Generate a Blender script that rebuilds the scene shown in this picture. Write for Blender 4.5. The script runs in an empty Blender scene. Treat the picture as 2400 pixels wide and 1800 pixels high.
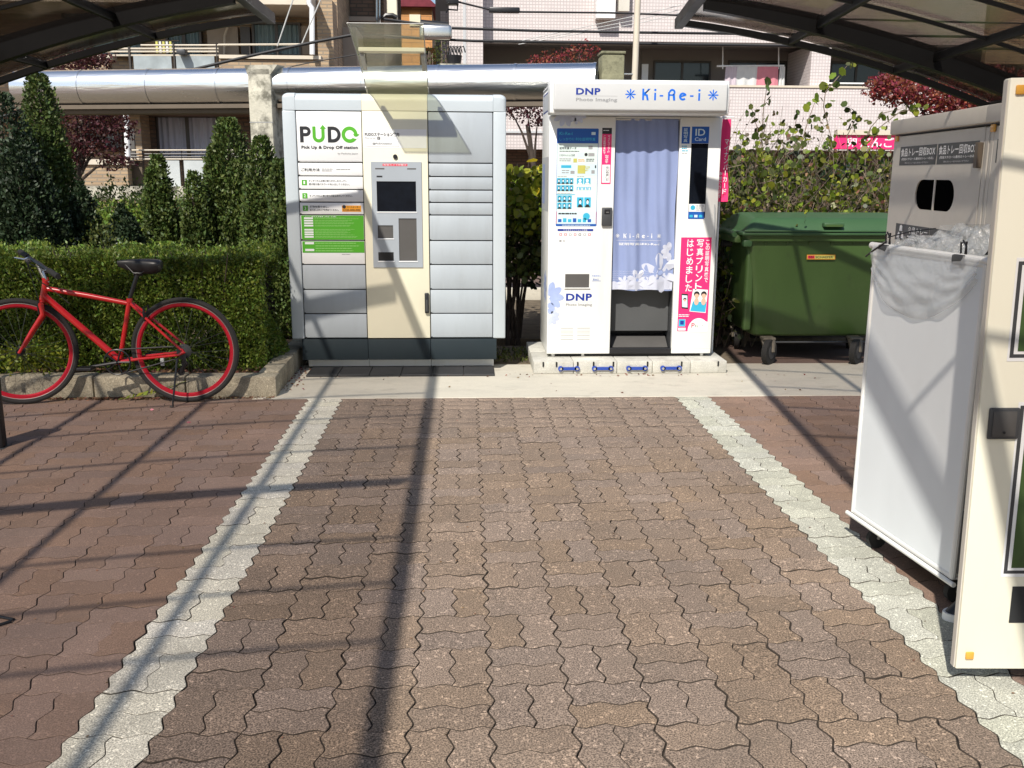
import bpy, bmesh, math, random
import numpy as np
from mathutils import Vector, Matrix

random.seed(7)
RNG = np.random.default_rng(11)
SC = bpy.context.scene
COL = SC.collection
R = math.radians

# ------------------------------------------------------------------ camera
CX, CY, CZ = -0.0620, -2.3249, 1.4693
PITCH, ROLL, YAW, FPX = 0.216576, 0.0049274, 0.0476691, 2229.16
cam_d = bpy.data.cameras.new("camera"); cam = bpy.data.objects.new("camera", cam_d); COL.objects.link(cam)
cam_d.sensor_width = 36.0; cam_d.lens = FPX / 2400 * 36.0; cam_d.clip_start = 0.05; cam_d.clip_end = 400
fw = Vector((math.sin(YAW) * math.cos(PITCH), math.cos(YAW) * math.cos(PITCH), -math.sin(PITCH)))
rt = Vector((math.cos(YAW), -math.sin(YAW), 0)); upv = rt.cross(fw)
# roll: image x axis / y axis turned by ROLL
rx = rt * math.cos(ROLL) + upv * math.sin(ROLL) if False else rt * math.cos(ROLL) - upv * math.sin(ROLL) * -1
uy = rx.cross(fw)
cam.matrix_world = Matrix(((rx.x, uy.x, -fw.x, CX), (rx.y, uy.y, -fw.y, CY), (rx.z, uy.z, -fw.z, CZ), (0, 0, 0, 1)))
SC.camera = cam

# ------------------------------------------------------------------ light
SUNV = Vector((0.39, 0.90, -1.0)).normalized()      # direction the light travels
sun_d = bpy.data.lights.new("sun", 'SUN'); sun_d.energy = 4.6; sun_d.angle = R(0.75); sun_d.color = (1.0, 0.955, 0.88)
sun = bpy.data.objects.new("sun", sun_d); COL.objects.link(sun); sun.location = (-3, -12, 10)
sun.rotation_euler = SUNV.to_track_quat('-Z', 'Y').to_euler()
W = bpy.data.worlds.new("World"); SC.world = W; W.use_nodes = True
wn = W.node_tree.nodes; wl = W.node_tree.links; wn.clear()
sky = wn.new('ShaderNodeTexSky'); sky.sky_type = 'NISHITA'; sky.sun_disc = False
sky.sun_elevation = math.asin(-SUNV.z); sky.sun_rotation = math.atan2(-SUNV.x, -SUNV.y)
bg = wn.new('ShaderNodeBackground'); bg.inputs[1].default_value = 0.105
wo = wn.new('ShaderNodeOutputWorld'); wl.new(sky.outputs[0], bg.inputs[0]); wl.new(bg.outputs[0], wo.inputs[0])
SC.view_settings.view_transform = 'Standard'; SC.view_settings.look = 'None'
SC.view_settings.exposure = 0.28; SC.view_settings.gamma = 1.0
SC.view_settings.use_curve_mapping = False
SC.cycles.max_bounces = 8; SC.cycles.transparent_max_bounces = 16

# ------------------------------------------------------------------ helpers
def at(px, py, Y):
    """the point on the vertical plane y = Y that the photo's pixel (px, py) looks at"""
    uu, vv = px - 1200, py - 900
    a = uu * math.cos(ROLL) + vv * math.sin(ROLL); b = -uu * math.sin(ROLL) + vv * math.cos(ROLL)
    xc, up = a / FPX, -b / FPX
    yf = math.cos(PITCH) + up * math.sin(PITCH); z = -math.sin(PITCH) + up * math.cos(PITCH)
    x = xc * math.cos(YAW) + yf * math.sin(YAW); y = -xc * math.sin(YAW) + yf * math.cos(YAW)
    t = (Y - CY) / y
    return Vector((CX + x * t, Y, CZ + z * t))

def tag(o, label=None, cat=None, group=None, kind=None):
    if label: o['label'] = label
    if cat: o['category'] = cat
    if group: o['group'] = group
    if kind: o['kind'] = kind
    return o

def thing(name, label, cat, loc=(0, 0, 0), rz=0.0, group=None):
    o = bpy.data.objects.new(name, None); COL.objects.link(o)
    o.location = loc; o.rotation_euler = (0, 0, rz); o.empty_display_size = 0.1
    return tag(o, label, cat, group)

class MB:
    def __init__(s): s.v = []; s.f = []; s.m = []
    def add(s, vs, fs, mi=0):
        k = len(s.v); s.v.extend([tuple(p) for p in vs])
        s.f.extend([tuple(i + k for i in f) for f in fs]); s.m.extend([mi] * len(fs)); return s
    def box(s, x0, x1, y0, y1, z0, z1, mi=0, M=None):
        if x0 > x1: x0, x1 = x1, x0
        if y0 > y1: y0, y1 = y1, y0
        if z0 > z1: z0, z1 = z1, z0
        vs = [(x0, y0, z0), (x1, y0, z0), (x1, y1, z0), (x0, y1, z0), (x0, y0, z1), (x1, y0, z1), (x1, y1, z1), (x0, y1, z1)]
        if M is not None: vs = [M @ Vector(p) for p in vs]
        return s.add(vs, [(0, 3, 2, 1), (4, 5, 6, 7), (0, 1, 5, 4), (1, 2, 6, 5), (2, 3, 7, 6), (3, 0, 4, 7)], mi)
    def rbox(s, x0, x1, y0, y1, z0, z1, r=0.004, seg=2, mi=0, M=None):
        bm = bmesh.new(); bmesh.ops.create_cube(bm, size=1)
        for v in bm.verts:
            v.co = Vector(((x0 + x1) / 2 + v.co.x * abs(x1 - x0), (y0 + y1) / 2 + v.co.y * abs(y1 - y0), (z0 + z1) / 2 + v.co.z * abs(z1 - z0)))
        r = min(r, abs(x1 - x0) * .49, abs(y1 - y0) * .49, abs(z1 - z0) * .49)
        bmesh.ops.bevel(bm, geom=bm.edges[:], offset=r, segments=seg, affect='EDGES', profile=0.5)
        bm.verts.index_update()
        vs = [v.co.copy() for v in bm.verts]
        if M is not None: vs = [M @ p for p in vs]
        s.add(vs, [tuple(v.index for v in f.verts) for f in bm.faces], mi); bm.free(); return s
    def prism(s, poly, axis, a, b, mi=0, M=None):
        """poly of 2D points extruded along axis ('x': poly is (y,z); 'y': (x,z); 'z': (x,y))"""
        n = len(poly)
        def P(p, t):
            q = {'x': (t, p[0], p[1]), 'y': (p[0], t, p[1]), 'z': (p[0], p[1], t)}[axis]
            return M @ Vector(q) if M is not None else q
        vs = [P(p, a) for p in poly] + [P(p, b) for p in poly]
        fs = [tuple(range(n))[::-1], tuple(range(n, 2 * n))] + [(i, (i + 1) % n, (i + 1) % n + n, i + n) for i in range(n)]
        return s.add(vs, fs, mi)
    def tube(s, pts, r, n=8, mi=0, caps=True, closed=False):
        pts = [Vector(p) for p in pts]; N = len(pts)
        rs = r if isinstance(r, (list, tuple)) else [r] * N
        rings = []; prev = None
        for i, p in enumerate(pts):
            if closed: d = pts[(i + 1) % N] - pts[i - 1]
            else: d = pts[min(i + 1, N - 1)] - pts[max(i - 1, 0)]
            if d.length < 1e-9: d = Vector((0, 0, 1))
            d.normalize()
            if prev is None:
                a = Vector((0, 0, 1)) if abs(d.z) < .9 else Vector((1, 0, 0))
                u = d.cross(a).normalized()
            else:
                u = prev - d * prev.dot(d)
                u = u.normalized() if u.length > 1e-6 else d.orthogonal().normalized()
            prev = u; w = d.cross(u)
            rings.append([p + (u * math.cos(2 * math.pi * k / n) + w * math.sin(2 * math.pi * k / n)) * rs[i] for k in range(n)])
        vs = [q for ring in rings for q in ring]; fs = []
        for i in range(N if closed else N - 1):
            j = (i + 1) % N
            for k in range(n):
                fs.append((i * n + k, i * n + (k + 1) % n, j * n + (k + 1) % n, j * n + k))
        if caps and not closed:
            fs.append(tuple(range(n))[::-1]); fs.append(tuple((N - 1) * n + k for k in range(n)))
        return s.add(vs, fs, mi)
    def cyl(s, p0, p1, r, n=16, mi=0, r2=None): return s.tube([p0, p1], [r, r if r2 is None else r2], n, mi)
    def torus(s, c, axis, R_, r, n=48, k=10, mi=0):
        ax = Vector(axis).normalized(); u = ax.orthogonal().normalized(); w = ax.cross(u); c = Vector(c)
        return s.tube([c + (u * math.cos(2 * math.pi * i / n) + w * math.sin(2 * math.pi * i / n)) * R_ for i in range(n)], r, k, mi, closed=True)
    def grid(s, fn, nu, nv, mi=0):
        vs = [fn(i / nu, j / nv) for j in range(nv + 1) for i in range(nu + 1)]
        fs = [(j * (nu + 1) + i, j * (nu + 1) + i + 1, (j + 1) * (nu + 1) + i + 1, (j + 1) * (nu + 1) + i) for j in range(nv) for i in range(nu)]
        return s.add(vs, fs, mi)
    def mesh(s, name, mats, smooth=True, angle=35):
        me = bpy.data.meshes.new(name); me.from_pydata(s.v, [], s.f)
        for m in (mats if isinstance(mats, (list, tuple)) else [mats]): me.materials.append(m)
        if any(s.m): me.polygons.foreach_set('material_index', s.m)
        if smooth:
            me.shade_smooth(); me.set_sharp_from_angle(angle=R(angle))
        me.update(); return me
    def build(s, name, mats, parent=None, smooth=True, angle=35):
        o = bpy.data.objects.new(name, s.mesh(name, mats, smooth, angle)); COL.objects.link(o)
        if parent is not None: o.parent = parent
        return o

def part(name, me, parent, loc=(0, 0, 0), rot=(0, 0, 0), label=None):
    o = bpy.data.objects.new(name, me); COL.objects.link(o); o.parent = parent; o.location = loc; o.rotation_euler = rot
    if label: o['label'] = label
    return o

# ------------------------------------------------------------------ materials
def mat(name, col, rough=0.6, metal=0.0, var=0.12, scale=4.0, bump=0.0, bscale=60.0, stain=None, island=0.0, spec=0.5,
        trans=0.0, coat=0.0, objrand=0.0, speck=0.0, sscale=300.0, grain=None):
    m = bpy.data.materials.new(name); m.use_nodes = True; nt = m.node_tree; N = nt.nodes; L = nt.links
    b = N['Principled BSDF']; b.inputs['Roughness'].default_value = rough; b.inputs['Metallic'].default_value = metal
    b.inputs['Specular IOR Level'].default_value = spec
    if coat: b.inputs['Coat Weight'].default_value = coat; b.inputs['Coat Roughness'].default_value = 0.08
    if trans:
        # thin leaf / cloth: part of the light goes through
        tr = N.new('ShaderNodeBsdfTranslucent'); mx = N.new('ShaderNodeMixShader'); mx.inputs[0].default_value = trans
        out = N['Material Output']; L.new(b.outputs[0], mx.inputs[1]); L.new(tr.outputs[0], mx.inputs[2]); L.new(mx.outputs[0], out.inputs[0])
    geo = N.new('ShaderNodeNewGeometry')
    no = N.new('ShaderNodeTexNoise'); no.inputs['Scale'].default_value = scale; no.inputs['Detail'].default_value = 5; no.inputs['Roughness'].default_value = 0.6
    mp = N.new('ShaderNodeMapping'); L.new(geo.outputs['Position'], mp.inputs[0])
    if grain: mp.inputs['Scale'].default_value = grain
    L.new(mp.outputs[0], no.inputs['Vector'])
    hsv = N.new('ShaderNodeHueSaturation'); hsv.inputs['Color'].default_value = (*col, 1)
    mr = N.new('ShaderNodeMapRange'); L.new(no.outputs[0], mr.inputs[0])
    mr.inputs[1].default_value = 0.3; mr.inputs[2].default_value = 0.7; mr.inputs[3].default_value = 1 - var; mr.inputs[4].default_value = 1 + var
    val = mr.outputs[0]
    def mul(a, bsock):
        q = N.new('ShaderNodeMath'); q.operation = 'MULTIPLY'; L.new(a, q.inputs[0]); L.new(bsock, q.inputs[1]); return q.outputs[0]
    def rng(src, lo, hi):
        q = N.new('ShaderNodeMapRange'); L.new(src, q.inputs[0]); q.inputs[3].default_value = lo; q.inputs[4].default_value = hi; return q.outputs[0]
    if island:
        val = mul(val, rng(geo.outputs['Random Per Island'], 1 - island, 1 + island))
        w = N.new('ShaderNodeTexWhiteNoise'); w.noise_dimensions = '1D'; L.new(geo.outputs['Random Per Island'], w.inputs['W'])
        L.new(rng(w.outputs['Value'], 0.5 - 0.05 * min(1, island * 2), 0.5 + 0.03 * min(1, island * 2)), hsv.inputs['Hue'])
    if objrand:
        oi = N.new('ShaderNodeObjectInfo'); val = mul(val, rng(oi.outputs['Random'], 1 - objrand, 1 + objrand))
        w = N.new('ShaderNodeTexWhiteNoise'); w.noise_dimensions = '1D'; L.new(oi.outputs['Random'], w.inputs['W'])
        L.new(rng(w.outputs['Value'], 0.9, 1.15), hsv.inputs['Saturation'])
        sp = N.new('ShaderNodeSeparateColor'); L.new(w.outputs['Color'], sp.inputs[0])
        L.new(rng(sp.outputs[0], 0.496, 0.503), hsv.inputs['Hue'])
    if speck:
        s1 = N.new('ShaderNodeTexNoise'); s1.inputs['Scale'].default_value = sscale; s1.inputs['Detail'].default_value = 2; L.new(geo.outputs['Position'], s1.inputs['Vector'])
        q = N.new('ShaderNodeMapRange'); L.new(s1.outputs[0], q.inputs[0]); q.inputs[1].default_value = 0.35; q.inputs[2].default_value = 0.68
        q.inputs[3].default_value = 1 - speck; q.inputs[4].default_value = 1 + speck * 1.5; val = mul(val, q.outputs[0])
        s2 = N.new('ShaderNodeTexVoronoi'); s2.inputs['Scale'].default_value = sscale * 0.55; L.new(geo.outputs['Position'], s2.inputs['Vector'])
        sp2 = N.new('ShaderNodeSeparateColor'); L.new(s2.outputs['Color'], sp2.inputs[0])
        q2 = N.new('ShaderNodeMapRange'); L.new(sp2.outputs[0], q2.inputs[0]); q2.inputs[1].default_value = 0.9; q2.inputs[2].default_value = 1.0
        q2.inputs[3].default_value = 1.0; q2.inputs[4].default_value = 1 + speck * 1.5; val = mul(val, q2.outputs[0])
    L.new(val, hsv.inputs['Value'])
    csock = hsv.outputs[0]
    if stain:
        for (sc_, ss, lo, hi, amt) in (stain if isinstance(stain, list) else [stain]):
            n2 = N.new('ShaderNodeTexNoise'); n2.inputs['Scale'].default_value = ss; n2.inputs['Detail'].default_value = 8; n2.inputs['Roughness'].default_value = 0.65
            L.new(mp.outputs[0], n2.inputs['Vector'])
            q = N.new('ShaderNodeMapRange'); L.new(n2.outputs[0], q.inputs[0]); q.inputs[1].default_value = lo; q.inputs[2].default_value = hi; q.inputs[4].default_value = amt
            mx = N.new('ShaderNodeMixRGB'); L.new(q.outputs[0], mx.inputs[0]); L.new(csock, mx.inputs[1]); mx.inputs[2].default_value = (*sc_, 1); csock = mx.outputs[0]
    L.new(csock, b.inputs['Base Color'])
    if trans: L.new(csock, tr.inputs[0])
    rr = rng(no.outputs[0], max(0, rough - 0.1), min(1, rough + 0.1)); L.new(rr, b.inputs['Roughness'])
    if bump:
        bn = N.new('ShaderNodeTexNoise'); bn.inputs['Scale'].default_value = bscale; bn.inputs['Detail'].default_value = 4; L.new(mp.outputs[0], bn.inputs['Vector'])
        bp = N.new('ShaderNodeBump'); bp.inputs['Strength'].default_value = 1.0; bp.inputs['Distance'].default_value = bump; L.new(bn.outputs[0], bp.inputs['Height']); L.new(bp.outputs[0], b.inputs['Normal'])
    return m

def mat_sheet(name, tint, gloss=0.06, rough=0.15, haze=0.0, hazecol=(.8, .8, .8), crease=0.0):
    """clear or tinted thin sheet: light passes straight through, coloured, with a little mirror reflection"""
    m = bpy.data.materials.new(name); m.use_nodes = True; N = m.node_tree.nodes; L = m.node_tree.links
    N.clear(); out = N.new('ShaderNodeOutputMaterial'); t = N.new('ShaderNodeBsdfTransparent')
    # light that crosses the sheet at a slant takes a longer way through it: colour ** (1 / cos)
    l0 = N.new('ShaderNodeLayerWeight'); l0.inputs[0].default_value = 0.5
    c0 = N.new('ShaderNodeMath'); c0.operation = 'SUBTRACT'; c0.inputs[0].default_value = 1.05; L.new(l0.outputs['Facing'], c0.inputs[1])
    c1 = N.new('ShaderNodeMath'); c1.operation = 'DIVIDE'; c1.inputs[0].default_value = 1.0; L.new(c0.outputs[0], c1.inputs[1])
    ga = N.new('ShaderNodeGamma'); ga.inputs[0].default_value = (*tint, 1); L.new(c1.outputs[0], ga.inputs[1]); L.new(ga.outputs[0], t.inputs[0])
    g = N.new('ShaderNodeBsdfGlossy'); g.inputs['Roughness'].default_value = rough; g.inputs[0].default_value = (1, 1, 1, 1)
    lw = N.new('ShaderNodeLayerWeight'); lw.inputs[0].default_value = 0.5; pw = N.new('ShaderNodeMath'); pw.operation = 'POWER'; pw.inputs[1].default_value = 4.0; L.new(lw.outputs['Facing'], pw.inputs[0]); fr = N.new('ShaderNodeMapRange'); L.new(pw.outputs[0], fr.inputs[0]); fr.inputs[3].default_value = 0.035; fr.inputs[4].default_value = 0.75
    geo = N.new('ShaderNodeNewGeometry'); no = N.new('ShaderNodeTexNoise'); no.inputs['Scale'].default_value = 9; L.new(geo.outputs['Position'], no.inputs['Vector'])
    mx = N.new('ShaderNodeMixShader'); L.new(fr.outputs[0], mx.inputs[0]); L.new(t.outputs[0], mx.inputs[1]); L.new(g.outputs[0], mx.inputs[2])
    last = mx
    if haze:
        d = N.new('ShaderNodeBsdfDiffuse'); d.inputs[0].default_value = (*hazecol, 1); m2 = N.new('ShaderNodeMixShader')
        q = N.new('ShaderNodeMapRange'); L.new(no.outputs[0], q.inputs[0]); q.inputs[3].default_value = haze * 0.5; q.inputs[4].default_value = haze * 1.5
        L.new(q.outputs[0], m2.inputs[0]); L.new(mx.outputs[0], m2.inputs[1]); L.new(d.outputs[0], m2.inputs[2]); last = m2
    if crease:
        cn = N.new('ShaderNodeTexNoise'); cn.inputs['Scale'].default_value = 13; cn.inputs['Detail'].default_value = 5; cn.inputs['Distortion'].default_value = 1.6; L.new(geo.outputs['Position'], cn.inputs['Vector'])
        cb = N.new('ShaderNodeBump'); cb.inputs['Distance'].default_value = crease; L.new(cn.outputs[0], cb.inputs['Height'])
        L.new(cb.outputs[0], g.inputs['Normal'])
        if haze: L.new(cb.outputs[0], d.inputs['Normal'])
    L.new(last.outputs[0], out.inputs[0]); return m

def mat_brick(name, c1, c2, mortar, bw, bh, ms=0.012, rough=0.7, plane='xz', off=0.5, var=0.25, stain=None):
    m = bpy.data.materials.new(name); m.use_nodes = True; N = m.node_tree.nodes; L = m.node_tree.links; b = N['Principled BSDF']
    geo = N.new('ShaderNodeNewGeometry'); sx = N.new('ShaderNodeSeparateXYZ'); L.new(geo.outputs['Position'], sx.inputs[0])
    cb = N.new('ShaderNodeCombineXYZ'); ad = N.new('ShaderNodeMath'); ad.operation = 'ADD'; L.new(sx.outputs[0], ad.inputs[0]); L.new(sx.outputs[1], ad.inputs[1])
    L.new(ad.outputs[0], cb.inputs[0]); L.new(sx.outputs[2], cb.inputs[1])
    br = N.new('ShaderNodeTexBrick'); L.new(cb.outputs[0], br.inputs[0]); br.offset = off
    br.inputs['Color1'].default_value = (*c1, 1); br.inputs['Color2'].default_value = (*c2, 1); br.inputs['Mortar'].default_value = (*mortar, 1)
    br.inputs['Scale'].default_value = 1; br.inputs['Brick Width'].default_value = bw; br.inputs['Row Height'].default_value = bh; br.inputs['Mortar Size'].default_value = ms
    no = N.new('ShaderNodeTexNoise'); no.inputs['Scale'].default_value = 1.3; no.inputs['Detail'].default_value = 6; L.new(geo.outputs['Position'], no.inputs['Vector'])
    mr = N.new('ShaderNodeMapRange'); L.new(no.outputs[0], mr.inputs[0]); mr.inputs[3].default_value = 1 - var; mr.inputs[4].default_value = 1 + var
    hs = N.new('ShaderNodeHueSaturation'); L.new(br.outputs[0], hs.inputs['Color']); L.new(mr.outputs[0], hs.inputs['Value']); L.new(hs.outputs[0], b.inputs['Base Color'])
    b.inputs['Roughness'].default_value = rough
    bp = N.new('ShaderNodeBump'); bp.inputs['Distance'].default_value = 0.006; bp.invert = True; L.new(br.outputs['Fac'], bp.inputs['Height']); L.new(bp.outputs[0], b.inputs['Normal'])
    return m

M = {}
M['paver'] = mat('paver_red_brown', (0.212, 0.157, 0.117), 0.95, var=.14, scale=1.7, bump=.0016, bscale=330, objrand=.10, speck=.62, sscale=210, stain=[((.15, .12, .095), 2.2, .5, .8, .5), ((.06, .05, .04), 7, .64, .85, .4)])
M['paver_side'] = mat('paver_red_worn', (0.225, 0.150, 0.112), 0.85, var=.18, scale=1.2, bump=.001, bscale=260, objrand=.10, speck=.25, sscale=210, stain=[((.26, .19, .15), 3.0, .5, .8, .5), ((.10, .075, .06), 1.1, .52, .75, .5), ((.05, .04, .035), 6, .66, .85, .35)])
M['paver_pale'] = mat('paver_pale_grey', (0.56, 0.53, 0.44), 0.88, var=.12, scale=2.5, bump=.0012, bscale=260, objrand=.10, speck=.42, sscale=210, stain=[((.28, .26, .21), 3.2, .48, .8, .65), ((.14, .12, .09), 14, .64, .85, .5)])
M['paver_pale2'] = mat('paver_pale_sage', (0.43, 0.425, 0.355), 0.88, var=.12, scale=2.5, bump=.0012, bscale=260, objrand=.10, speck=.42, sscale=210, stain=[((.22, .215, .18), 3.2, .48, .8, .65), ((.12, .11, .08), 14, .64, .85, .5)])
M['joint'] = mat('joint_sand', (0.035, 0.028, 0.022), 0.95, var=.3, scale=20)
M['concrete'] = mat('concrete_slab', (0.56, 0.52, 0.43), 0.9, var=.12, scale=3, bump=.0015, bscale=120, speck=.06, stain=[((.34, .32, .27), 3, .44, .72, .7), ((.18, .16, .12), 9, .56, .8, .6), ((.10, .09, .07), 32, .66, .85, .5)], grain=(.5, 1, 1))
M['curb'] = mat('curb_concrete', (0.34, 0.30, 0.22), 0.95, var=.25, scale=6, bump=.003, bscale=60, speck=.25, sscale=150, stain=[((.13, .11, .08), 7, .44, .7, .75), ((.5, .47, .38), 9, .6, .8, .5), ((.05, .045, .03), 22, .6, .8, .6)])
M['soil'] = mat('dry_soil', (0.13, 0.10, 0.065), 0.95, var=.35, scale=9, bump=.01, bscale=40)
M['tarmac'] = mat('dark_paving', (0.15, 0.10, 0.08), 0.9, var=.2, scale=3, bump=.002, speck=.15)
M['old_conc'] = mat('weathered_concrete', (0.50, 0.47, 0.38), 0.92, var=.2, scale=5, bump=.004, bscale=50, stain=[((.06, .055, .045), 4.5, .47, .62, .9), ((.22, .21, .15), 9, .5, .7, .5)])
M['mossy'] = mat('mossy_concrete', (0.22, 0.21, 0.13), 0.95, var=.3, scale=9, bump=.004, stain=((.05, .05, .03), 12, .5, .7, .7))
M['grey'] = mat('locker_grey', (0.41, 0.45, 0.48), 0.45, var=.05, scale=3, stain=[((.33, .35, .36), 5, .5, .8, .5), ((.52, .55, .56), 11, .6, .8, .3)], grain=(1.6, 1, .35))
M['grey_d'] = mat('locker_grey_frame', (0.50, 0.55, 0.575), 0.38, var=.03, scale=2)
M['cream'] = mat('locker_cream', (0.80, 0.755, 0.58), 0.45, var=.03, scale=3)
M['slate'] = mat('slate_kick', (0.024, 0.034, 0.040), 0.5, spec=.2, var=.08, scale=3)
M['black'] = mat('black_plastic', (0.012, 0.012, 0.014), 0.4, var=.1)
M['gap'] = mat('dark_gap', (0.02, 0.021, 0.022), 0.7)
M['white'] = mat('white_paint', (0.80, 0.80, 0.765), 0.35, var=.03, scale=2, stain=[((.64, .61, .53), 4, .56, .85, .5), ((.55, .53, .47), 16, .66, .85, .3)], grain=(2, 1, .3))
M['whitep'] = mat('white_print', (0.84, 0.84, 0.83), 0.45, var=.02)
M['shell'] = mat('header_grey', (0.60, 0.60, 0.585), 0.35, var=.03, scale=2)
M['green'] = mat('print_green', (0.085, 0.40, 0.02), 0.45, var=.04)
M['green2'] = mat('print_light_green', (0.30, 0.62, 0.18), 0.45, var=.04)
M['ink'] = mat('print_ink', (0.018, 0.019, 0.022), 0.5, var=.04)
M['inkg'] = mat('print_grey', (0.33, 0.33, 0.33), 0.5, var=.04)
M['inkl'] = mat('print_light_grey', (0.55, 0.56, 0.57), 0.5, var=.04)
M['orange'] = mat('print_orange', (0.80, 0.33, 0.02), 0.5, var=.04)
M['red'] = mat('print_red', (0.72, 0.02, 0.06), 0.5, var=.04)
M['pink'] = mat('print_pink', (0.86, 0.025, 0.17), 0.5, var=.04)
M['blue'] = mat('print_blue', (0.010, 0.10, 0.42), 0.45, var=.04)
M['blueb'] = mat('print_bright_blue', (0.005, 0.15, 0.68), 0.45, var=.04)
M['navy'] = mat('print_navy', (0.008, 0.035, 0.28), 0.45, var=.04)
M['cyan'] = mat('print_cyan', (0.04, 0.42, 0.62), 0.45, var=.08)
M['pale'] = mat('print_pale_blue', (0.62, 0.76, 0.80), 0.5, var=.04)
M['paleg'] = mat('print_pale_green', (0.66, 0.76, 0.72), 0.5, var=.04)
M['olive'] = mat('print_olive', (0.55, 0.52, 0.12), 0.5, var=.1)
M['skin'] = mat('print_skin', (0.75, 0.45, 0.32), 0.5, var=.05)
M['screen'] = mat('dark_screen', (0.006, 0.008, 0.013), 0.2, spec=.12, var=.3, scale=12)
M['flower'] = mat('print_flower_blue', (0.36, 0.44, 0.70), 0.5, var=.12, scale=12)
M['flower2'] = mat('print_flower_pale', (0.55, 0.60, 0.75), 0.5, var=.12, scale=12)
M['curtain'] = mat('curtain_blue', (0.27, 0.33, 0.55), 0.8, var=.06, scale=3, bump=.001, bscale=300, trans=.12)
M['lace'] = mat('curtain_lace', (0.62, 0.64, 0.74), 0.85, var=.08, trans=.15)
M['basec'] = mat('base_block_concrete', (0.50, 0.485, 0.43), 0.9, var=.15, scale=6, bump=.002, bscale=90, speck=.1, stain=[((.28, .26, .22), 8, .5, .75, .6), ((.12, .11, .09), 20, .64, .8, .5)])
M['dkgrey'] = mat('dark_grey_metal', (0.055, 0.057, 0.06), 0.45, var=.06)
M['mdgrey2'] = mat('booth_dark_panel', (0.075, 0.077, 0.078), 0.6, var=.06)
M['mdgrey'] = mat('slot_grey', (0.095, 0.09, 0.085), 0.5, spec=.3, var=.08)
M['panelg'] = mat('kiosk_silver', (0.42, 0.46, 0.50), 0.35, metal=.25, var=.03)
M['alu'] = mat('black_aluminium', (0.004, 0.004, 0.004), 0.5, spec=.2, var=.12)
M['tint'] = mat_sheet('bronze_sheet', (0.825, 0.805, 0.79), haze=.010, hazecol=(.25, .2, .18))
M['clear'] = mat_sheet('clear_acrylic', (0.93, 0.93, 0.87), haze=.06, hazecol=(.75, .74, .62))
M['frost'] = mat_sheet('clear_film', (0.95, 0.96, 0.96), crease=.02, haze=.2, hazecol=(.85, .86, .86))
M['frost2'] = mat_sheet('thin_bag_film', (0.93, 0.94, 0.95), rough=.3, crease=.008, haze=.32, hazecol=(.80, .82, .82))
M['red_paint'] = mat('bike_red_paint', (0.50, 0.010, 0.012), 0.25, var=.04, coat=.6)
M['red_rim'] = mat('rim_red', (0.50, 0.012, 0.03), 0.3, metal=.3, var=.06)
M['tyre'] = mat('tyre_rubber', (0.022, 0.021, 0.020), 0.85, var=.2)
M['chrome'] = mat('bright_metal', (0.62, 0.62, 0.61), 0.25, metal=.9, var=.05)
M['steel'] = mat('dull_steel', (0.38, 0.37, 0.35), 0.5, metal=.6, var=.15, scale=14)
M['bin'] = mat('bin_green', (0.052, 0.098, 0.026), 0.42, var=.12, scale=3, stain=[((.10, .13, .06), 5, .52, .8, .5), ((.03, .035, .02), 12, .58, .8, .6)], grain=(1, 1, .4))
M['lid'] = mat('lid_green', (0.040, 0.095, 0.036), 0.45, var=.08, scale=3)
M['beige'] = mat('cabinet_beige', (0.62, 0.585, 0.51), 0.5, var=.05, scale=2, stain=((.36, .34, .29), 3, .5, .8, .3))
M['doorcream'] = mat('door_cream', (0.83, 0.80, 0.65), 0.5, var=.03, scale=2, stain=[((.66, .62, .48), 6, .58, .85, .5), ((.42, .38, .30), 34, .70, .80, .5)], grain=(1.6, 1, .5))
M['amber'] = mat('amber_reflector', (0.75, 0.38, 0.06), 0.25, var=.1, scale=30)
M['cart'] = mat('cart_white', (0.82, 0.86, 0.87), 0.5, var=.04, scale=3, stain=[((.30, .27, .22), 22, .69, .8, .7)], grain=(1, 1, .35))
M['label_g'] = mat('label_slate', (0.045, 0.05, 0.048), 0.5, var=.06)
M['silver'] = mat('silver_duct', (0.88, 0.90, 0.92), 0.27, metal=1.0, var=.05, scale=.8, bump=.010, bscale=3, grain=(.25, 1, 3))
M['brown_st'] = mat('brown_board', (0.13, 0.10, 0.07), 0.6, var=.1)
M['brick'] = mat_brick('brown_brick_tile', (0.46, 0.33, 0.20), (0.32, 0.22, 0.135), (0.28, 0.23, 0.17), .20, .06, ms=.009)
M['brick_d'] = mat_brick('dark_brick_tile', (0.20, 0.125, 0.08), (0.13, 0.08, 0.055), (0.09, 0.07, 0.05), .24, .075)
M['pinkt'] = mat_brick('pink_wall_tile', (0.70, 0.64, 0.62), (0.66, 0.59, 0.575), (0.54, 0.485, 0.47), .075, .075, ms=.009, off=0.0, var=.08)
M['pinkg'] = mat('grey_render', (0.26, 0.235, 0.215), 0.8, var=.06, scale=1)
M['orangew'] = mat_brick('orange_wall', (0.62, 0.30, 0.10), (0.55, 0.26, 0.09), (0.4, 0.2, 0.08), .6, .2)
M['cap'] = mat('parapet_cap', (0.62, 0.55, 0.44), 0.7, var=.08)
M['bfra'] = mat('bronze_frame', (0.05, 0.042, 0.036), 0.4, var=.1)
M['glass'] = mat('window_glass', (0.02, 0.03, 0.035), 0.06, var=.1)
M['net'] = mat('net_curtain', (0.55, 0.57, 0.66), 0.8, var=.15, scale=9, grain=(3, 1, .15))
M['net2'] = mat('teal_curtain', (0.22, 0.30, 0.32), 0.8, var=.2, scale=9, grain=(3, 1, .15))
M['frostp'] = mat('frosted_balcony_panel', (0.33, 0.37, 0.38), 0.35, var=.25, scale=3)
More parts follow.
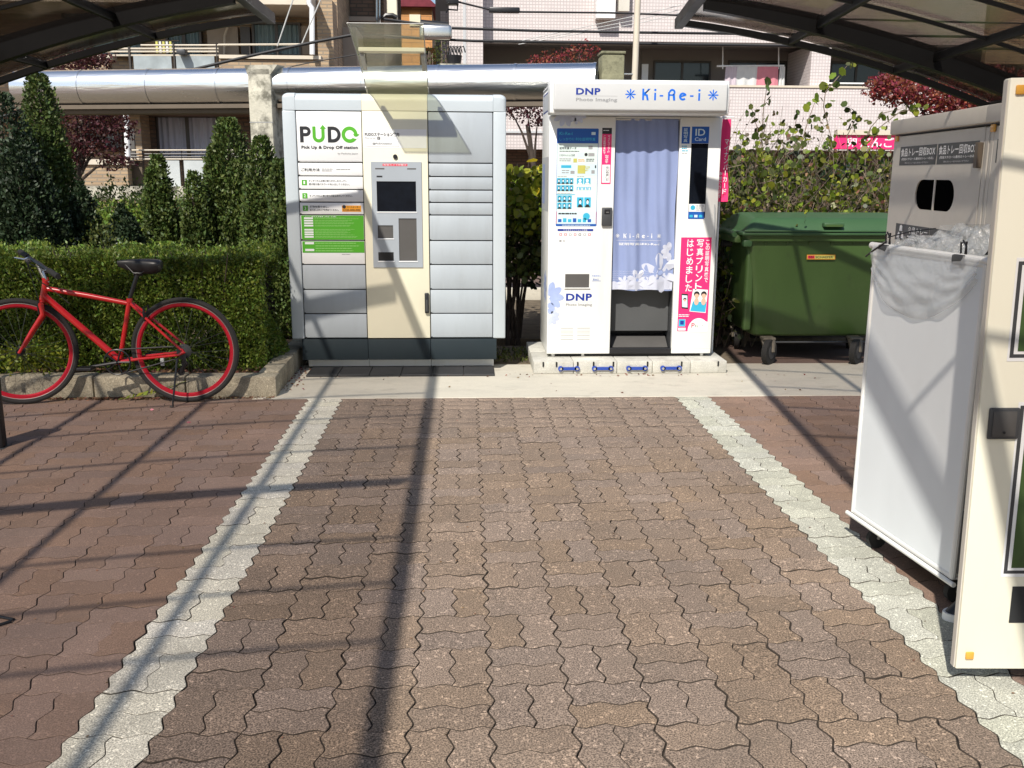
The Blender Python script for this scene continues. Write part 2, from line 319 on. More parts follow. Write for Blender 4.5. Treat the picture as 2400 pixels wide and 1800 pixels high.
M['frostw'] = mat('pale_balcony_panel', (0.50, 0.53, 0.53), 0.4, var=.06)
M['beigew'] = mat('beige_wall', (0.36, 0.30, 0.24), 0.8, var=.08)
M['cable'] = mat('cable_black', (0.012, 0.012, 0.014), 0.6)
M['wire'] = mat('wire_grey', (0.5, 0.5, 0.48), 0.5)
M['lav'] = mat('towel_lavender', (0.72, 0.62, 0.68), 0.9, var=.05, trans=.2)
M['tow'] = mat('towel_white', (0.82, 0.82, 0.80), 0.9, var=.05, trans=.2)
M['rose'] = mat('towel_pink', (0.82, 0.30, 0.36), 0.9, var=.06, trans=.2)
M['hedge'] = mat('hedge_leaf', (0.150, 0.225, 0.034), 0.45, var=.35, scale=5, island=.45, trans=.3)
M['hedge_in'] = mat('hedge_dark_filler', (0.018, 0.016, 0.009), 0.9, var=.4, scale=20)
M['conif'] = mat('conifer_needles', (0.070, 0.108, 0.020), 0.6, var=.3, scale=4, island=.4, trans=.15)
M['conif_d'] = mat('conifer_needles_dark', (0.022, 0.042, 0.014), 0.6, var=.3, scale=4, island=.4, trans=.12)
M['maple'] = mat('maple_red_leaf', (0.075, 0.020, 0.018), 0.5, var=.3, scale=5, island=.45, trans=.3)
M['maple2'] = mat('tree_rust_leaf', (0.24, 0.055, 0.035), 0.5, var=.3, scale=5, island=.45, trans=.3)
M['lime'] = mat('round_leaf_lime', (0.20, 0.25, 0.025), 0.42, var=.3, scale=7, island=.45, trans=.35)
M['mid'] = mat('bush_leaf_green', (0.075, 0.10, 0.02), 0.45, var=.3, scale=7, island=.45, trans=.3)
M['brownl'] = mat('dry_leaf', (0.20, 0.12, 0.06), 0.8, var=.3, scale=9, island=.5, trans=.2)
M['yellow'] = mat('yellow_leaf', (0.62, 0.52, 0.03), 0.5, var=.15, island=.2, trans=.35)
M['twig'] = mat('bare_twig', (0.17, 0.13, 0.095), 0.85, var=.3, scale=20, island=.4)
M['bark'] = mat('bark', (0.055, 0.04, 0.03), 0.95, var=.3, scale=14, bump=.006, bscale=40)
M['cloth'] = mat('dark_trousers', (0.03, 0.03, 0.035), 0.9, var=.1)
M['shirt'] = mat('grey_work_shirt', (0.14, 0.16, 0.18), 0.9, var=.1)
M['skinp'] = mat('person_skin', (0.48, 0.30, 0.21), 0.5, var=.05)
M['hair'] = mat('black_hair', (0.012, 0.01, 0.009), 0.5)
M['void'] = mat('dark_opening', (0.003, 0.003, 0.003), 0.95, spec=0.0, var=.05)
M['joint2'] = mat('joint_dirt', (0.050, 0.037, 0.027), 0.98, var=.4, scale=30)
M['joint3'] = mat('pale_joint_sand', (0.075, 0.066, 0.05), 0.98, var=.5, scale=18)
M['joint4'] = mat('worn_joint_sand', (0.095, 0.064, 0.048), 0.98, var=.5, scale=18)
M['rusty'] = mat('dull_caster_steel', (0.15, 0.13, 0.10), 0.6, metal=.3, var=.3, scale=20)
M['card'] = mat('cardboard', (0.34, 0.20, 0.10), 0.8, var=.1)
M['blkbag'] = mat('black_bag', (0.01, 0.01, 0.01), 0.3)
M['linkblue'] = mat('link_plate_blue', (0.02, 0.06, 0.33), 0.4, var=.08)
M['tile'] = mat('dark_step_tile', (0.035, 0.035, 0.036), 0.5, var=.15, scale=6)

# ------------------------------------------------------------------ lettering and flat print
def _textgeo(s):
    bold = s[0] == '*' and len(s) > 1
    cu = bpy.data.curves.new('t', 'FONT'); cu.body = s[1:] if bold else s; cu.size = 1.0; cu.resolution_u = 3; cu.offset = (0.036 if ord(s[1]) < 256 else 0.020) if bold else 0.014; cu.space_character = 1.08 if bold else 1.0
    cu.fill_mode = 'FRONT'
    o = bpy.data.objects.new('t', cu); COL.objects.link(o)
    dg = bpy.context.evaluated_depsgraph_get()
    me = bpy.data.meshes.new_from_object(o.evaluated_get(dg))
    n = len(me.vertices); v = np.zeros(n * 3, dtype=np.float32)
    if n: me.vertices.foreach_get('co', v)
    v = v.reshape(-1, 3)[:, :2].copy(); f = [tuple(p.vertices) for p in me.polygons]
    bpy.data.objects.remove(o); bpy.data.curves.remove(cu); bpy.data.meshes.remove(me)
    if n:
        mn = v.min(0); mx = v.max(0); w = np.maximum(mx - mn, 1e-4); v = (v - mn) / w
    return v, f
STR = ["P", "U", "D", "O", "Pick Up & Drop Off station", "by Packcity Japan", "ご利用方法", "PUDOステーション案内", "Find us on", "@PUDOstation", "1", "2", "3",
       "タッチパネルの受け取りボタンをタッチし", "受け取り用パスワードを入力してください。", "タッチパネルに受け取り内容を表示してください。", "荷物を取り出し、", "取り出し口のドアを閉めてください。",
       "コールセンター", "0120-000-000", "防犯カメラ作動中", "DNP", "Photo Imaging", "K", "i", "-", "R", "e", "証明写真はKi-Re-i", "ID", "Card", "証明写真", "肌しっとり",
       "はじめました", "写真プリント", "この証明写真機で", "Pミニプリ", "写真受取口", "取出口", "Ki-Re-i", "しっかり便利な証明写真", "証明写真データ", "使えるキャッシュレス決済", "マイナンバーカード", "すぐにつくれます", "証明写真", "美肌", "この機械で", "申請できます",
       "食品トレー回収BOX", "(発泡スチロール素材のトレーのみ)", "汚れたトレーは入れないで下さい", "牛", "乳", "食品トレー", "無料", "卵", "だんご", "もっと", "P", "申請用写真", "ミニ", "SCHAEFER", "SSI", "f", "コ", "ン", "の"]
TX = {}
STR += ['*P', '*D', '*DNP', '*食品トレー回収BOX', '*Pick Up & Drop Off station', '*Photo Imaging', '*牛', '*PUDOステーション案内']
for s_ in sorted(set(STR)): TX[s_] = _textgeo(s_)
_vert_chars = set("".join(["はじめました", "写真プリント", "この証明写真機で", "マイナンバーカード", "すぐにつくれます", "証明写真", "美肌", "この機械で", "申請できます", "牛乳パック"]))
for ch in _vert_chars:
    if ch not in TX: TX[ch] = _textgeo(ch)

class Print:
    """flat printed sheets: rectangles, outlines and lettering stacked in thin layers on one plane"""
    def __init__(s, O, ux, uz, n, step=0.0007):
        s.O = Vector(O); s.ux = Vector(ux); s.uz = Vector(uz); s.n = Vector(n); s.mb = MB(); s.mats = []; s.step = step
    def mi(s, m):
        m = M[m]
        if m not in s.mats: s.mats.append(m)
        return s.mats.index(m)
    def P(s, a, b, l): return s.O + s.ux * a + s.uz * b + s.n * (s.step * l)
    def rect(s, a0, a1, b0, b1, m, l=1):
        if a0 > a1: a0, a1 = a1, a0
        if b0 > b1: b0, b1 = b1, b0
        s.mb.add([s.P(a0, b0, l), s.P(a1, b0, l), s.P(a1, b1, l), s.P(a0, b1, l)], [(0, 1, 2, 3)], s.mi(m)); return s
    def poly(s, pts, m, l=1):
        s.mb.add([s.P(a, b, l) for a, b in pts], [tuple(range(len(pts)))], s.mi(m)); return s
    def disc(s, a, b, r, m, l=1, n=20, rb=None):
        return s.poly([(a + r * math.cos(2 * math.pi * k / n), b + (rb or r) * math.sin(2 * math.pi * k / n)) for k in range(n)], m, l)
    def ring(s, a, b, r0, r1, m, l=1, a0=0, a1=360, n=28):
        vs = []; fs = []
        for k in range(n + 1):
            t = R(a0 + (a1 - a0) * k / n)
            vs += [s.P(a + r0 * math.cos(t), b + r0 * math.sin(t), l), s.P(a + r1 * math.cos(t), b + r1 * math.sin(t), l)]
        for k in range(n): fs.append((2 * k, 2 * k + 1, 2 * k + 3, 2 * k + 2))
        s.mb.add(vs, fs, s.mi(m)); return s
    def text(s, t, a0, a1, b0, b1, m, l=2):
        v, f = TX[t]
        s.mb.add([s.P(a0 + (a1 - a0) * p[0], b0 + (b1 - b0) * p[1], l) for p in v], f, s.mi(m)); return s
    def vtext(s, t, ac, w, btop, bbot, m, l=2):
        n = len(t); h = (btop - bbot) / n
        for i, ch in enumerate(t):
            if ch == 'ー': s.rect(ac - w * .08, ac + w * .08, btop - (i + .9) * h, btop - (i + .1) * h, m, l); continue
            s.text(ch, ac - w / 2, ac + w / 2, btop - (i + .92) * h, btop - (i + .06) * h, m, l)
        return s
    def petals(s, a, b, r, m, l=1, n=8, w=.22, r0=.12, start=0, ang=360, shape='leaf'):
        for k in range(n):
            t = R(start + ang * k / n); d = (math.cos(t), math.sin(t)); q = (-d[1], d[0]); pts = []
            for (u, ww) in ((r0, .3), (.45, .9), (.75, 1), (.93, .55), (1, 0), (.93, -.55), (.75, -1), (.45, -.9), (r0, -.3)):
                pts.append((a + r * (d[0] * u + q[0] * ww * w), b + r * (d[1] * u + q[1] * ww * w)))
            s.poly(pts, m, l)
        return s
    def lines(s, a0, a1, b0, b1, n, m, l=2, fill=.45, ragged=True):
        """rows of tiny print, each row a run of word-sized dashes"""
        rr = random.Random(int(abs(a0 * 991 + b0 * 613) * 100))
        h = (b1 - b0) / n
        for i in range(n):
            x = a0; end = a1 - (rr.random() * .3 * (a1 - a0) if ragged else 0)
            while x < end:
                w = (.012 + .02 * rr.random()); s.rect(x, min(x + w, end), b1 - (i + .5 + fill / 2) * h, b1 - (i + .5 - fill / 2) * h, m, l); x += w + .003
        return s
    def build(s, name, parent, label=None):
        o = s.mb.build(name, s.mats, parent, smooth=False)
        if label: o['label'] = label
        return o

# ================================================================== SETTING
S_ = 0.225
def struct(name, mb, m, label=None, smooth=True):
    o = mb.build(name, m, None, smooth); o['kind'] = 'structure'
    if label: o['label'] = label
    return o
struct('ground', MB().box(-60, 60, -30, 110, -0.40, -0.055), M['tarmac'])
struct('joint_bed', MB().box(-4.4, 3.4, -2.6, 3.95, -0.054, -0.0100), M['joint2'])

def wav(t, sg): 
    a = 2 * math.pi * t / (S_ / 2)
    return sg * 0.0098 * (math.sin(a) - math.sin(3 * a) / 11) / 1.05
def paver_mesh(kind, m, cheap=False):
    Wd, Hd = (S_, S_ / 2) if kind == 'H' else (S_ / 2, S_)
    nx = 16 if Wd > .2 else 8; ny = 16 if Hd > .2 else 8
    if cheap: nx //= 2; ny //= 2
    pts = []
    for i in range(nx): t = Wd * i / nx; pts.append((t, wav(t, -1)))
    for i in range(ny): t = Hd * i / ny; pts.append((Wd + wav(t, 1), t))
    for i in range(nx): t = Wd - Wd * i / nx; pts.append((t, Hd + wav(t, -1)))
    for i in range(ny): t = Hd - Hd * i / ny; pts.append((wav(t, 1), t))
    n = len(pts); out = MB(); rings = []
    G4 = ((.0010, -0.018), (.0010, -0.0038), (.0026, -0.0010), (.0046, 0.0)) if m is M['paver'] else ((.0005, -0.018), (.0005, -0.0028), (.0018, -0.0008), (.0034, 0.0))
    for (g, z) in G4:
        ring = []
        for k in range(n):
            p0 = Vector(pts[k - 1]); p1 = Vector(pts[(k + 1) % n]); d = (p1 - p0).normalized()
            ring.append((pts[k][0] - d.y * g - Wd / 2, pts[k][1] + d.x * g - Hd / 2, z))
        rings.append(ring)
    vs = [p for r_ in rings for p in r_]; fs = []
    for a in range(3):
        for k in range(n): fs.append((a * n + k, a * n + (k + 1) % n, (a + 1) * n + (k + 1) % n, (a + 1) * n + k))
    fs.append(tuple(range(3 * n, 4 * n)))
    out.add(vs, fs); out.m = [1] * (2 * n) + [0] * (n + 1); return out, m
PM = {}; JM = {'paver': 'joint2', 'paver_side': 'joint4', 'paver_pale': 'joint3', 'paver_pale2': 'joint3'}
for mk in ('paver', 'paver_side', 'paver_pale', 'paver_pale2'):
    for kd in 'HV':
        mb, m = paver_mesh(kd, M[mk]); PM[mk, kd] = (mb.mesh('paver_' + kd, [m, M[JM[mk]]], True, 12), mb)

def zc_of(X, Y):
    yf = (X - CX) * math.sin(YAW) + (Y - CY) * math.cos(YAW); xc = (X - CX) * math.cos(YAW) - (Y - CY) * math.sin(YAW)
    zc = yf * math.cos(PITCH) + CZ * math.sin(PITCH)
    v = FPX * (CZ * math.cos(PITCH) - yf * math.sin(PITCH)) / max(zc, .01) if zc > .05 else 9e9
    return zc, 1200 + FPX * xc / max(zc, .01), 900 + v
groups = {'left': [], 'mid': [], 'ls': [], 'rs': [], 'right': []}
for j in range(-8, 18):
    for c in range(-18, 15):
        key = 'ls' if c == -5 else 'rs' if c == 6 else 'left' if c < -5 else 'mid' if c < 6 else 'right'
        mk = {'ls': 'paver_pale', 'rs': 'paver_pale2', 'mid': 'paver', 'left': 'paver_side', 'right': 'paver_side'}[key]
        kd = 'V' if (c + j) % 2 == 0 else 'H'
        for h in (0, 1):
            x = c * S_ + (S_ / 2 if kd == 'H' else S_ / 4 + h * S_ / 2); y = j * S_ + (S_ / 2 if kd == 'V' else S_ / 4 + h * S_ / 2)
            if y > 3.96: continue
            zc, u, v = zc_of(x, y); vis = zc > .3 and -60 < u < 2460 and 850 < v < 1860
            groups[key].append((not vis, zc, x, y, mk, kd))
names = {'left': ('left_paved_bay', 'worn red brown wave pavers under the left canopy'), 'mid': ('paved_walkway', 'red brown wave pavers laid in pairs between the two pale strips'),
         'ls': ('pale_paver_strip', 'pale strip of wave pavers on the left of the walkway'), 'rs': ('grey_paver_strip', 'grey green strip of wave pavers on the right of the walkway'),
         'right': ('right_paved_bay', 'smooth red brown pavers beside the recycling cabinets')}
rp = random.Random(3)
for key, L_ in groups.items():
    L_.sort(); root = bpy.data.objects.new(names[key][0], None); COL.objects.link(root); root['kind'] = 'structure'; root['label'] = names[key][1]
    nvis = min(300, sum(1 for q in L_ if not q[0]))
    rest = MB()
    for i, (hid, zc, x, y, mk, kd) in enumerate(L_):
        dz = rp.gauss(0, .0008 if key == 'mid' else .0005); dz = max(-.003, min(.0022, dz)); tx, ty = rp.gauss(0, .0032), rp.gauss(0, .0032); rz = rp.gauss(0, .004) + (math.pi if rp.random() < .5 else 0)
        jx, jy = rp.gauss(0, .0007), rp.gauss(0, .0007)
        if i < nvis: part('paver', PM[mk, kd][0], root, (x + jx, y + jy, dz), (tx, ty, rz))
        else:
            if hid and (abs(x) > 3.6): continue
            mb = PM[mk, kd][1]; T = Matrix.Translation((x, y, dz)) @ Matrix.Rotation(rz, 4, 'Z'); k0_ = len(rest.m); rest.add([T @ Vector(p) for p in mb.v], mb.f); rest.m[k0_:] = mb.m
    if rest.v:
        o = rest.build('paver_remainder', M[{'ls': 'paver_pale', 'rs': 'paver_pale2', 'mid': 'paver', 'left': 'paver_side', 'right': 'paver_side'}[key]], root, True, 40); o.data.materials.append(M[JM[L_[0][4]]]); o['kind'] = 'stuff'

# concrete apron under locker and booth
ap = MB(); ap.rbox(-1.50, 3.9, 3.915, 5.05, -0.05, 0.004, .004, 1)
struct('concrete_apron', ap, M['concrete'])
ap = MB(); ap.box(-1.42, 2.15, 5.051, 5.9, -0.05, 0.001)
struct('rear_apron', ap, M['soil'])
ap = MB(); ap.box(2.15, 6.5, 5.051, 6.1, -0.05, 0.0)
struct('rear_paving', ap, M['tarmac'])
# planting bed on the left and rear garden
bed = MB()
def bedz(u, v):
    x = -9 + 7.52 * u; y = 4.1 + 8 * v
    return (x, y, .085 + .02 * math.sin(x * 7) * math.cos(y * 6) + RNG.normal(0, .006))
bed.grid(bedz, 70, 70)
struct('planting_bed', bed, M['soil'])
struct('garden_soil', MB().box(-1.55, 9, 6.1, 8.8, -0.05, 0.03), M['soil'])
# curb stones: front run along Y=3.96 and return run beside the locker
root = bpy.data.objects.new('curb', None); COL.objects.link(root); root['kind'] = 'structure'; root['label'] = 'worn concrete curb stones round the hedge bed'
x = -1.345
k = 0
while x > -4.6:
    w = .597; b = MB(); b.rbox(x - w, x, 3.965, 4.105, -.05, .148 + .004 * ((k * 7) % 3 - 1), .012, 2); b.build('curb_stone', M['curb'], root); x -= w + .006; k += 1
y = 4.111
while y < 5.9:
    b = MB(); b.rbox(-1.49, -1.352, y, min(y + .297, 6), -.05, .15 + .003 * (k % 3), .012, 2)
    o = b.build('curb_stone', M['curb'], root)
    y += .302; k += 1
# dark step tiles in front of the locker
root = bpy.data.objects.new('step_tiles', None); COL.objects.link(root); root['kind'] = 'structure'; root['label'] = 'row of dark floor tiles at the foot of the parcel locker'
xs = [-1.27, -.99, -.745, -.515, -.285, -.065, .145]
xs = [-1.255 + i * .2325 for i in range(7)]
for i in range(6):
    MB().rbox(xs[i] + .002, xs[i + 1] - .002, 4.60, 4.93, .0035, .020, .003, 1).build('floor_tile', M['tile'], root)
# far street strip and low white curb seen between locker and booth
struct('street', MB().box(-40, 40, 9.2, 14.0, -.054, -.01), M['tarmac'])
struct('street_curb', MB().rbox(-1.5, 6.0, 8.85, 9.0, -.05, .16, .015, 2), M['concrete'])

# ================================================================== PARCEL LOCKER
YL = 4.83
lk = thing('parcel_locker', 'tall grey and cream parcel locker with green and black logo', 'parcel locker', (-.576, 5.1, 0))
LO = Vector((-.576, 5.1, 0))
def lp(mb, name, m, parent=None, label=None, smooth=True):
    """build in world coordinates, then hang under the locker"""
    me = mb.mesh(name, m, smooth); me.transform(Matrix.Translation(-LO)); 
    o = bpy.data.objects.new(name, me); COL.objects.link(o); o.parent = parent or lk
    if label: o['label'] = label
    return o
ZR = [1.912, 1.550, 1.453, 1.357, 1.266, 1.175, .988, .810, .624, .442, .256]
body = MB(); body.rbox(-1.372, .219, 4.87, 5.47, .262, 1.985, .012, 2); body.rbox(-1.30, .145, 4.9, 5.45, .085, .262, .004, 1)
lp(body, 'cabinet', M['grey_d'])
lp(MB().box(-1.288, .131, 4.846, 4.869, .258, 1.91), 'shadow_gap', M['gap'])
def top_piece(x0, x1, mi_, r=.055, name='top_trim', yf=YL):
    prof = [(yf, 1.916)]
    n = 8; cz, cy = 2.036 - r, yf + r * 1.1
    for k in range(n + 1):
        a = math.pi - math.pi / 2 * k / n; prof.append((cy + r * 1.1 * math.cos(a), cz + r * math.sin(a)))
    prof += [(5.47, 2.036), (5.47, 1.986), (4.869, 1.986), (4.869, 1.916)]
    lp(MB().prism(prof, 'x', x0, x1), name, mi_)
top_piece(-1.2885, -.8165, M['grey_d']); top_piece(-.3415, .1315, M['grey_d'])
top_piece(-.8145, -.3435, M['cream'], name='top_trim_cream', yf=YL - .004)
for sx, x0, x1 in ((-1, -1.384, -1.290), (1, .133, .227)):
    b = MB()
    # rounded corner cap: outline in x-z with big outer radius
    xo = x0 if sx < 0 else x1; xi = x1 if sx < 0 else x0; poly = [(xi, 1.916), (xi, 2.036)]
    for k in range(9):
        a = math.pi / 2 + (math.pi / 2) * k / 8 * 1.0
        poly.append((xo - sx * .05 + sx * .05 * math.cos(math.pi / 2 - math.pi / 2 * k / 8), 2.036 - .035 + .035 * math.sin(math.pi / 2 - math.pi / 2 * k / 8)))
    poly.append((xo, 1.916))
    if sx > 0: poly = poly[::-1]
    bm = bmesh.new(); vs0 = [bm.verts.new((p[0], YL, p[1])) for p in poly]; f = bm.faces.new(vs0)
    ex = bmesh.ops.extrude_face_region(bm, geom=[f]); bmesh.ops.translate(bm, vec=(0, 5.47 - YL, 0), verts=[g for g in ex['geom'] if isinstance(g, bmesh.types.BMVert)])
    bmesh.ops.recalc_face_normals(bm, faces=bm.faces[:])
    ed = [e for e in bm.edges if all(abs(v.co.y - YL) < 1e-5 for v in e.verts) and not all(v.co.z < 1.92 for v in e.verts) and not all(abs(v.co.x - xi) < 1e-5 for v in e.verts)]
    bmesh.ops.bevel(bm, geom=ed, offset=.028, segments=4, affect='EDGES', profile=.5, clamp_overlap=True)
    me = bpy.data.meshes.new('corner_cap'); bm.to_mesh(me); bm.free(); me.materials.append(M['grey_d']); me.shade_smooth(); me.set_sharp_from_angle(angle=R(40)); me.transform(Matrix.Translation(-LO))
    part('corner_cap', me, lk)
    lp(MB().rbox(x0, x1, YL, 5.46, .250, 1.914, .009, 3), 'side_pillar', M['grey_d'])
cols = [(-1.287, -.8175), (-.3405, .131)]
for ci, (x0, x1) in enumerate(cols):
    for i in range(10):
        z1, z0 = ZR[i] - .004, ZR[i + 1] + .004
        lab = None; m = M['grey']
        if ci == 0 and i < 5: m = M['whitep']; lab = 'white door with printed notice'
        if ci == 0 and i in (5, 6): m = M['whitep']; lab = 'door faced with a green notice'
        b = MB().rbox(x0 + .003, x1 - .003, YL + .001, YL + .02, z0, z1, .0035, 2)
        d = lp(b, 'locker_door', m, None, lab)
        # finger notch at lower outer corner
        lp(MB().box(x0 + .004, x0 + .014, YL - .0015, YL + .0005, z0 + .001, z0 + .006), 'door_catch', M['black'], d)
cp = MB().rbox(-.8145, -.3435, YL - .004, YL + .03, .256, 1.9135, .004, 2)
lp(cp, 'centre_panel', M['cream'])
for x0, x1 in ((-1.312, -.8165), (-.8145, -.3425), (-.3405, .160)):
    lp(MB().rbox(x0, x1, YL + .002, YL + .05, .087, .247, .004, 2), 'kick_panel', M['slate'])
for x0, x1 in ((-1.283, -.8165), (-.8145, -.3425), (-.3405, .140)):
    lp(MB().rbox(x0, x1, YL + .085, YL + .13, .021, .0865, .003, 1), 'plinth_block', M['white'])
lp(MB().box(-1.28, .138, YL + .131, 5.44, .004, .0865), 'plinth_core', M['gap'])
# control kiosk
YK = YL - .012
k_ = MB(); zs = [.790, .839, .903, 1.005, 1.100, 1.151, 1.200, 1.418, 1.557]
xs_ = [-.758, -.720, -.606, -.565, -.433, -.391]
def frame_grid(mb, xs, zs, holes, y0, y1):
    for i in range(len(xs) - 1):
        for j in range(len(zs) - 1):
            if any(h[0] <= (xs[i] + xs[i + 1]) / 2 <= h[1] and h[2] <= (zs[j] + zs[j + 1]) / 2 <= h[3] for h in holes): continue
            mb.add([(xs[i], y0, zs[j]), (xs[i + 1], y0, zs[j]), (xs[i + 1], y0, zs[j + 1]), (xs[i], y0, zs[j + 1])], [(0, 1, 2, 3)])
    for h in holes:
        a, b, c, d = h
        mb.add([(a, y0, c), (b, y0, c), (b, y1, c), (a, y1, c)], [(0, 1, 2, 3)]); mb.add([(a, y0, d), (a, y1, d), (b, y1, d), (b, y0, d)], [(0, 1, 2, 3)])
        mb.add([(a, y0, c), (a, y1, c), (a, y1, d), (a, y0, d)], [(0, 1, 2, 3)]); mb.add([(b, y0, c), (b, y0, d), (b, y1, d), (b, y1, c)], [(0, 1, 2, 3)])
    a, b, c, d = xs[0], xs[-1], zs[0], zs[-1]
    for q in (((a, y0, c), (a, y0, d), (a, y1, d), (a, y1, c)), ((b, y0, c), (b, y1, c), (b, y1, d), (b, y0, d)), ((a, y0, d), (b, y0, d), (b, y1, d), (a, y1, d)), ((a, y0, c), (a, y1, c), (b, y1, c), (b, y0, c))):
        mb.add(q, [(0, 1, 2, 3)])
holes = [(-.720, -.433, 1.200, 1.418), (-.720, -.606, 1.005, 1.100), (-.720, -.606, .839, .903), (-.565, -.433, .839, 1.151)]
frame_grid(k_, xs_, zs, holes, YK, YL - .0045)
kp = lp(k_, 'kiosk_panel', M['panelg'], smooth=False)
for h, m, nm in zip(holes, ('screen', 'mdgrey', 'black', 'mdgrey'), ('touch_screen', 'card_slot', 'receipt_slot', 'keypad_cover')):
    lp(MB().box(h[0] + .0002, h[1] - .0002, YL - .0055, YL - .0046, h[2] + .0002, h[3] - .0002), nm, M[m], kp)
    lp(MB().rbox(h[0] - .004, h[1] + .006, YK - .004, YK - .0003, h[2] - .008, h[2] - .001, .0015, 1), 'sill', M['whitep'], kp)
p = Print((0, YK, 0), (1, 0, 0), (0, 0, 1), (0, -1, 0))
p.rect(-.672, -.493, 1.527, 1.543, 'red', 1); p.text('防犯カメラ作動中', -.664, -.500, 1.530, 1.540, 'whitep', 2)
p.rect(-.727, -.66, 1.503, 1.512, 'mdgrey', 1); p.rect(-.495, -.43, 1.503, 1.512, 'mdgrey', 1); p.rect(-.718, -.676, 1.446, 1.458, 'ink', 1)
o = p.build('kiosk_print', None); o.data.transform(Matrix.Translation(-LO)); o.parent = kp
cm = MB(); cm.cyl((-.580, YL - .016, 1.594), (-.580, YL - .004, 1.594), .016, 20); lp(cm, 'security_camera', M['black'])
hd = MB(); hd.rbox(-.381, -.350, YL - .030, YL - .0045, .447, .600, .006, 2); ho = lp(hd, 'door_handle', M['black'])
lp(MB().rbox(-.373, -.358, YL - .036, YL - .0305, .46, .55, .003, 1), 'lever', M['dkgrey'], ho)
# printed notices
YD = YL + .0004
p = Print((0, YL, 0), (1, 0, 0), (0, 0, 1), (0, -1, 0))
z0, z1 = 1.691, 1.803; H_ = z1 - z0; tw = .025
p.rect(-1.262, -1.262 + tw, z0, z1, 'ink'); rP = H_ * .31; cP = (-1.262 + tw + .018, z1 - rP)
p.ring(cP[0], cP[1], rP - tw * .92, rP, 'ink', 1, -90, 90, 14); p.rect(-1.262 + tw, cP[0], z1 - tw * .92, z1, 'ink'); p.rect(-1.262 + tw, cP[0], z1 - 2 * rP, z1 - 2 * rP + tw * .92, 'ink')
ux0, ux1 = -1.172, -1.085; ro = (ux1 - ux0) / 2; cxu = ux0 + ro; tw2 = .023
p.rect(ux0, ux0 + tw2, z0 + ro, z1, 'green'); p.rect(ux1 - tw2, ux1, z0 + ro, z1 - .014, 'green'); p.ring(cxu, z0 + ro, ro - tw2, ro, 'green', 1, 180, 360, 18)
xa = ux1 - tw2 / 2; p.poly([(xa - .023, z1 - .016), (xa + .023, z1 - .016), (xa, z1 + .012)], 'green', 2)
p.rect(-1.063, -1.063 + tw, z0, z1, 'ink'); rD = H_ / 2; cD = (-1.063 + tw + .012, z0 + rD)
p.ring(cD[0], cD[1], rD - tw * .95, rD, 'ink', 1, -90, 90, 18); p.rect(-1.063 + tw, cD[0], z1 - tw * .95, z1, 'ink'); p.rect(-1.063 + tw, cD[0], z0, z0 + tw * .95, 'ink')
oc = (-.906, (z0 + z1) / 2); p.ring(oc[0], oc[1], .0325, .0575, 'green', 1, 0, 360, 36)
p.poly([(oc[0] + .022, oc[1] - .012), (oc[0] + .066, oc[1] - .014), (oc[0] + .052, oc[1] - .030), (oc[0] + .028, oc[1] - .026)][::-1], 'whitep', 2)
p.poly([(oc[0] + .024, oc[1] + .004), (oc[0] + .072, oc[1] + .004), (oc[0] + .045, oc[1] - .018)][::-1], 'green', 3)
p.text('*Pick Up & Drop Off station', -1.255, -.850, 1.640, 1.668, 'ink', 1)
p.text('by Packcity Japan', -.995, -.850, 1.605, 1.620, 'inkg', 1)
p.rect(-1.280, -.825, 1.560, 1.563, 'inkl', 1)
p.text('ご利用方法', -1.265, -1.130, 1.487, 1.509, 'ink', 1); p.lines(-1.115, -1.02, 1.485, 1.510, 2, 'inkg', 1); p.lines(-1.01, -.90, 1.495, 1.508, 1, 'inkg', 1)
for (zc, n_, lines) in ((1.407, '1', ('タッチパネルの受け取りボタンをタッチし', '受け取り用パスワードを入力してください。')), (1.312, '2', ('タッチパネルに受け取り内容を表示してください。',)), (1.222, '3', ('荷物を取り出し、', '取り出し口のドアを閉めてください。'))):
    p.rect(-1.263, -1.226, zc - .019, zc + .019, 'green', 1); p.text(n_, -1.251, -1.239, zc - .011, zc + .011, 'whitep', 2)
    for i, s in enumerate(lines):
        dz = .012 if len(lines) == 2 else 0
        w = {19: .30, 20: .31, 23: .34, 8: .15, 17: .22}.get(len(s), .3)
        p.text(s, -1.212, -1.212 + w * (.92 if i == 0 else .95), zc + dz - i * 2 * dz - .0075, zc + dz - i * 2 * dz + .0075, 'ink', 1)
p.rect(-.978, -.838, 1.198, 1.243, 'orange', 1); p.disc(-.962, 1.233, .013, 'ink', 2); p.text('コールセンター', -.942, -.845, 1.225, 1.238, 'ink', 2); p.text('0120-000-000', -.97, -.845, 1.203, 1.217, 'ink', 2)
p.rect(-1.278, -.823, .994, 1.170, 'green', 1); p.rect(-1.278, -.823, .898, .982, 'green', 1)
for zz in (1.150, 1.132, 1.114, 1.096, 1.066, 1.048, 1.032, 1.014):
    p.rect(-1.258, -1.192, zz - .006, zz + .006, 'whitep', 2); p.lines(-1.182, -.86, zz - .006, zz + .006, 2, 'green2', 2)
p.text('ご利用方法', -1.25, -1.02, 1.158, 1.165, 'whitep', 2)
for zz in (.968, .918): p.rect(-1.258, -1.192, zz - .008, zz + .008, 'whitep', 2)
for zz in (.968, .948, .930, .912): p.lines(-1.182, -.86, zz - .006, zz + .006, 1, 'green2', 2)
p.lines(-.99, -.92, .882, .890, 1, 'inkg', 1)
p2 = p; o = p.build('notice_print', None); o.data.transform(Matrix.Translation(-LO)); o.parent = lk
p = Print((0, YL - .004, 0), (1, 0, 0), (0, 0, 1), (0, -1, 0))
p.rect(-.808, -.352, 1.655, 1.787, 'whitep', 1)
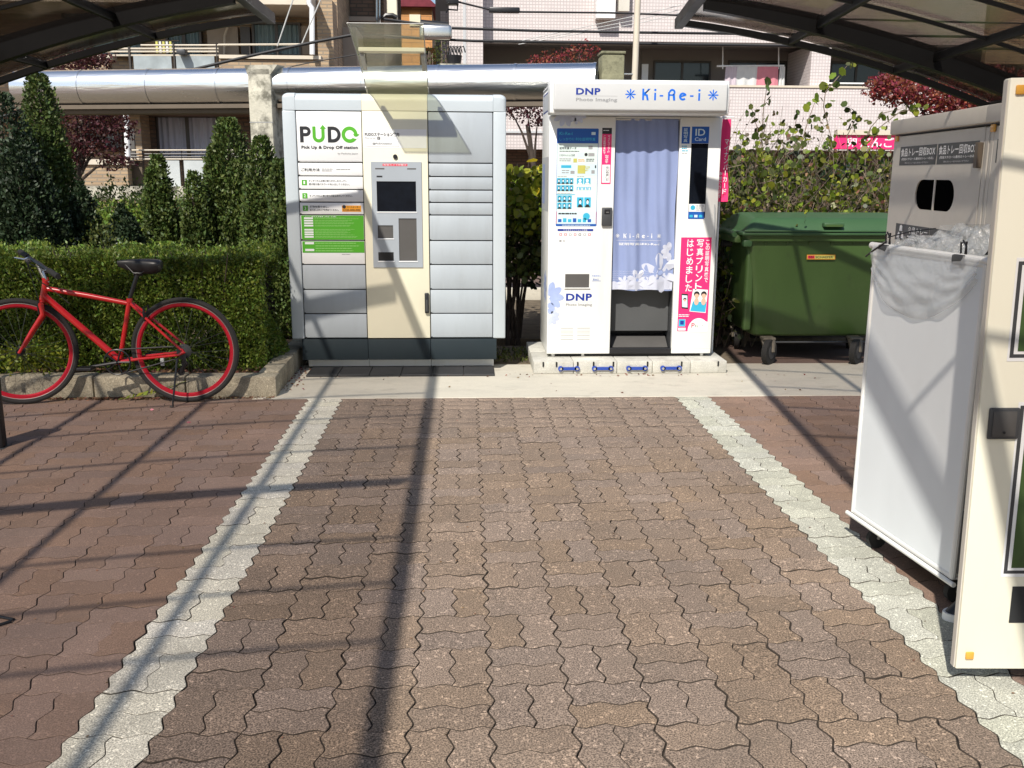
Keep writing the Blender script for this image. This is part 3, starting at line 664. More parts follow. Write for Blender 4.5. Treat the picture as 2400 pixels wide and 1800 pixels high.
p.text('*PUDOステーション案内', -.796, -.548, 1.736, 1.764, 'ink', 2); p.text('Find us on', -.793, -.720, 1.718, 1.730, 'inkg', 2)
p.rect(-.706, -.686, 1.713, 1.733, 'ink', 2); p.text('f', -.699, -.691, 1.716, 1.730, 'whitep', 3)
p.rect(-.793, -.553, 1.663, 1.704, 'inkl', 2); p.rect(-.791, -.555, 1.665, 1.702, 'whitep', 3); p.text('@PUDOstation', -.742, -.600, 1.676, 1.692, 'ink', 4)
o = p.build('station_notice', None); o.data.transform(Matrix.Translation(-LO)); o.parent = lk
# clear rain visor on top: sheet sloping up and forward over the kiosk, cream stiffener, two side brackets
vs = at(872, 212, 4.93); yb, yt = 4.93, 4.12
zb, zt = 2.03, 2.405
x0, x1 = -.775, -.335
def vis(t, x, lift=0): return (x - (.04 * t if x < -.6 else 0), yb + (yt - yb) * t, zb + (zt - zb) * t + .02 * math.sin(math.pi * t) + lift)
v_ = MB()
for j in range(12):
    t0, t1 = j / 12, (j + 1) / 12
    a = [vis(t0, x0), vis(t0, x1), vis(t1, x1), vis(t1, x0)]; b = [vis(t0, x0, .004), vis(t0, x1, .004), vis(t1, x1, .004), vis(t1, x0, .004)]
    fs = [(0, 1, 2, 3), (7, 6, 5, 4), (1, 5, 6, 2), (3, 7, 4, 0)]
    if j == 0: fs.append((0, 4, 5, 1))
    if j == 11: fs.append((3, 2, 6, 7))
    v_.add(a + b, fs)
vo = lp(v_, 'rain_visor', M['clear'], smooth=False)
e_ = MB()
for xx in (x0, x1): e_.tube([Vector(vis(t / 10, xx, .002)) for t in range(11)], .0035, 6)
e_.tube([vis(1, x0, .002), vis(1, x1, .002)], .0035, 6)
lp(e_, 'edge_trim', M['steel'], vo)
t = .66; c = Vector(vis(t, 0)); 
st = MB(); st.rbox(x0, x1, c.y - .045, c.y + .045, c.z - .032, c.z - .004, .004, 1); lp(st, 'stiffener', M['cream'], vo)
for xx in (x0 + .004, x1 - .03):
    q0, q1 = Vector(vis(.40, 0)), Vector(vis(.64, 0)); lp(MB().prism([(q0.y, q0.z - .03), (q1.y, q1.z - .045), (q1.y, q1.z - .005), (q0.y, q0.z - .005)], 'x', xx, xx + .026), 'bracket', M['steel'], vo)
for xx in (x0, x1): lp(MB().tube([(xx, 4.935, 1.99), (xx, 4.935, 2.035), Vector(vis(.12, xx, -.003))], .006, 6), 'hinge_arm', M['steel'], vo)

# ================================================================== BASE BLOCKS AND PHOTO BOOTH
bb = thing('booth_base', 'low base of pale concrete blocks joined by blue plates under the photo booth', 'base', (1.17, 5.1, 0))
BO = Vector((1.17, 5.1, 0))
def bp_(root, O):
    def f(mb, name, m, parent=None, label=None, smooth=True, angle=35):
        me = mb.mesh(name, m, smooth, angle); me.transform(Matrix.Translation(-O))
        o = bpy.data.objects.new(name, me); COL.objects.link(o); o.parent = parent or root
        if label: o['label'] = label
        return o
    return f
bp = bp_(bb, BO)
xb = [.432, .735, 1.065, 1.335, 1.625, 1.905]
for i in range(5):
    for (y0, y1) in ((4.672, 5.08), (5.084, 5.55)):
        g = MB(); g.rbox(xb[i] + .0015, xb[i + 1] - .0015, y0, y1, .005, .098, .006, 2); bp(g, 'block', M['basec'])
for i, xx in enumerate((.70, .955, 1.215, 1.475)):
    g = MB()
    g.prism([(xx - .055, .035), (xx + .055, .035), (xx + .055, .057), (xx - .055, .057)], 'y', 4.655, 4.671)
    for s in (-1, 1): g.cyl((xx + s * .062, 4.655, .046), (xx + s * .062, 4.671, .046), .02, 14)
    pl = bp(g, 'link_plate', M['linkblue'])
    for s in (-1, 1): bp(MB().cyl((xx + s * .062, 4.646, .046), (xx + s * .062, 4.6545, .046), .010, 6), 'bolt', M['chrome'], pl)
for xx in (.50, .60, .76, .88, 1.03, 1.29, 1.55, 1.83): 
    bp(MB().rbox(xx, xx + .012, 4.664, 4.6715, .06, .097, .002, 1), 'joint_clip', M['black'])

YB = 4.85
bt = thing('photo_booth', 'white photo booth with blue curtain and lit style header sign', 'photo booth', (1.18, 5.2, .1))
bt['label'] = 'white photo booth with a blue curtain beside the parcel locker'
BT = Vector((1.18, 5.2, .1)); bt_ = bp_(bt, BT)
Z0, Z1 = .124, 1.890
bt_(MB().rbox(.545, 1.033, YB, YB + .045, Z0, Z1, .006, 2), 'left_panel', M['white'])
bt_(MB().rbox(1.511, 1.820, YB, YB + .045, Z0, Z1, .006, 2), 'right_panel', M['white'])
bt_(MB().box(1.034, 1.510, YB + .002, YB + .04, 1.877, 1.889), 'lintel', M['white'])
bt_(MB().rbox(.545, .585, YB + .046, 5.50, Z0, 2.09, .01, 2), 'side_wall', M['white'], None, None)
bt_(MB().rbox(1.780, 1.820, YB + .046, 5.50, Z0, 2.09, .01, 2), 'side_wall', M['white'])
bt_(MB().rbox(.586, 1.779, 5.46, 5.50, Z0, 2.08, .01, 2), 'back_wall', M['white'])
bt_(MB().rbox(.545, 1.820, YB - .01, 5.505, 2.091, 2.12, .01, 2), 'roof', M['shell'])
bt_(MB().box(.98, 1.032, YB + .046, 5.45, Z0, 1.876), 'inner_partition', M['dkgrey'])
bt_(MB().box(1.512, 1.56, YB + .046, 5.45, Z0, 1.876), 'inner_partition', M['dkgrey'])
bt_(MB().box(1.033, 1.511, 5.35, 5.45, Z0, 1.876), 'inner_back', M['dkgrey'])
bt_(MB().box(1.033, 1.511, YB + .05, 5.349, Z0 + .002, Z0 + .02), 'inner_floor', M['mdgrey'])
bt_(MB().rbox(1.034, 1.510, YB - .002, YB + .05, Z0 + .001, Z0 + .042, .004, 1), 'step_sill', M['black'])
bt_(MB().box(1.034, 1.510, 5.15, 5.345, Z0 + .022, .276), 'seat_plinth', M['black'])
bt_(MB().rbox(1.034, 1.510, 5.0, 5.02, .277, .66, .003, 1), 'leg_panel', M['mdgrey2'])
bt_(MB().prism([(4.91, .145), (5.14, .145), (5.14, .23), (5.05, .23)], 'x', 1.06, 1.50), 'foot_ramp', M['mdgrey'])
bt_(MB().box(.60, 1.79, YB + .05, 5.45, .100, .123), 'base_plate', M['black'])
for xx in (.60, .83, 1.76): bt_(MB().cyl((xx, 4.90, .0985), (xx, 4.90, .1235), .018, 10), 'levelling_foot', M['chrome'])
# seam lines at the bottom of the panels
for x0, x1 in ((.547, 1.031), (1.513, 1.818)): bt_(MB().box(x0, x1, YB - .0006, YB + .0005, .1615, .1635), 'seam', M['inkl'])
# left side details: grey decor strip, window at the header side
p = Print((.545, 0, 0), (0, -1, 0), (0, 0, 1), (-1, 0, 0))
p.rect(-5.42, -4.95, 1.93, 2.07, 'navy', 1); p.rect(-5.40, -4.97, 1.94, 2.06, 'inkl', 2)
p.petals(-5.05, .62, .13, 'flower', 1, 8); p.rect(-5.45, -4.9, 1.2, 1.6, 'inkl', 1); p.rect(-5.40, -5.2, 1.25, 1.55, 'flower', 2)
o = p.build('side_graphic', None); o.data.transform(Matrix.Translation(-BT)); o.parent = bt
# header sign
hz0, hz1, hy = 1.893, 2.125, 4.62
hb = MB(); hb.rbox(.530, 1.810, 4.65, 4.849, hz0, hz1 + .003, .012, 3); hs = bt_(hb, 'header_box', M['white'])
hf = MB(); hf.rbox(.552, 1.792, hy, 4.651, 1.914, 2.110, .030, 5); bt_(hf, 'sign_face', M['shell'], hs)
p = Print((0, hy, 0), (1, 0, 0), (0, 0, 1), (0, -1, 0), .0008)
p.text('*DNP', 0.7103, 0.8823, 2.0215, 2.0673, 'navy', 1); p.rect(0.7083, 1.0034, 2.0134, 2.0149, 'inkg', 1); p.text('*Photo Imaging', 0.7103, 1.0024, 1.9707, 2.0012, 'inkg', 1)
def kirei(p, x0, x1, z0, z1, m, star=True, l=1):
    """the booth's round lettering drawn from bars and rings between two eight-ray stars"""
    W_ = x1 - x0; H = z1 - z0; t = H * .17
    def X(f): return x0 + W_ * f
    for cx in (.055, .94): p.petals(X(cx), (z0 + z1) / 2, H * .50, m, l, 8, .12, .0) if star else None
    a = X(.18); p.rect(a, a + t, z0, z1, m, l); p.poly([(a + t, z0 + H * .42), (a + H * .52, z1), (a + H * .75, z1), (a + t, z0 + H * .68)][::-1], m, l)
    p.poly([(a + t, z0 + H * .60), (a + H * .50, z0 + H * .5), (a + H * .60, z0), (a + H * .42, z0), (a + H * .34, z0 + H * .38), (a + t, z0 + H * .42)][::-1], m, l + 1)
    for f in (.318, .79): a = X(f); p.rect(a - t / 2, a + t / 2, z0, z0 + H * .66, m, l); p.disc(a, z1 - t * .6, t * .62, m, l, 12)
    for f in (.385, .71): p.rect(X(f) - H * .16, X(f) + H * .16, z0 + H * .33, z0 + H * .33 + t * .8, m, l)
    a = X(.455); p.rect(a, a + t, z0, z0 + H * .72, m, l); p.ring(a + H * .38, z0 + H * .70, H * .13, H * .30, m, l, -70, 180, 16); p.rect(a + t * .8, a + H * .62, z0 + H * .40, z0 + H * .40 + t * .8, m, l)
    p.poly([(a + H * .42, z0 + H * .45), (a + H * .64, z0 + H * .45), (a + H * .68, z0), (a + H * .48, z0)], m, l + 1)
    c = (X(.615), z0 + H * .35); p.ring(c[0], c[1], H * .17, H * .35, m, l, 20, 320, 20); p.poly([(c[0] - H * .2, c[1] - t * .4), (c[0] + H * .30, c[1] + t * .5), (c[0] + H * .30, c[1] + t * 1.3), (c[0] - H * .2, c[1] + t * .4)], m, l + 1)
kirei(p, 1.0594, 1.7259, 1.988, 2.0663, 'blueb')
o = p.build('sign_lettering', None); o.data.transform(Matrix.Translation(-BT)); o.parent = hs
# curtain: folded sheet
def cfold(u, z): return .011 * math.sin(u * 15 + .6 * math.sin(z * 3)) * (0.4 + .6 * (1.9 - z)) + .005 * math.sin(u * 37 + z * 4) + .006 * math.sin(u * 4 + 1)
cx0, cx1 = 1.037, 1.505
def cur(z0, z1, off=0):
    def fn(u, v):
        z = z0 + (z1 - z0) * v
        return (cx0 + (cx1 - cx0) * u + .004 * math.sin(z * 9), YB + .024 + cfold(u, z) + off, z + (.006 * math.sin(u * 12) if v == 0 and z0 < .7 else 0))
    return fn
c_ = MB(); c_.grid(cur(.612, 1.874), 70, 60); co = bt_(c_, 'curtain', M['curtain'])
bt_(MB().cyl((1.034, YB + .03, 1.869), (1.510, YB + .03, 1.869), .006, 8), 'curtain_rail', M['chrome'])
class CurtPrint(Print):
    def P(s, a, b, l):
        u = (a - cx0) / (cx1 - cx0); return Vector((a + .004 * math.sin(b * 9), YB + .024 + cfold(u, b) - .0012 - .0006 * l, b))
    def rect(s, a0, a1, b0, b1, m, l=1):
        n = max(1, int(abs(a1 - a0) / .006))
        for i in range(n): Print.rect(s, a0 + (a1 - a0) * i / n, a0 + (a1 - a0) * (i + 1) / n, b0, b1, m, l)
        return s
p = CurtPrint((0, 0, 0), (1, 0, 0), (0, 0, 1), (0, -1, 0))
p.mb.grid(lambda u, v: tuple(p.P(cx0 + (cx1 - cx0) * u, .617 + (.055 + .04 * u + .006 * math.sin(u * 40)) * v, 1)), 70, 3, p.mi('lace'))
kirei(p, 1.055, 1.405, 1.006, 1.040, 'whitep', True, 1)
p.rect(1.065, 1.40, .988, .9895, 'whitep', 1)
p.text('証明写真はKi-Re-i', 1.085, 1.385, .952, .972, 'whitep', 1)
p.petals(1.405, .745, .155, 'lace', 2, 6, .20, .16, 38, 360)
p.disc(1.405, .745, .020, 'flower', 3); p.petals(1.475, .905, .075, 'lace', 2, 5, .26, .15, 100, 200)
p.petals(1.235, .690, .085, 'lace', 2, 7, .22, .15, 10, 360); p.disc(1.235, .690, .012, 'flower', 3)
p.petals(1.13, .675, .05, 'lace', 2, 6, .22, .15, 20, 360)
rr = random.Random(5)
for i in range(46):
    for jz in range(5):
        xx = 1.045 + i * .0098; p.disc(xx, .690 + jz * .016 + .004 * (i % 2), .0023, 'lace', 1, 6) if (jz < 3 or i < 30) else None
bt_co = p.mb.build('curtain_print', p.mats, None, smooth=False); bt_co.data.transform(Matrix.Translation(-BT)); bt_co.parent = co
# coin unit, delivery tray, mirror window
cu_ = MB(); cu_.rbox(.944, 1.021, YB - .022, YB - .001, 1.098, 1.234, .006, 2); cc = bt_(cu_, 'coin_unit', M['dkgrey'])
bt_(MB().box(.962, 1.005, YB - .0228, YB - .0221, 1.185, 1.22), 'coin_plate', M['black'], cc); bt_(MB().box(.975, .995, YB - .0234, YB - .0229, 1.197, 1.203), 'coin_slot', M['chrome'], cc)
bt_(MB().box(.679, .862, YB - .0012, YB - .0004, .636, .738), 'delivery_tray', M['mdgrey'])
bt_(MB().rbox(.672, .869, YB - .012, YB - .0005, .628, .635, .002, 1), 'tray_lip', M['white'])
bt_(MB().box(1.598, 1.725, YB - .0012, YB - .0004, 1.160, 1.701), 'mirror_window', M['screen'])
p = Print((0, YB - .0004, 0), (1, 0, 0), (0, 0, 1), (0, -1, 0))
def NEWP(nm):
    global p
    o = p.build(nm, None); o.data.transform(Matrix.Translation(-BT)); o.parent = bt
    p = Print((0, YB - .0004, 0), (1, 0, 0), (0, 0, 1), (0, -1, 0))
# price and instruction poster on the left panel
X0, X1 = .601, .908
def rr_(a0, a1, b0, b1, m, l, r=.008):
    pts = []
    for (cx, cz, s) in ((a1 - r, b0 + r, -90), (a1 - r, b1 - r, 0), (a0 + r, b1 - r, 90), (a0 + r, b0 + r, 180)):
        for k in range(4): t = R(s + 30 * k); pts.append((cx + r * math.cos(t), cz + r * math.sin(t)))
    p.poly(pts, m, l)
rr_(X0, X1, 1.095, 1.803, 'blue', 1); p.rect(X0 + .003, X1 - .003, 1.112, 1.697, 'paleg', 2)
p.text('Ki-Re-i', .620, .715, 1.755, 1.778, 'cyan', 2); p.text('しっかり便利な証明写真', .620, .885, 1.715, 1.738, 'cyan', 2); p.rect(.855, .885, 1.757, 1.778, 'pale', 2)
p.text('証明写真データ', .622, .745, 1.652, 1.672, 'ink', 3); p.lines(.622, .79, 1.635, 1.645, 1, 'ink', 3); p.text('使えるキャッシュレス決済', .622, .735, 1.603, 1.620, 'ink', 3); p.rect(.835, .865, 1.655, 1.68, 'inkg', 3)
p.rect(.755, .80, 1.60, 1.63, 'pale', 3); p.disc(.818, 1.617, .012, 'ink', 3); p.rect(.835, .88, 1.605, 1.628, 'inkg', 3)
p.lines(.622, .71, 1.565, 1.592, 2, 'inkg', 3); p.rect(.725, .752, 1.560, 1.588, 'olive', 3); p.lines(.76, .82, 1.565, 1.585, 2, 'orange', 3); p.lines(.82, .89, 1.565, 1.590, 2, 'ink', 3)
p.rect(X0 + .004, .742, 1.470, 1.548, 'pale', 3); p.rect(.635, .71, 1.520, 1.540, 'cyan', 4); p.lines(.64, .70, 1.478, 1.510, 2, 'inkg', 4); p.rect(.705, .735, 1.478, 1.50, 'inkg', 4)
p.rect(.750, .90, 1.470, 1.548, 'pale', 3); p.rect(.757, .815, 1.480, 1.540, 'olive', 4); p.lines(.80, .85, 1.495, 1.535, 3, 'olive', 5); p.rect(.86, .885, 1.480, 1.505, 'inkg', 4); p.rect(.885, .895, 1.52, 1.54, 'ink', 4)
p.lines(.61, .70, 1.454, 1.463, 1, 'inkg', 3); p.lines(.755, .82, 1.454, 1.463, 1, 'inkg', 3)
def idph(x0, z0, w, h, hair=True):
    p.rect(x0, x0 + w, z0, z0 + h, 'cyan', 3); p.disc(x0 + w * .5, z0 + h * .60, w * .24, 'ink' if hair else 'whitep', 4, 10, h * .26)
    p.disc(x0 + w * .5, z0 + h * .52, w * .17, 'whitep', 5, 10, h * .2); p.poly([(x0 + w * .1, z0), (x0 + w * .9, z0), (x0 + w * .7, z0 + h * .28), (x0 + w * .3, z0 + h * .28)], 'ink' if hair else 'whitep', 4)
for r_ in range(2):
    for c in range(4): idph(.606 + c * .031, 1.405 - r_ * .052, .029, .042)
for c in range(2): idph(.754 + c * .054, 1.403, .047, .044, False)
for c in range(4): idph(.754 + c * .027, 1.360, .024, .022, False)
p.rect(X0 + .004, .742, 1.325, 1.33, 'cyan', 3); p.lines(.61, .72, 1.332, 1.340, 1, 'inkg', 3)
for r_ in range(2):
    for c in range(3): idph(.610 + c * .037, 1.275 - r_ * .052, .034, .046)
for c in range(2): idph(.757 + c * .055, 1.235, .049, .073)
p.rect(X0 + .004, X1 - .004, 1.114, 1.203, 'pale', 3); p.rect(X0 + .004, X0 + .007, 1.114, 1.203, 'red', 4); p.rect(X1 - .007, X1 - .004, 1.114, 1.203, 'red', 4)
p.lines(.62, .79, 1.180, 1.196, 1, 'ink', 4, .7); p.disc(.83, 1.168, .026, 'cyan', 4)
for i in range(7): p.rect(.618 + i * .037, .618 + i * .037 + .026, 1.125, 1.148 + .006 * (i % 2), 'cyan' if i % 3 else 'blue', 4)
p.lines(.65, .88, 1.098, 1.108, 1, 'pale', 3)
p.rect(.616, .884, 1.059, 1.075, 'navy', 1); p.text('使えるキャッシュレス決済', .66, .84, 1.062, 1.072, 'whitep', 2)
p.rect(.612, .886, .952, 1.052, 'whitep', 1)
for i, m_ in enumerate(('red', 'red', 'inkg', 'red', 'ink', 'inkg', 'red')): p.rect(.630 + i * .036, .630 + i * .036 + .02, 1.026, 1.042, m_, 2); p.rect(.634 + i * .036, .630 + i * .036 + .016, 1.030, 1.038, 'whitep', 3)
p.rect(.630, .647, .978, .994, 'inkg', 2); p.ring(.668, .986, .004, .009, 'inkg', 2, 40, 320, 10)
NEWP('price_poster')
# red strip
p.rect(.934, 1.005, 1.405, 1.808, 'pink', 1); p.rect(.934, 1.005, 1.765, 1.808, 'ink', 2); p.lines(.942, .998, 1.785, 1.795, 1, 'whitep', 3)
p.vtext('マイナンバーカード', .985, .017, 1.755, 1.630, 'whitep', 2); p.vtext('この証明写真機で', .953, .017, 1.755, 1.620, 'whitep', 2); p.vtext('申請できます', .972, .024, 1.615, 1.555, 'whitep', 2)
p.rect(.940, .999, 1.415, 1.545, 'whitep', 2); p.vtext('はじめました', .978, .020, 1.535, 1.425, 'ink', 3); p.lines(.988, .995, 1.43, 1.53, 12, 'inkg', 3)
NEWP('red_strip_sticker')
# tray text, logo, vents, flowers
p.text('写真受取口', .882, .952, .716, .733, 'flower', 1); p.text('取出口', .890, .935, .690, .704, 'blue', 1); p.rect(.882, .952, .684, .687, 'blue', 1)
NEWP('tray_label')
p.text('*DNP', .688, .886, .535, .590, 'navy', 1); p.rect(.688, .888, .525, .5265, 'inkl', 1); p.text('*Photo Imaging', .688, .888, .490, .515, 'inkg', 1)
NEWP('logo_print')
for g0, g1 in ((.652, .748), (.778, .876)):
    for k in range(7): p.rect(g0, g1, .322 - k * .0145, .3255 - k * .0145, 'inkl' if k % 2 else 'inkg', 1)
def half(ax, az, r, n, w, m, st, l=1):
    for k in range(n):
        t = R(st[0] + (st[1] - st[0]) * k / max(1, n - 1)); d = (math.cos(t), math.sin(t)); q = (-d[1], d[0]); pts = []
        for (u, ww) in ((.08, .3), (.4, .9), (.72, 1), (.92, .55), (1, 0), (.92, -.55), (.72, -1), (.4, -.9), (.08, -.3)):
            X_ = ax + r * (d[0] * u + q[0] * ww * w); pts.append((max(.551, X_), az + r * (d[1] * u + q[1] * ww * w)))
        p.poly(pts, m, l + (k % 2))
NEWP('vent_print')
half(.556, .565, .118, 4, .22, 'flower', (-42, 74)); half(.575, .415, .07, 5, .24, 'flower2', (-100, 60), 1)
half(.553, .478, .05, 3, .5, 'flower', (-50, 50), 1)
NEWP('flower_print')
for (ax, rr__, ll) in ((.66, .075, (-150, -30)), (.745, .055, (-130, -20))): half(ax, 1.905, rr__ + .02, 4, .2, 'flower2', ll, 1)
NEWP('flower_print')
# right panel: blue squares, window stickers, pink poster
p.rect(1.598, 1.727, 1.703, 1.822, 'blue', 1); p.text('ID', 1.625, 1.697, 1.757, 1.806, 'pale', 2); p.text('Card', 1.622, 1.705, 1.720, 1.745, 'pale', 2)
NEWP('card_sticker')
p.rect(1.524, 1.584, 1.700, 1.820, 'blue', 1); p.vtext('証明写真', 1.553, .030, 1.813, 1.708, 'pale', 2); p.lines(1.528, 1.58, 1.64, 1.69, 3, 'cyan', 1); p.lines(1.53, 1.575, 1.625, 1.637, 1, 'inkg', 1)
NEWP('skin_sticker')
p.rect(1.600, 1.722, 1.205, 1.262, 'whitep', 3); p.rect(1.597, 1.719, 1.152, 1.204, 'blue', 3); p.disc(1.63, 1.235, .018, 'cyan', 4); p.lines(1.655, 1.715, 1.21, 1.255, 3, 'inkg', 4)
for i in range(3): p.rect(1.607 + i * .036, 1.632 + i * .036, 1.163, 1.182, 'cyan' if i != 1 else 'pale', 4)
NEWP('window_sticker')
A0, A1, B0, B1 = 1.552, 1.785, .298, 1.014
p.rect(A0, A1, B0, B1, 'pink', 1)
p.vtext('この証明写真機で', 1.757, .030, .998, .672, 'whitep', 2)
p.vtext('写真プリント', 1.700, .052, 1.003, .610, 'whitep', 2); p.vtext('はじめました', 1.625, .050, 1.003, .600, 'whitep', 2)
# two plain smiling half figures and a small card
p.poly([(1.660, .625), (1.775, .618), (1.766, .440), (1.640, .452)][::-1], 'whitep', 2); p.poly([(1.664, .53), (1.770, .525), (1.763, .446), (1.645, .456)][::-1], 'cyan', 3)
for xx in (1.690, 1.745): p.disc(xx, .585, .022, 'ink', 4); p.disc(xx, .572, .017, 'skin', 5); p.disc(xx, .528, .018, 'skin', 4, 12, .028)
p.poly([(1.572, .590), (1.622, .586), (1.628, .470), (1.578, .475)][::-1], 'ink', 2); p.poly([(1.577, .578), (1.618, .574), (1.623, .482), (1.582, .486)][::-1], 'pale', 3); p.disc(1.600, .545, .012, 'ink', 4); p.disc(1.600, .538, .009, 'skin', 5)
p.lines(1.558, 1.64, .408, .432, 2, 'whitep', 2); p.rect(1.560, 1.612, .335, .392, 'cyan', 2); p.rect(1.572, 1.60, .35, .38, 'navy', 3); p.rect(1.558, 1.616, .304, .325, 'whitep', 2)
pts = [(1.632 + (.155 if False else 0), B0 - .004)] + [(1.715 + .083 * math.cos(R(180 - 12 * k)), .300 + .10 * math.sin(R(180 - 12 * k))) for k in range(12)] + [(1.786, .372), (1.786, B0 - .004)]
p.poly(pts[::-1], 'whitep', 3); p.text('P', 1.660, 1.685, .325, .362, 'red', 4); p.text('ミニ', 1.690, 1.710, .328, .352, 'green', 4); p.text('Pミニプリ', 1.688, 1.765, .326, .352, 'inkg', 5)
o = p.build('pink_poster', None); o.data.transform(Matrix.Translation(-BT)); o.parent = bt
# small hook rail at the window
bt_(MB().tube([(1.790, YB - .02, 1.26), (1.800, YB - .02, 1.05), (1.818, YB - .01, .9)], .004, 6), 'corner_strap', M['frostw'])

# pink banner standing behind the booth's right side
bn = thing('banner', 'narrow pink cloth banner with white lettering hanging beside the booth', 'banner', (1.86, 5.0, 0))
bq = bp_(bn, Vector((1.86, 5.0, 0)))
def ban(u, v): z = 1.885 - .61 * v; return (1.826 + .035 * (1 - v) + (.062 + .04 * v) * u + .004 * math.sin(v * 9), 5.0 + .012 * math.sin(u * 5 + v * 6), z)
b_ = MB(); b_.grid(ban, 8, 30); 
b2 = MB(); b2.grid(ban, 8, 30); bq(b_, 'cloth', M['pink'])
p = Print((0, 4.982, 0), (1, 0, 0), (0, 0, 1), (0, -1, 0))
p.vtext('マイナンバーカード', 1.898, .030, 1.74, 1.33, 'whitep', 1); p.vtext('申請できます', 1.862, .024, 1.50, 1.30, 'whitep', 1)
o = p.build('banner_lettering', None); o.data.transform(Matrix.Translation((-1.86, -5.0, 0))); o.parent = bn
bq(MB().cyl((1.875, 5.025, 0.0), (1.875, 5.025, 1.92), .008, 8), 'pole', M['whitep'])
bq(MB().cyl((1.86, 5.02, 1.90), (1.95, 5.0, 1.90), .005, 6), 'top_rod', M['whitep'])
bq(MB().rbox(1.80, 1.98, 4.95, 5.10, .005, .05, .01, 1), 'foot', M['black'])

# ================================================================== CANOPIES
def canopy(tip, rz, side, label, group, ztop, arms):
    """cantilever bicycle canopy: local +x runs from the front edge down to the posts, local +y runs from the near street end towards the camera"""
    root = thing('canopy', label, 'canopy', tip, rz, group)
    sg = side
    def profz(u): return ztop - .12 * u - .070 * u * u
    def P(u, d, dz=0.0): return Vector((sg * u, -d, profz(u) + dz))
    L_ = 10.0; U = 2.62
    def rail(d, r, u0, u1, lo, hi, name, w):
        n = 18; mb = MB(); pl = []
        pts = [u0 + (u1 - u0) * i / n for i in range(n + 1)]
        vs = []
        for u in pts:
            k = 1.0
            if lo < -.05: k = .45 + .55 * min(1, (u - u0) / 1.2)
            for (dy, dz) in ((-w, hi), (w, hi), (w, lo * k), (-w, lo * k)): vs.append(P(u, d + dy, dz))
        fs = []
        for i in range(n):
            for k in range(4): fs.append((i * 4 + k, i * 4 + (k + 1) % 4, (i + 1) * 4 + (k + 1) % 4, (i + 1) * 4 + k))
        fs += [(0, 3, 2, 1), (n * 4, n * 4 + 1, n * 4 + 2, n * 4 + 3)]
        mb.add(vs, fs); return mb.build(name, M['alu'], root, True, 30)
    ds = [0.0, .65, 1.35, 1.95, 2.55, 3.25, 3.87, 4.6, 5.05, 5.5, 6.2, 6.9, 7.6, 8.3, 9.0, 9.7]
    for i, d in enumerate(ds):
        if i in arms:
            rail(d, 0, .06, U, -.072, .050, 'arm', .030 if i == 1 else .020)
            mb = MB(); mb.tube([P(U, d, -.03), P(U + .22, d, -.10), (sg * (U + .36), -d, 1.25), (sg * (U + .40), -d, -.01)], [.055, .06, .06, .065], 12)
            mb.rbox(sg * (U + .40) - .1, sg * (U + .40) + .1, -d - .1, -d + .1, 0.0, .015, .003, 1); mb.build('post', M['alu'], root)
        else: rail(d, 0, .0, U, -.010 if i else -.03, .008, 'end_rafter' if i == 0 else 'rafter', .008 if i else .022)
    # purlins along the length
    for k, u in enumerate((0.0, .70, 1.36, 1.97, U)):
        mb = MB(); z = profz(u); s_ = sg
        w = .022 if k == 0 else .015; h = .045 if k == 0 else .028
        mb.rbox(s_ * u - w - (.005 if k == 0 else 0), s_ * u + w + (.005 if k == 0 else 0), -9.75, .03, z - h, z + .018, .005, 2)
        mb.build('front_beam' if k == 0 else 'purlin', M['alu'], root)
    # tinted sheets between rafters
    ds2 = ds
    for i in range(len(ds2) - 1):
        mb = MB(); n = 14; a = ds2[i] + .003; b = ds2[i + 1] - .003; vs = []
        for k in range(n + 1):
            u = .03 + (U - .04) * k / n; vs += [P(u, a, .016), P(u, b, .016), P(u, a, .0195), P(u, b, .0195)]
        fs = []
        for k in range(n):
            q = 4 * k; fs += [(q, q + 1, q + 5, q + 4), (q + 2, q + 6, q + 7, q + 3), (q, q + 4, q + 6, q + 2), (q + 1, q + 3, q + 7, q + 5)]
        mb.add(vs, fs); mb.build('roof_sheet', M['tint'], root, False)
    return root
canopy((-1.249, 3.85, 0), 0, -1, 'black framed cantilever canopy with bronze sheets over the left bay', 'cantilever bicycle canopies', 2.405, {1, 6, 12})
canopy((1.284, 3.97, 0), -math.atan(.0985), 1, 'black framed cantilever canopy with bronze sheets over the recycling cabinets', 'cantilever bicycle canopies', 2.422, {1, 15})

# ================================================================== GREEN BIN
gb = thing('wheeled_bin', 'large green wheeled refuse container with an orange sticker', 'bin', (2.78, 5.45, 0))
GO = Vector((2.78, 5.45, 0)); gq = bp_(gb, GO)
def bincs(z):  # half sizes: x from centre, front y, back y
    t = (z - .21) / .80; return (2.78, .555 + .105 * t, 5.13 - .075 * t, 5.78 + .09 * t)
def loop(z, r=.05, grow=0):
    c, hx, y0, y1 = bincs(z); hx += grow; y0 -= grow; y1 += grow; pts = []
    for (cx, cy, s) in ((c + hx - r, y0 + r, -90), (c + hx - r, y1 - r, 0), (c - hx + r, y1 - r, 90), (c - hx + r, y0 + r, 180)):
        for k in range(5): t = R(s + 22.5 * k); pts.append((cx + r * math.cos(t), cy + r * math.sin(t), z))
    return pts
b = MB(); zs = [.21, .23, .5, .9, .97, .975, 1.02]; gr = [-.02, 0, 0, 0, .0, .03, .03]; ls = [loop(z, .06, g) for z, g in zip(zs, gr)]
n = len(ls[0]); vs = [p for l in ls for p in l]; fs = [tuple(range(n))[::-1]] + [(i * n + k, i * n + (k + 1) % n, (i + 1) * n + (k + 1) % n, (i + 1) * n + k) for i in range(len(ls) - 1) for k in range(n)]
b.add(vs, fs); gq(b, 'tub', M['bin'], angle=50)
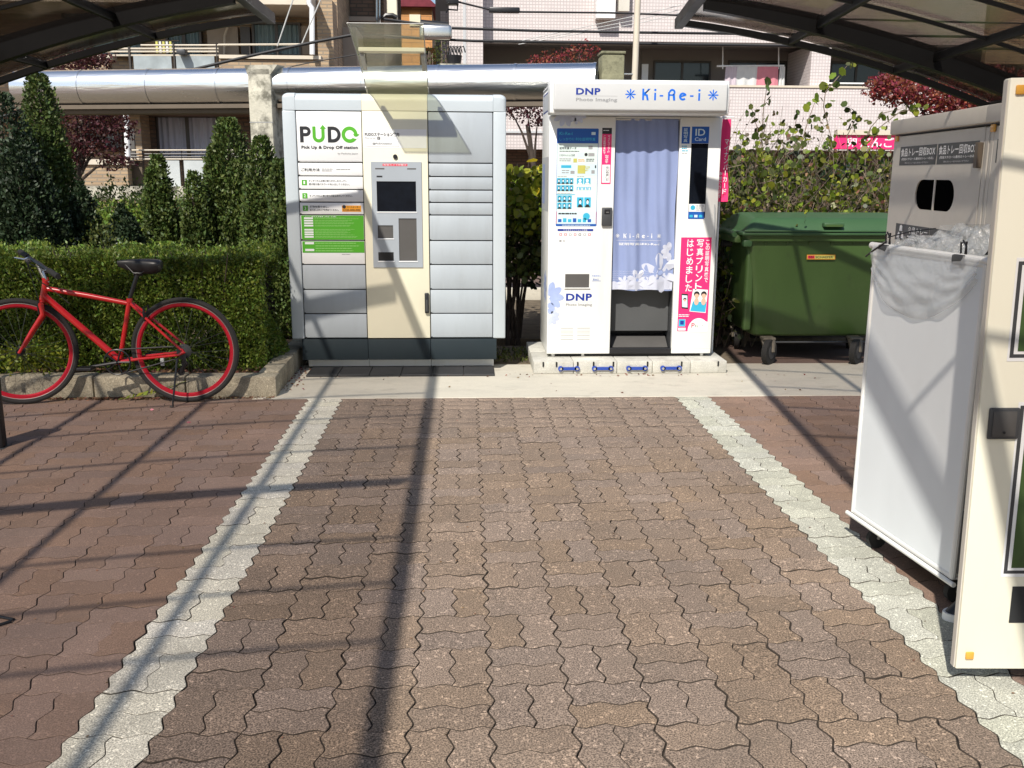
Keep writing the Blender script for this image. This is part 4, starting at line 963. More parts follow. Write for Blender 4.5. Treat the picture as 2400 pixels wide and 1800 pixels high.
for k in range(7):
    xx = 2.26 + k * .175; gq(MB().prism([(5.045, .965), (5.075, .965), (5.082, .90)], 'x', xx, xx + .010), 'rim_rib', M['bin'])
for (a, c_) in ((2.10, 2.12), (3.44, 3.46)): pass
# folded corner post on the left side and pocket
gq(MB().rbox(2.135, 2.20, 5.09, 5.17, .26, .93, .02, 3), 'corner_post', M['bin'])
gq(MB().rbox(2.085, 2.155, 5.03, 5.10, .93, .985, .012, 2), 'corner_pocket', M['lid'])
# lid: shallow curved shell with rim
ld = MB()
def lidf(u, v):
    x = 2.10 + 1.36 * u; y = 5.02 + .88 * v
    e = min(u, 1 - u) * 14; e2 = min(v, 1 - v) * 9; k = min(1, e) * min(1, e2)
    return (x, y, 1.045 + .085 * math.sin(min(1, e) * math.pi / 2) * math.sin(min(1, e2) * math.pi / 2) + .05 * math.sin(v * math.pi) * k)
ld.grid(lidf, 40, 26); lo = gq(ld, 'lid', M['lid'], angle=60)
gq(MB().rbox(2.06, 3.49, 4.995, 5.915, 1.018, 1.047, .012, 3), 'lid_rim', M['lid'], lo)
gq(MB().rbox(2.075, 3.48, 4.985, 5.0, 1.048, 1.062, .005, 2), 'lid_lip', M['lid'], lo)
gq(MB().rbox(2.70, 2.86, 5.0, 5.06, 1.085, 1.118, .008, 2), 'lid_handle', M['lid'], lo)
gq(MB().box(2.715, 2.845, 4.998, 5.0, 1.088, 1.104), 'handle_recess', M['bin'], lo)
gq(MB().tube([(2.03, 5.10, 1.02), (2.03, 5.35, 1.035), (2.03, 5.75, 1.02)], .02, 10), 'side_trunnion', M['lid'], lo)
gq(MB().cyl((2.02, 5.42, .93), (2.10, 5.42, .93), .028, 14), 'trunnion', M['black'])
gq(MB().rbox(2.03, 2.10, 5.10, 5.70, .955, 1.02, .02, 2), 'side_rail', M['bin'])
p = Print((0, 5.058, 0), (1, 0, 0), (0, .082, 1), (0, -1, 0))
x0, x1, z0, z1 = 2.600, 2.826, .832, .868
p.O = Vector((0, 5.058 - .082 * .85 - .001, 0))
p.rect(x0, x1, z0, z1, 'orange', 1); p.rect(x0 + .004, x1 - .006, z0 + .004, z1 - .004, 'olive', 2); p.rect(x0 + .006, x0 + .062, z0 + .006, z1 - .006, 'red', 3); p.text('SSI', x0 + .015, x0 + .052, z0 + .010, z1 - .010, 'ink', 4); p.text('SCHAEFER', x0 + .068, x1 - .018, z0 + .009, z1 - .009, 'ink', 3)
o = p.build('sticker', None); o.data.transform(Matrix.Translation(-GO)); o.parent = gb
for (wx, wy, side_) in ((2.335, 5.02, 0), (3.04, 5.02, 0), (2.28, 5.74, 1), (3.28, 5.74, 1)):
    w = MB(); wr = .10
    ax = Vector((.75, -.66, 0)) if not side_ else Vector((1, -.25, 0)); ax.normalize()
    c = Vector((wx, wy, wr + .002)); w.cyl(c - ax * .022, c + ax * .022, wr, 24); wo_ = gq(w, 'caster_wheel', M['tyre'])
    gq(MB().cyl(c - ax * .026, c + ax * .026, wr * .55, 16), 'wheel_hub', M['dkgrey'], wo_)
    k = MB()
    for s in (-1, 1):
        q = c + ax * s * .034; k.tube([q, q + Vector((0, .02, .06)), (q.x - ax.x * s * .004, q.y + .05, .20)], [.014, .022, .028], 6)
    k.rbox(wx - .05, wx + .05, wy + .0, wy + .10, .195, .215, .004, 1); gq(k, 'caster_fork', M['rusty'], wo_)
gq(MB().tube([(2.35, 5.11, .165), (3.3, 5.11, .165)], .008, 8), 'brake_bar', M['dkgrey'])

# ================================================================== RECYCLING CABINETS
ca, cb = Vector((2.125, 2.60, 0)), Vector((2.012, 1.509, 0)); dv = (cb - ca).normalized(); nv = Vector((dv.y, -dv.x, 0))  # nv points to -x side
if nv.x > 0: nv = -nv
back = -nv
rzc = math.atan2(dv.y, dv.x)
def cabinet(org, w, label, opened=False):
    """local x runs along the face, local y into the cabinet"""
    root = thing('recycling_cabinet', label, 'recycling cabinet', org, rzc, 'recycling cabinets in a row under the right canopy')
    H = 1.747; D = .82
    def q(mb, name, m, parent=None, smooth=True): return mb.build(name, m, parent or root, smooth)
    if not opened:
        q(MB().rbox(.002, w - .002, .02, D, .06, H - .075, .006, 2), 'housing', M['beige'])
        # front panel with a cut opening, backed close behind by a near-black fill
        f = MB(); hw0, hw1, hz0, hz1 = .385, .824, 1.319, 1.456
        cxh = (hw0 + hw1) / 2
        out = [(.004, .08), (w - .045, .08), (w - .045, H - .082), (.004, H - .082)]
        ring = []
        nseg = 10
        for sgn, cx_, a0 in ((1, hw1 - .06, -90), (-1, hw0 + .06, 90)):
            for k in range(nseg + 1): t = R(a0 + 180 * k / nseg); ring.append((cx_ + .075 * math.cos(t), (hz0 + hz1) / 2 + (hz1 - hz0) / 2 * math.sin(t)))
        bm = bmesh.new()
        vo = [bm.verts.new((x, 0, z)) for x, z in out]; vi = [bm.verts.new((x, 0, z)) for x, z in ring]
        eo = [bm.edges.new((vo[i], vo[(i + 1) % 4])) for i in range(4)]; ei = [bm.edges.new((vi[i], vi[(i + 1) % len(vi)])) for i in range(len(vi))]
        bmesh.ops.triangle_fill(bm, use_beauty=True, use_dissolve=False, edges=eo + ei)
        ex = bmesh.ops.extrude_face_region(bm, geom=bm.faces[:]); bmesh.ops.translate(bm, vec=(0, .018, 0), verts=[g for g in ex['geom'] if isinstance(g, bmesh.types.BMVert)])
        bmesh.ops.recalc_face_normals(bm, faces=bm.faces[:])
        me = bpy.data.meshes.new('door_panel'); bm.to_mesh(me); bm.free(); me.materials.append(M['beige']); o = part('door_panel', me, root)
        ring2 = [(cxh + (x - cxh) * .998, 1.3875 + (z - 1.3875) * .998) for x, z in ring]; part_open = MB().prism(ring2, 'y', .0055, .0195); q(part_open, 'opening_dark_fill', M['void'], o)  # near-black fill; the dark of the hollow is put into its colour
        q(MB().rbox(cxh - .008, cxh + .008, -.001, .0052, hz0 - .002, hz1 + .002, .002, 1), 'centre_bar', M['beige'], o)
        pr = MB(); 
        q(MB().rbox(w - .041, w - .003, .0, .018, .08, H - .082, .004, 1), 'door_stile', M['beige'])
        NP = lambda: Print((0, -.0004, 0), (1, 0, 0), (0, 0, 1), (0, -1, 0))
        for a, a1 in ((.110, .594), (.606, 1.050)):
            P_ = NP(); P_.rect(a, a1, 1.524, 1.614, 'label_g', 1); P_.text('*食品トレー回収BOX', a + .015, a1 - .015, 1.566, 1.606, 'whitep', 2); P_.text('(発泡スチロール素材のトレーのみ)', a + .03, a1 - .03, 1.546, 1.560, 'whitep', 2); P_.text('汚れたトレーは入れないで下さい', a + .08, a1 - .09, 1.531, 1.539, 'inkl', 2); P_.build('label_plate', root)
        P_ = NP(); P_.rect(.144, .60, 1.160, 1.240, 'label_g', 1)
        P_.poly([(.20, 1.205), (.245, 1.205), (.24, 1.23), (.222, 1.236), (.205, 1.23)], 'whitep', 2); P_.poly([(.165, 1.17), (.205, 1.17), (.21, 1.195), (.19, 1.20)], 'whitep', 2); P_.poly([(.235, 1.17), (.275, 1.17), (.255, 1.20), (.235, 1.195)], 'whitep', 2)
        P_.text('食品トレー', .32, .58, 1.200, 1.232, 'whitep', 2); P_.lines(.32, .58, 1.165, 1.192, 2, 'whitep', 2); P_.build('label_plate', root)
        P_ = NP(); P_.rect(.604, 1.057, 1.160, 1.240, 'label_g', 1); P_.lines(.75, 1.0, 1.18, 1.23, 2, 'whitep', 2)
        P_.build('label_plate', root)
        q(MB().rbox(w - .080, w - .045, -.022, -.001, 1.505, 1.606, .003, 1), 'folded_notice', M['brown_st'])
        for xx in (.053,): q(MB().rbox(xx - .022, xx + .022, -.010, -.0005, 1.642, 1.670, .007, 2), 'reflector', M['amber'])
    else:
        q(MB().rbox(.002, .035, .0, D, .06, H - .075, .004, 1), 'side_wall', M['beige']); q(MB().rbox(w - .035, w - .002, .0, D, .06, H - .075, .004, 1), 'side_wall', M['beige'])
        q(MB().box(.036, w - .036, D - .03, D, .06, H - .08), 'back_wall', M['beige']); q(MB().box(.036, w - .036, .01, D - .03, .06, .075), 'inner_floor', M['dkgrey'])
        q(MB().rbox(.002, .12, -.001, .018, .10, H - .082, .003, 1) if False else MB().rbox(.036, .20, .0, .018, .10, H - .082, .003, 1), 'narrow_panel', M['beige'])
        P_ = Print((0, -.0004, 0), (1, 0, 0), (0, 0, 1), (0, -1, 0)); P_.rect(.072, .165, 1.524, 1.614, 'label_g', 1); P_.text('*牛', .085, .15, 1.565, 1.605, 'whitep', 2); P_.lines(.09, .15, 1.535, 1.558, 2, 'whitep', 2); P_.build('label_plate', root)
        q(MB().rbox(.012, .052, -.010, -.0005, 1.642, 1.672, .007, 2), 'reflector', M['amber'])
    q(MB().rbox(-.012, w + .0, -.022, D + .02, H - .070, H, .008, 2), 'top_cap', M['beige'])
    q(MB().box(.004, w - .004, .004, D - .01, H - .0745, H - .0705), 'cap_gap', M['black'])
    for xx in (.06, w - .06):
        for yy in (.08, D - .08): q(MB().cyl((xx, yy, .0), (xx, yy, .06), .022, 10), 'foot', M['dkgrey'])
    return root
c1 = cabinet(ca, 1.135, 'beige food tray recycling cabinet with two black openings')
c2o = ca + dv * 1.139
c2 = cabinet(c2o, 1.30, 'beige cabinet standing open behind its cream door', True)
# the open cream door of the second cabinet
hx = c2o + dv * 1.285
DO = Vector((1.358, .175, 0)); dd = Vector((.9969, -.0784, 0)); rzd = math.atan2(dd.y, dd.x)
DTILT = Matrix.Translation((.0155, 0, 0)) @ Matrix.Rotation(-.0192, 4, 'Y')
def dq(mb, name, m, parent, smooth=True):
    me = mb.mesh(name, m, smooth); T = c2.matrix_basis.inverted() @ (Matrix.Translation(DO) @ Matrix.Rotation(rzd, 4, 'Z') @ DTILT); me.transform(T)
    o = bpy.data.objects.new(name, me); COL.objects.link(o); o.parent = parent; return o
c2.matrix_basis = Matrix.Translation(c2.location) @ Matrix.Rotation(rzc, 4, 'Z')
dm = MB(); dm.rbox(0, .60, 0, .036, .05, 1.720, .004, 2); dr = dq(dm, 'open_door', M['doorcream'], c2)
dr['label'] = 'open cream door seen flat on'
dq(MB().rbox(-.0035, -.0002, .006, .030, .052, 1.716, .001, 1), 'door_edge', M['beige'], dr)
lh = MB(); lh.rbox(.024, .108, -.010, -.0005, .755, .845, .008, 3); dq(lh, 'paddle_lock', M['dkgrey'], dr)
dq(MB().rbox(.034, .098, -.0135, -.0102, .764, .836, .004, 2), 'lock_paddle', M['mdgrey'], dr)
dq(MB().cyl((.066, -.0165, .776), (.066, -.0136, .776), .0035, 10), 'keyhole', M['black'], dr)
for (xx, zz) in ((.036, .095), (.026, 1.690)): dq(MB().rbox(xx - .012, xx + .012, -.007, -.0005, zz - .012, zz + .012, .004, 2), 'reflector', M['amber'], dr)
P_ = Print((0, -.0004, 0), (1, 0, 0), (0, 0, 1), (0, -1, 0))
for (a0, b0, b1) in ((.110, .352, .850), (.066, .985, 1.248)):
    P_.rect(a0 - .006, .52, b0 - .010, b1 + .010, 'whitep', 1); P_.rect(a0, .51, b0, b1, 'dkgrey', 2); P_.rect(a0 + .010, .50, b0 + .010, b1 - .010, 'whitep', 3); P_.rect(a0 + .020, .49, b0 + .018, b1 - .018, 'bin', 4)
P_.rect(.140, .50, .198, .312, 'gap', 1); P_.rect(.195, .50, 1.40, 1.56, 'label_g', 1); P_.text('牛', .215, .30, 1.43, 1.53, 'whitep', 2); P_.text('乳', .32, .41, 1.43, 1.53, 'whitep', 2)
me = P_.mb.mesh('door_print', P_.mats, False); me.transform(c2.matrix_basis.inverted() @ (Matrix.Translation(DO) @ Matrix.Rotation(rzd, 4, 'Z') @ DTILT)); part('door_print', me, dr)

# ================================================================== WHITE CART WITH BAGS
k0, k1 = Vector((1.524, 1.32, 0)), Vector((1.600, .655, 0)); kd = (k1 - k0).normalized(); kw = (k1 - k0).length; rzk = math.atan2(kd.y, kd.x)
ct = thing('bag_cart', 'tall white collection cart with a sheet side and a plastic bag folded over its rim', 'cart', k0, rzk)
KD = .46; KH = 1.195  # local x along the panel, local +y away from the viewer
def kq(mb, name, m, parent=None, smooth=True): return mb.build(name, m, parent or ct, smooth)
fr = MB(); rr0 = .011
for (x, y) in ((0, 0), (kw, 0), (kw, KD), (0, KD)): fr.tube([(x, y, .12), (x, y, KH)], rr0, 10)
for z in (.125, KH): fr.tube([(0, 0, z), (kw, 0, z), (kw, KD, z), (0, KD, z)], rr0, 10, closed=True)
fr.tube([(-.035, 0, KH + .012), (kw + .10, 0, KH + .012)], .013, 12); fr.tube([(-.03, -.012, .108), (kw + .03, -.012, .108)], .009, 8)
kq(fr, 'frame', M['white'])
kq(MB().rbox(.012, kw - .012, -.004, -.001, .135, KH - .005, .001, 1), 'side_sheet', M['cart'])
kq(MB().rbox(.012, kw - .012, KD + .001, KD + .004, .135, KH - .005, .001, 1), 'far_sheet', M['cart'])
kq(MB().rbox(-.004, -.001, .012, KD - .012, .135, KH - .2, .001, 1), 'end_sheet', M['cart']); kq(MB().rbox(.0, kw, .0, KD, .112, .124, .002, 1), 'floor_plate', M['steel'])
for (x, y) in ((.10, .05), (kw - .06, .06), (.10, KD - .05), (kw - .06, KD - .06)):
    w = MB(); w.cyl((x - .012, y, .040), (x + .012, y, .040), .038, 18); w_ = kq(w, 'caster_wheel', M['tyre'])
    g = MB(); g.tube([(x - .016, y, .042), (x - .014, y + .01, .108)], .006, 5); g.tube([(x + .016, y, .042), (x + .014, y + .01, .108)], .006, 5); kq(g, 'caster_fork', M['steel'], w_)
# bag folded over the rim
bgm = MB()
def fold(u, v):
    x = .01 + (kw - .02) * u; drop = .265 * (max(0.0, math.sin(math.pi * (u * .93 + .035))) ** .55) * (1 - .28 * u) + .015
    z = KH + .02 - drop * v
    y = -.017 - .012 * math.sin(v * math.pi) - .006 * math.sin(u * 9 + v * 7) * v - .004 * math.sin(u * 23 - v * 15 + 2 * math.sin(v * 6)) * v - .003 * math.sin(v * 26 + u * 5) * v
    return (x, y, z)
bgm.grid(fold, 56, 34); fo = kq(bgm, 'bag_fold', M['frost2'])
tp = MB()
def bagtop(u, v):
    x = .02 + (kw - .03) * u; y = KD * v
    h = .085 * math.sin(math.pi * min(1, u * 1.05)) ** .8 * math.sin(math.pi * v) ** .6
    z = KH + .015 + h * (.75 + .35 * math.sin(u * 11 + v * 4) * math.cos(v * 9 - u * 5)) + .012 * math.sin(u * 47 + v * 31) + .010 * math.sin(u * 29 - v * 53)
    return (x + .012 * math.sin(v * 21 + u * 8), y + .012 * math.sin(u * 27), z)
tp.grid(bagtop, 60, 50); kq(tp, 'bag_top', M['frost'], None, False)
rr = random.Random(4)
for k in range(26):   # clear trays heaped in the bag
    cx, cy, cz = rr.uniform(.08, kw - .08), rr.uniform(.08, KD - .08), KH - .03 + rr.uniform(0, .085)
    T = Matrix.Translation((cx, cy, cz)) @ Matrix.Rotation(rr.uniform(0, 6.3), 4, 'Z') @ Matrix.Rotation(rr.uniform(-1.2, 1.2), 4, 'X')
    m = MB(); a, b = rr.uniform(.05, .085), rr.uniform(.04, .06)
    vs = [T @ Vector(p) for p in ((-a, -b, .02), (a, -b, .02), (a, b, .02), (-a, b, .02), (-a * .8, -b * .8, -.01), (a * .8, -b * .8, -.01), (a * .8, b * .8, -.01), (-a * .8, b * .8, -.01))]
    m.add(vs, [(4, 5, 6, 7), (0, 1, 5, 4), (1, 2, 6, 5), (2, 3, 7, 6), (3, 0, 4, 7)]); tag(m.build('clear_tray', M['frost'], ct, False))
bs = MB()
def bside(u, v):
    z = KH - .02 - .95 * v; return (kw + .018 + .02 * math.sin(v * 9 + u * 5) + .008 * math.sin(v * 31 + u * 14), .02 + (KD - .04) * u, z)
bs.grid(bside, 16, 40); kq(bs, 'bag_side', M['frost2'])
bs = MB(); bs.grid(lambda u, v: (-.02 - .05 * math.sin(math.pi * v) - .012 * math.sin(u * 11 + v * 13), .03 + (KD - .1) * u, .42 + .22 * v), 10, 14); kq(bs, 'bag_bulge', M['frost2'])
for (x, nm) in ((.075, 0), (kw - .13, 1)):
    g = MB(); g.rbox(x - .03, x + .03, -.022, .016, KH - .012, KH + .022, .006, 2); cl = kq(g, 'clamp', M['dkgrey'])
    g = MB(); g.tube([(x - .01, 0, KH + .02), (x - .015, .0, KH + .06), (x + .015, .0, KH + .065), (x + .012, 0, KH + .02)], .0035, 6); g.tube([(x + .02, 0, KH + .02), (x + .03, -.01, KH + .05), (x + .01, -.01, KH + .07)], .003, 6)
    kq(g, 'clamp_wire', M['black'], cl)
g = MB(); g.tube([(.10, -.02, KH + .035), (.03, -.025, KH + .0), (-.02, -.03, KH - .03)], .0035, 6); g.tube([(.09, -.01, KH + .05), (.14, .05, KH + .075), (.22, .1, KH + .09)], .0025, 6); kq(g, 'elastic_cord', M['black'])
g = MB(); g.grid(lambda u, v: (kw - .02 + .09 * u, .02 + .02 * math.sin(v * 5), KH + .03 + (.085 * u) * v + .02 * (1 - v) * math.sin(u * 3)), 6, 5); kq(g, 'black_bag_corner', M['blkbag'])

# boxes and a bag inside the open cabinet
bx = thing('carton', 'brown carton on the floor beside the cart inside the open cabinet', 'carton', (2.22, .52, .078))
MB().rbox(-.16, .16, -.13, .13, 0, .22, .004, 1).build('carton_body', M['card'], bx)
MB().box(-.162, .162, -.02, .02, .2205, .2215).build('tape', M['beige'], bx)

# ================================================================== PERSON behind the door
def skin_body(name, joints, edges, m, root, lv=2):
    me = bpy.data.meshes.new(name); me.from_pydata([j[0] for j in joints], edges, []); me.update()
    o = bpy.data.objects.new(name, me); COL.objects.link(o); md = o.modifiers.new('skin', 'SKIN')
    sv = me.skin_vertices[0].data
    for k, j in enumerate(joints): sv[k].radius = j[1] if isinstance(j[1], tuple) else (j[1], j[1])
    sv[0].use_root = True; md.use_smooth_shade = True
    o.modifiers.new('sub', 'SUBSURF').levels = lv; o.modifiers['sub'].render_levels = lv
    o.parent = root; me.materials.append(m); return o
pr_ = thing('person', 'person standing behind the cream door, only the toe of a black and white sneaker showing', 'person', (1.782, .51, 0), R(90))
# local: facing +y => world -x
J = [((0, 0, .88), (.13, .10)), ((0, 0, 1.05), (.125, .095)), ((0, .01, 1.25), (.15, .10)), ((0, .02, 1.36), (.07, .06)), ((0, .035, 1.43), (.05, .05)), ((0, .05, 1.52), (.075, .09)), ((0, .05, 1.60), (.06, .075)),
     ((-.09, 0, .82), .085), ((-.10, .03, .46), .055), ((-.10, -.01, .09), .036), ((-.10, .12, .045), (.035, .022)),
     ((.09, 0, .82), .085), ((.08, .04, .46), .055), ((.08, .02, .09), .036), ((.08, .15, .045), (.035, .022)),
     ((-.17, .0, 1.32), .052), ((-.21, -.02, 1.08), .042), ((-.19, .05, .86), .030), ((-.185, .07, .79), (.024, .014)),
     ((.17, .0, 1.32), .052), ((.21, -.02, 1.08), .042), ((.19, .05, .86), .030), ((.185, .07, .79), (.024, .014))]
E_ = [(0, 1), (1, 2), (2, 3), (3, 4), (4, 5), (5, 6), (0, 7), (7, 8), (8, 9), (9, 10), (0, 11), (11, 12), (12, 13), (13, 14), (2, 15), (15, 16), (16, 17), (17, 18), (2, 19), (19, 20), (20, 21), (21, 22)]
skin_body('body', J, E_, M['skinp'], pr_)
TJ = [((0, 0, .90), (.140, .112)), ((0, 0, 1.0), (.128, .10)), ((-.09, 0, .81), .094), ((-.10, .03, .46), .066), ((-.10, -.01, .13), .052), ((.09, 0, .81), .094), ((.08, .04, .46), .066), ((.08, .02, .13), .052)]
skin_body('trousers', TJ, [(0, 1), (0, 2), (2, 3), (3, 4), (0, 5), (5, 6), (6, 7)], M['cloth'], pr_)
SJ = [((0, 0, .98), (.142, .112)), ((0, 0, 1.08), (.135, .108)), ((0, .01, 1.27), (.163, .112)), ((0, .02, 1.36), (.075, .07)), ((-.17, .0, 1.32), .062), ((-.21, -.02, 1.08), .052), ((-.195, .035, .92), .042), ((.17, .0, 1.32), .062), ((.21, -.02, 1.08), .052), ((.195, .035, .92), .042)]
skin_body('shirt', SJ, [(0, 1), (1, 2), (2, 3), (2, 4), (4, 5), (5, 6), (2, 7), (7, 8), (8, 9)], M['shirt'], pr_)
hm = MB(); hm.grid(lambda u, v: (.082 * math.cos(u * 2 * math.pi) * math.sin(.05 + v * 1.75), .035 + .098 * math.sin(u * 2 * math.pi) * math.sin(.05 + v * 1.75) - .012, 1.575 + .098 * math.cos(.05 + v * 1.75)), 24, 10); hm.build('hair', M['hair'], pr_)
for s in (-1, 1):
    e = MB(); e.tube([(s * .03, .130, 1.545), (s * .03, .138, 1.545)], [.011, .004], 8); e.build('eye', M['ink'], pr_)
    for k in range(5):
        f0 = Vector((s * .186, .072, .785)); off = (k - 1.5) * .019; ln = (.045, .075, .082, .076, .06)[k]; f = MB()
        if k == 0: f.tube([f0 + Vector((0, .02, .03)), f0 + Vector((-s * .004, .042, .0)), f0 + Vector((-s * .008, .045, -.022))], [.010, .009, .006], 8)
        else: f.tube([f0 + Vector((0, off, 0)), f0 + Vector((-s * .004, off + .006, -ln * .6)), f0 + Vector((-s * .016, off + .012, -ln * .95))], [.009, .0085, .006], 8)
        f.build('finger', M['skinp'], pr_)
nz = MB(); nz.tube([(0, .132, 1.545), (0, .152, 1.515), (0, .138, 1.508)], [.006, .012, .006], 8); nz.build('nose', M['skinp'], pr_)
MB().tube([(-.022, .136, 1.487), (0, .141, 1.485), (.022, .136, 1.487)], .004, 6).build('mouth', M['rose'], pr_)
for (sx, sy, nm) in ((-.10, -.01, 0), (.08, .02, 1)):
    def shoe(u, v, z0=0.0, wd=.047, ln=.285, hgt=.075):
        a = u * 2 * math.pi; c, s = math.cos(a), math.sin(a); yy = sy - .075 + ln / 2 + ln / 2 * s; tw = 1 - .22 * max(0, -s) ** 2; w = wd * tw * (1 + .12 * s)
        t = v; shr = 1 - .45 * t ** 2; top = hgt * (1.0 - .45 * max(0, s) ** 1.2)
        return (sx + w * c * shr, sy - .075 + ln / 2 + (ln / 2 * s) * (1 - .10 * t - .2 * t * max(0, s)), .024 + top * t)
    up = MB(); up.grid(shoe, 28, 8); n_ = len(up.v); up.add([shoe(k / 28, 1) for k in range(28)], [tuple(range(28))]); so = up.build('shoe', M['black'], pr_)
    sl = MB(); sl.prism([(shoe(k / 28, 0)[0] * 1.0 + (shoe(k / 28, 0)[0] - sx) * .10, shoe(k / 28, 0)[1] + (shoe(k / 28, 0)[1] - sy - .067) * .04) for k in range(28)], 'z', .001, .027); sl.build('sole', M['whitep'], so)
    tc = MB(); tc.grid(lambda u, v: (sx + (.030 - .008 * v) * math.cos(math.pi * u), sy + .10 + .055 * math.sin(math.pi * u) * (1 - .4 * v), .060 + .016 * v + .006 * math.sin(math.pi * u)), 12, 4); tc.build('toe_panel', M['whitep'], so)

# ================================================================== BICYCLE
YBK = 3.855
bk = thing('bicycle', 'red flat bar bicycle with black saddle parked on its kickstand against the curb', 'bicycle', at(435, 938, YBK) * 1.0)
bk.location = (-1.93, YBK, 0); BO_ = Vector(bk.location); kq2 = bp_(bk, BO_)
def A(px, py, dy=0.0): return at(px, py, YBK + dy)
hubR = A(435, 824); hubR.z = .345; hubF = A(50, 838, -.03); hubF.z = .345
bbk = A(281, 846); stt = A(304, 707); spt = A(323, 640); ht = A(108, 664); hb_ = A(100, 701)
def wheel(c, steer, label=None, tilt=0):
    ax = Vector((math.sin(steer), math.cos(steer), tilt)).normalized()
    t = MB(); t.torus(c, ax, .328, .0175, 64, 10); w = kq2(t, 'wheel', M['tyre'])
    if label: w['label'] = label
    r_ = MB(); ux = ax.orthogonal().normalized(); 
    e1 = Vector((math.cos(steer), -math.sin(steer), 0)); e2 = ax.cross(e1)
    prof = [(-.010, .316), (.010, .316), (.009, .293), (0, .284), (-.009, .293)]
    n = 64; vs = []; fs = []
    for i in range(n):
        a = 2 * math.pi * i / n; d = e1 * math.cos(a) + e2 * math.sin(a)
        vs += [c + d * rr + ax * yy for yy, rr in prof]
    for i in range(n):
        for k in range(5): fs.append((i * 5 + k, i * 5 + (k + 1) % 5, ((i + 1) % n) * 5 + (k + 1) % 5, ((i + 1) % n) * 5 + k))
    r_.add(vs, fs); kq2(r_, 'rim', M['red_rim'], w)
    t = MB()
    for s in (-1, 1): t.torus(c + ax * s * .0100, ax, .3115, .0026, 64, 4)
    kq2(t, 'brake_track', M['steel'], w)
    sp = MB()
    for i in range(28):
        a = 2 * math.pi * i / 28; b = a + (.55 if i % 4 < 2 else -.55); s = 1 if i % 2 else -1
        sp.tube([c + (e1 * math.cos(b) + e2 * math.sin(b)) * .022 + ax * s * .03, c + (e1 * math.cos(a) + e2 * math.sin(a)) * .287], .0010, 3)
    kq2(sp, 'spokes', M['dkgrey'], w)
    h = MB(); h.cyl(c - ax * .048, c + ax * .048, .014, 12); h.cyl(c - ax * .034, c - ax * .029, .024, 14); h.cyl(c + ax * .029, c + ax * .034, .024, 14); kq2(h, 'hub', M['black'], w)
    rf = MB(); d = e1 * math.cos(2.7) + e2 * math.sin(2.7); rf.rbox(-.012, .012, -.006, .006, -.03, .03, .003, 1, M=Matrix.Translation(c + d * .17)); kq2(rf, 'spoke_reflector', M['frostw'], w)
    return w, ax, e1, e2
wheel(hubR, R(0)); STE = R(-14)
wheel(hubF, STE)
f = MB()
f.tube([ht + Vector((0, 0, .012)), hb_ - Vector((0, 0, .004))], .021, 16)
f.tube([A(112, 677), A(206, 693), A(299, 711)], [.0165, .0175, .015], 14)
f.tube([ht + (hb_ - ht) * .75, bbk + Vector((0, 0, .005))], [.021, .022], 14)
f.tube([bbk, stt + Vector((0, 0, .012))], .0155, 14)
f.cyl(bbk + Vector((0, -.036, 0)), bbk + Vector((0, .036, 0)), .022, 16)
f.cyl(stt + Vector((0, 0, -.004)), stt + Vector((0, 0, .022)), .020, 14)
for s in (-1, 1):
    f.tube([bbk + Vector((.01, s * .028, 0)), bbk.lerp(hubR, .35) + Vector((0, s * .045, -.002)), hubR + Vector((-.02, s * .062, -.02))], [.011, .0095, .008], 10)
    f.tube([stt + Vector((.01, s * .018, -.01)), stt.lerp(hubR, .35) + Vector((0, s * .042, 0)), hubR + Vector((-.008, s * .062, .012))], [.009, .009, .0075], 10)
    f.tube([hubR + Vector((-.03, s * .062, -.022)), hubR + Vector((.008, s * .062, .0)), hubR + Vector((-.006, s * .062, .018))], [.008, .013, .008], 8)
kq2(f, 'frame', M['red_paint'])
axs = Vector((math.sin(STE), math.cos(STE), 0)); fk = MB(); crown = hb_ + Vector((-.004, 0, -.030))
fk.tube([hb_ - Vector((0, 0, .004)), crown], .019, 12); fk.tube([crown - axs * .058, crown + axs * .058], .017, 12)
for s in (-1, 1):
    o0 = crown + axs * s * .056; fk.tube([o0, o0 + Vector((.006, 0, -.06)), o0.lerp(hubF + axs * s * .056, .55) + Vector((.018, 0, 0)), hubF + axs * s * .056], [.017, .0165, .014, .0095], 12)
kq2(fk, 'fork', M['red_paint'])
hsd = MB(); hsd.cyl(ht + Vector((0, 0, .012)), ht + Vector((-.003, 0, .036)), .021, 14); kq2(hsd, 'headset', M['red_paint'])
st0 = ht + Vector((-.006, 0, .035)); hbn = A(136, 648, -.26); hbf = A(48, 590, .28); hc = (hbn + hbf) / 2
sm = MB(); sm.tube([st0, st0 + Vector((-.015, 0, .035)), hc], [.014, .014, .017], 12); kq2(sm, 'stem', M['chrome'])
hbm = MB(); hbm.tube([hbn, hbn.lerp(hc, .7), hc, hbf.lerp(hc, .7), hbf], [.012, .012, .015, .012, .012], 12); hbo = kq2(hbm, 'handlebar', M['black'])
for a_, b_ in ((hbn, hc), (hbf, hc)):
    g = MB(); g.tube([a_ + (a_ - b_).normalized() * .004, a_.lerp(b_, .45)], .0175, 12); kq2(g, 'grip', M['tyre'], hbo)
    q = a_.lerp(b_, .50); g = MB(); g.tube([q, q + Vector((-.03, 0, -.012)), a_.lerp(b_, .15) + Vector((-.055, 0, -.028))], [.010, .008, .006], 8); kq2(g, 'brake_lever', M['chrome'], hbo)
    g = MB(); g.rbox(-.02, .02, -.02, .02, -.012, .012, .006, 2, M=Matrix.Translation(a_.lerp(b_, .58) + Vector((-.01, 0, -.012)))); kq2(g, 'shifter', M['dkgrey'], hbo)
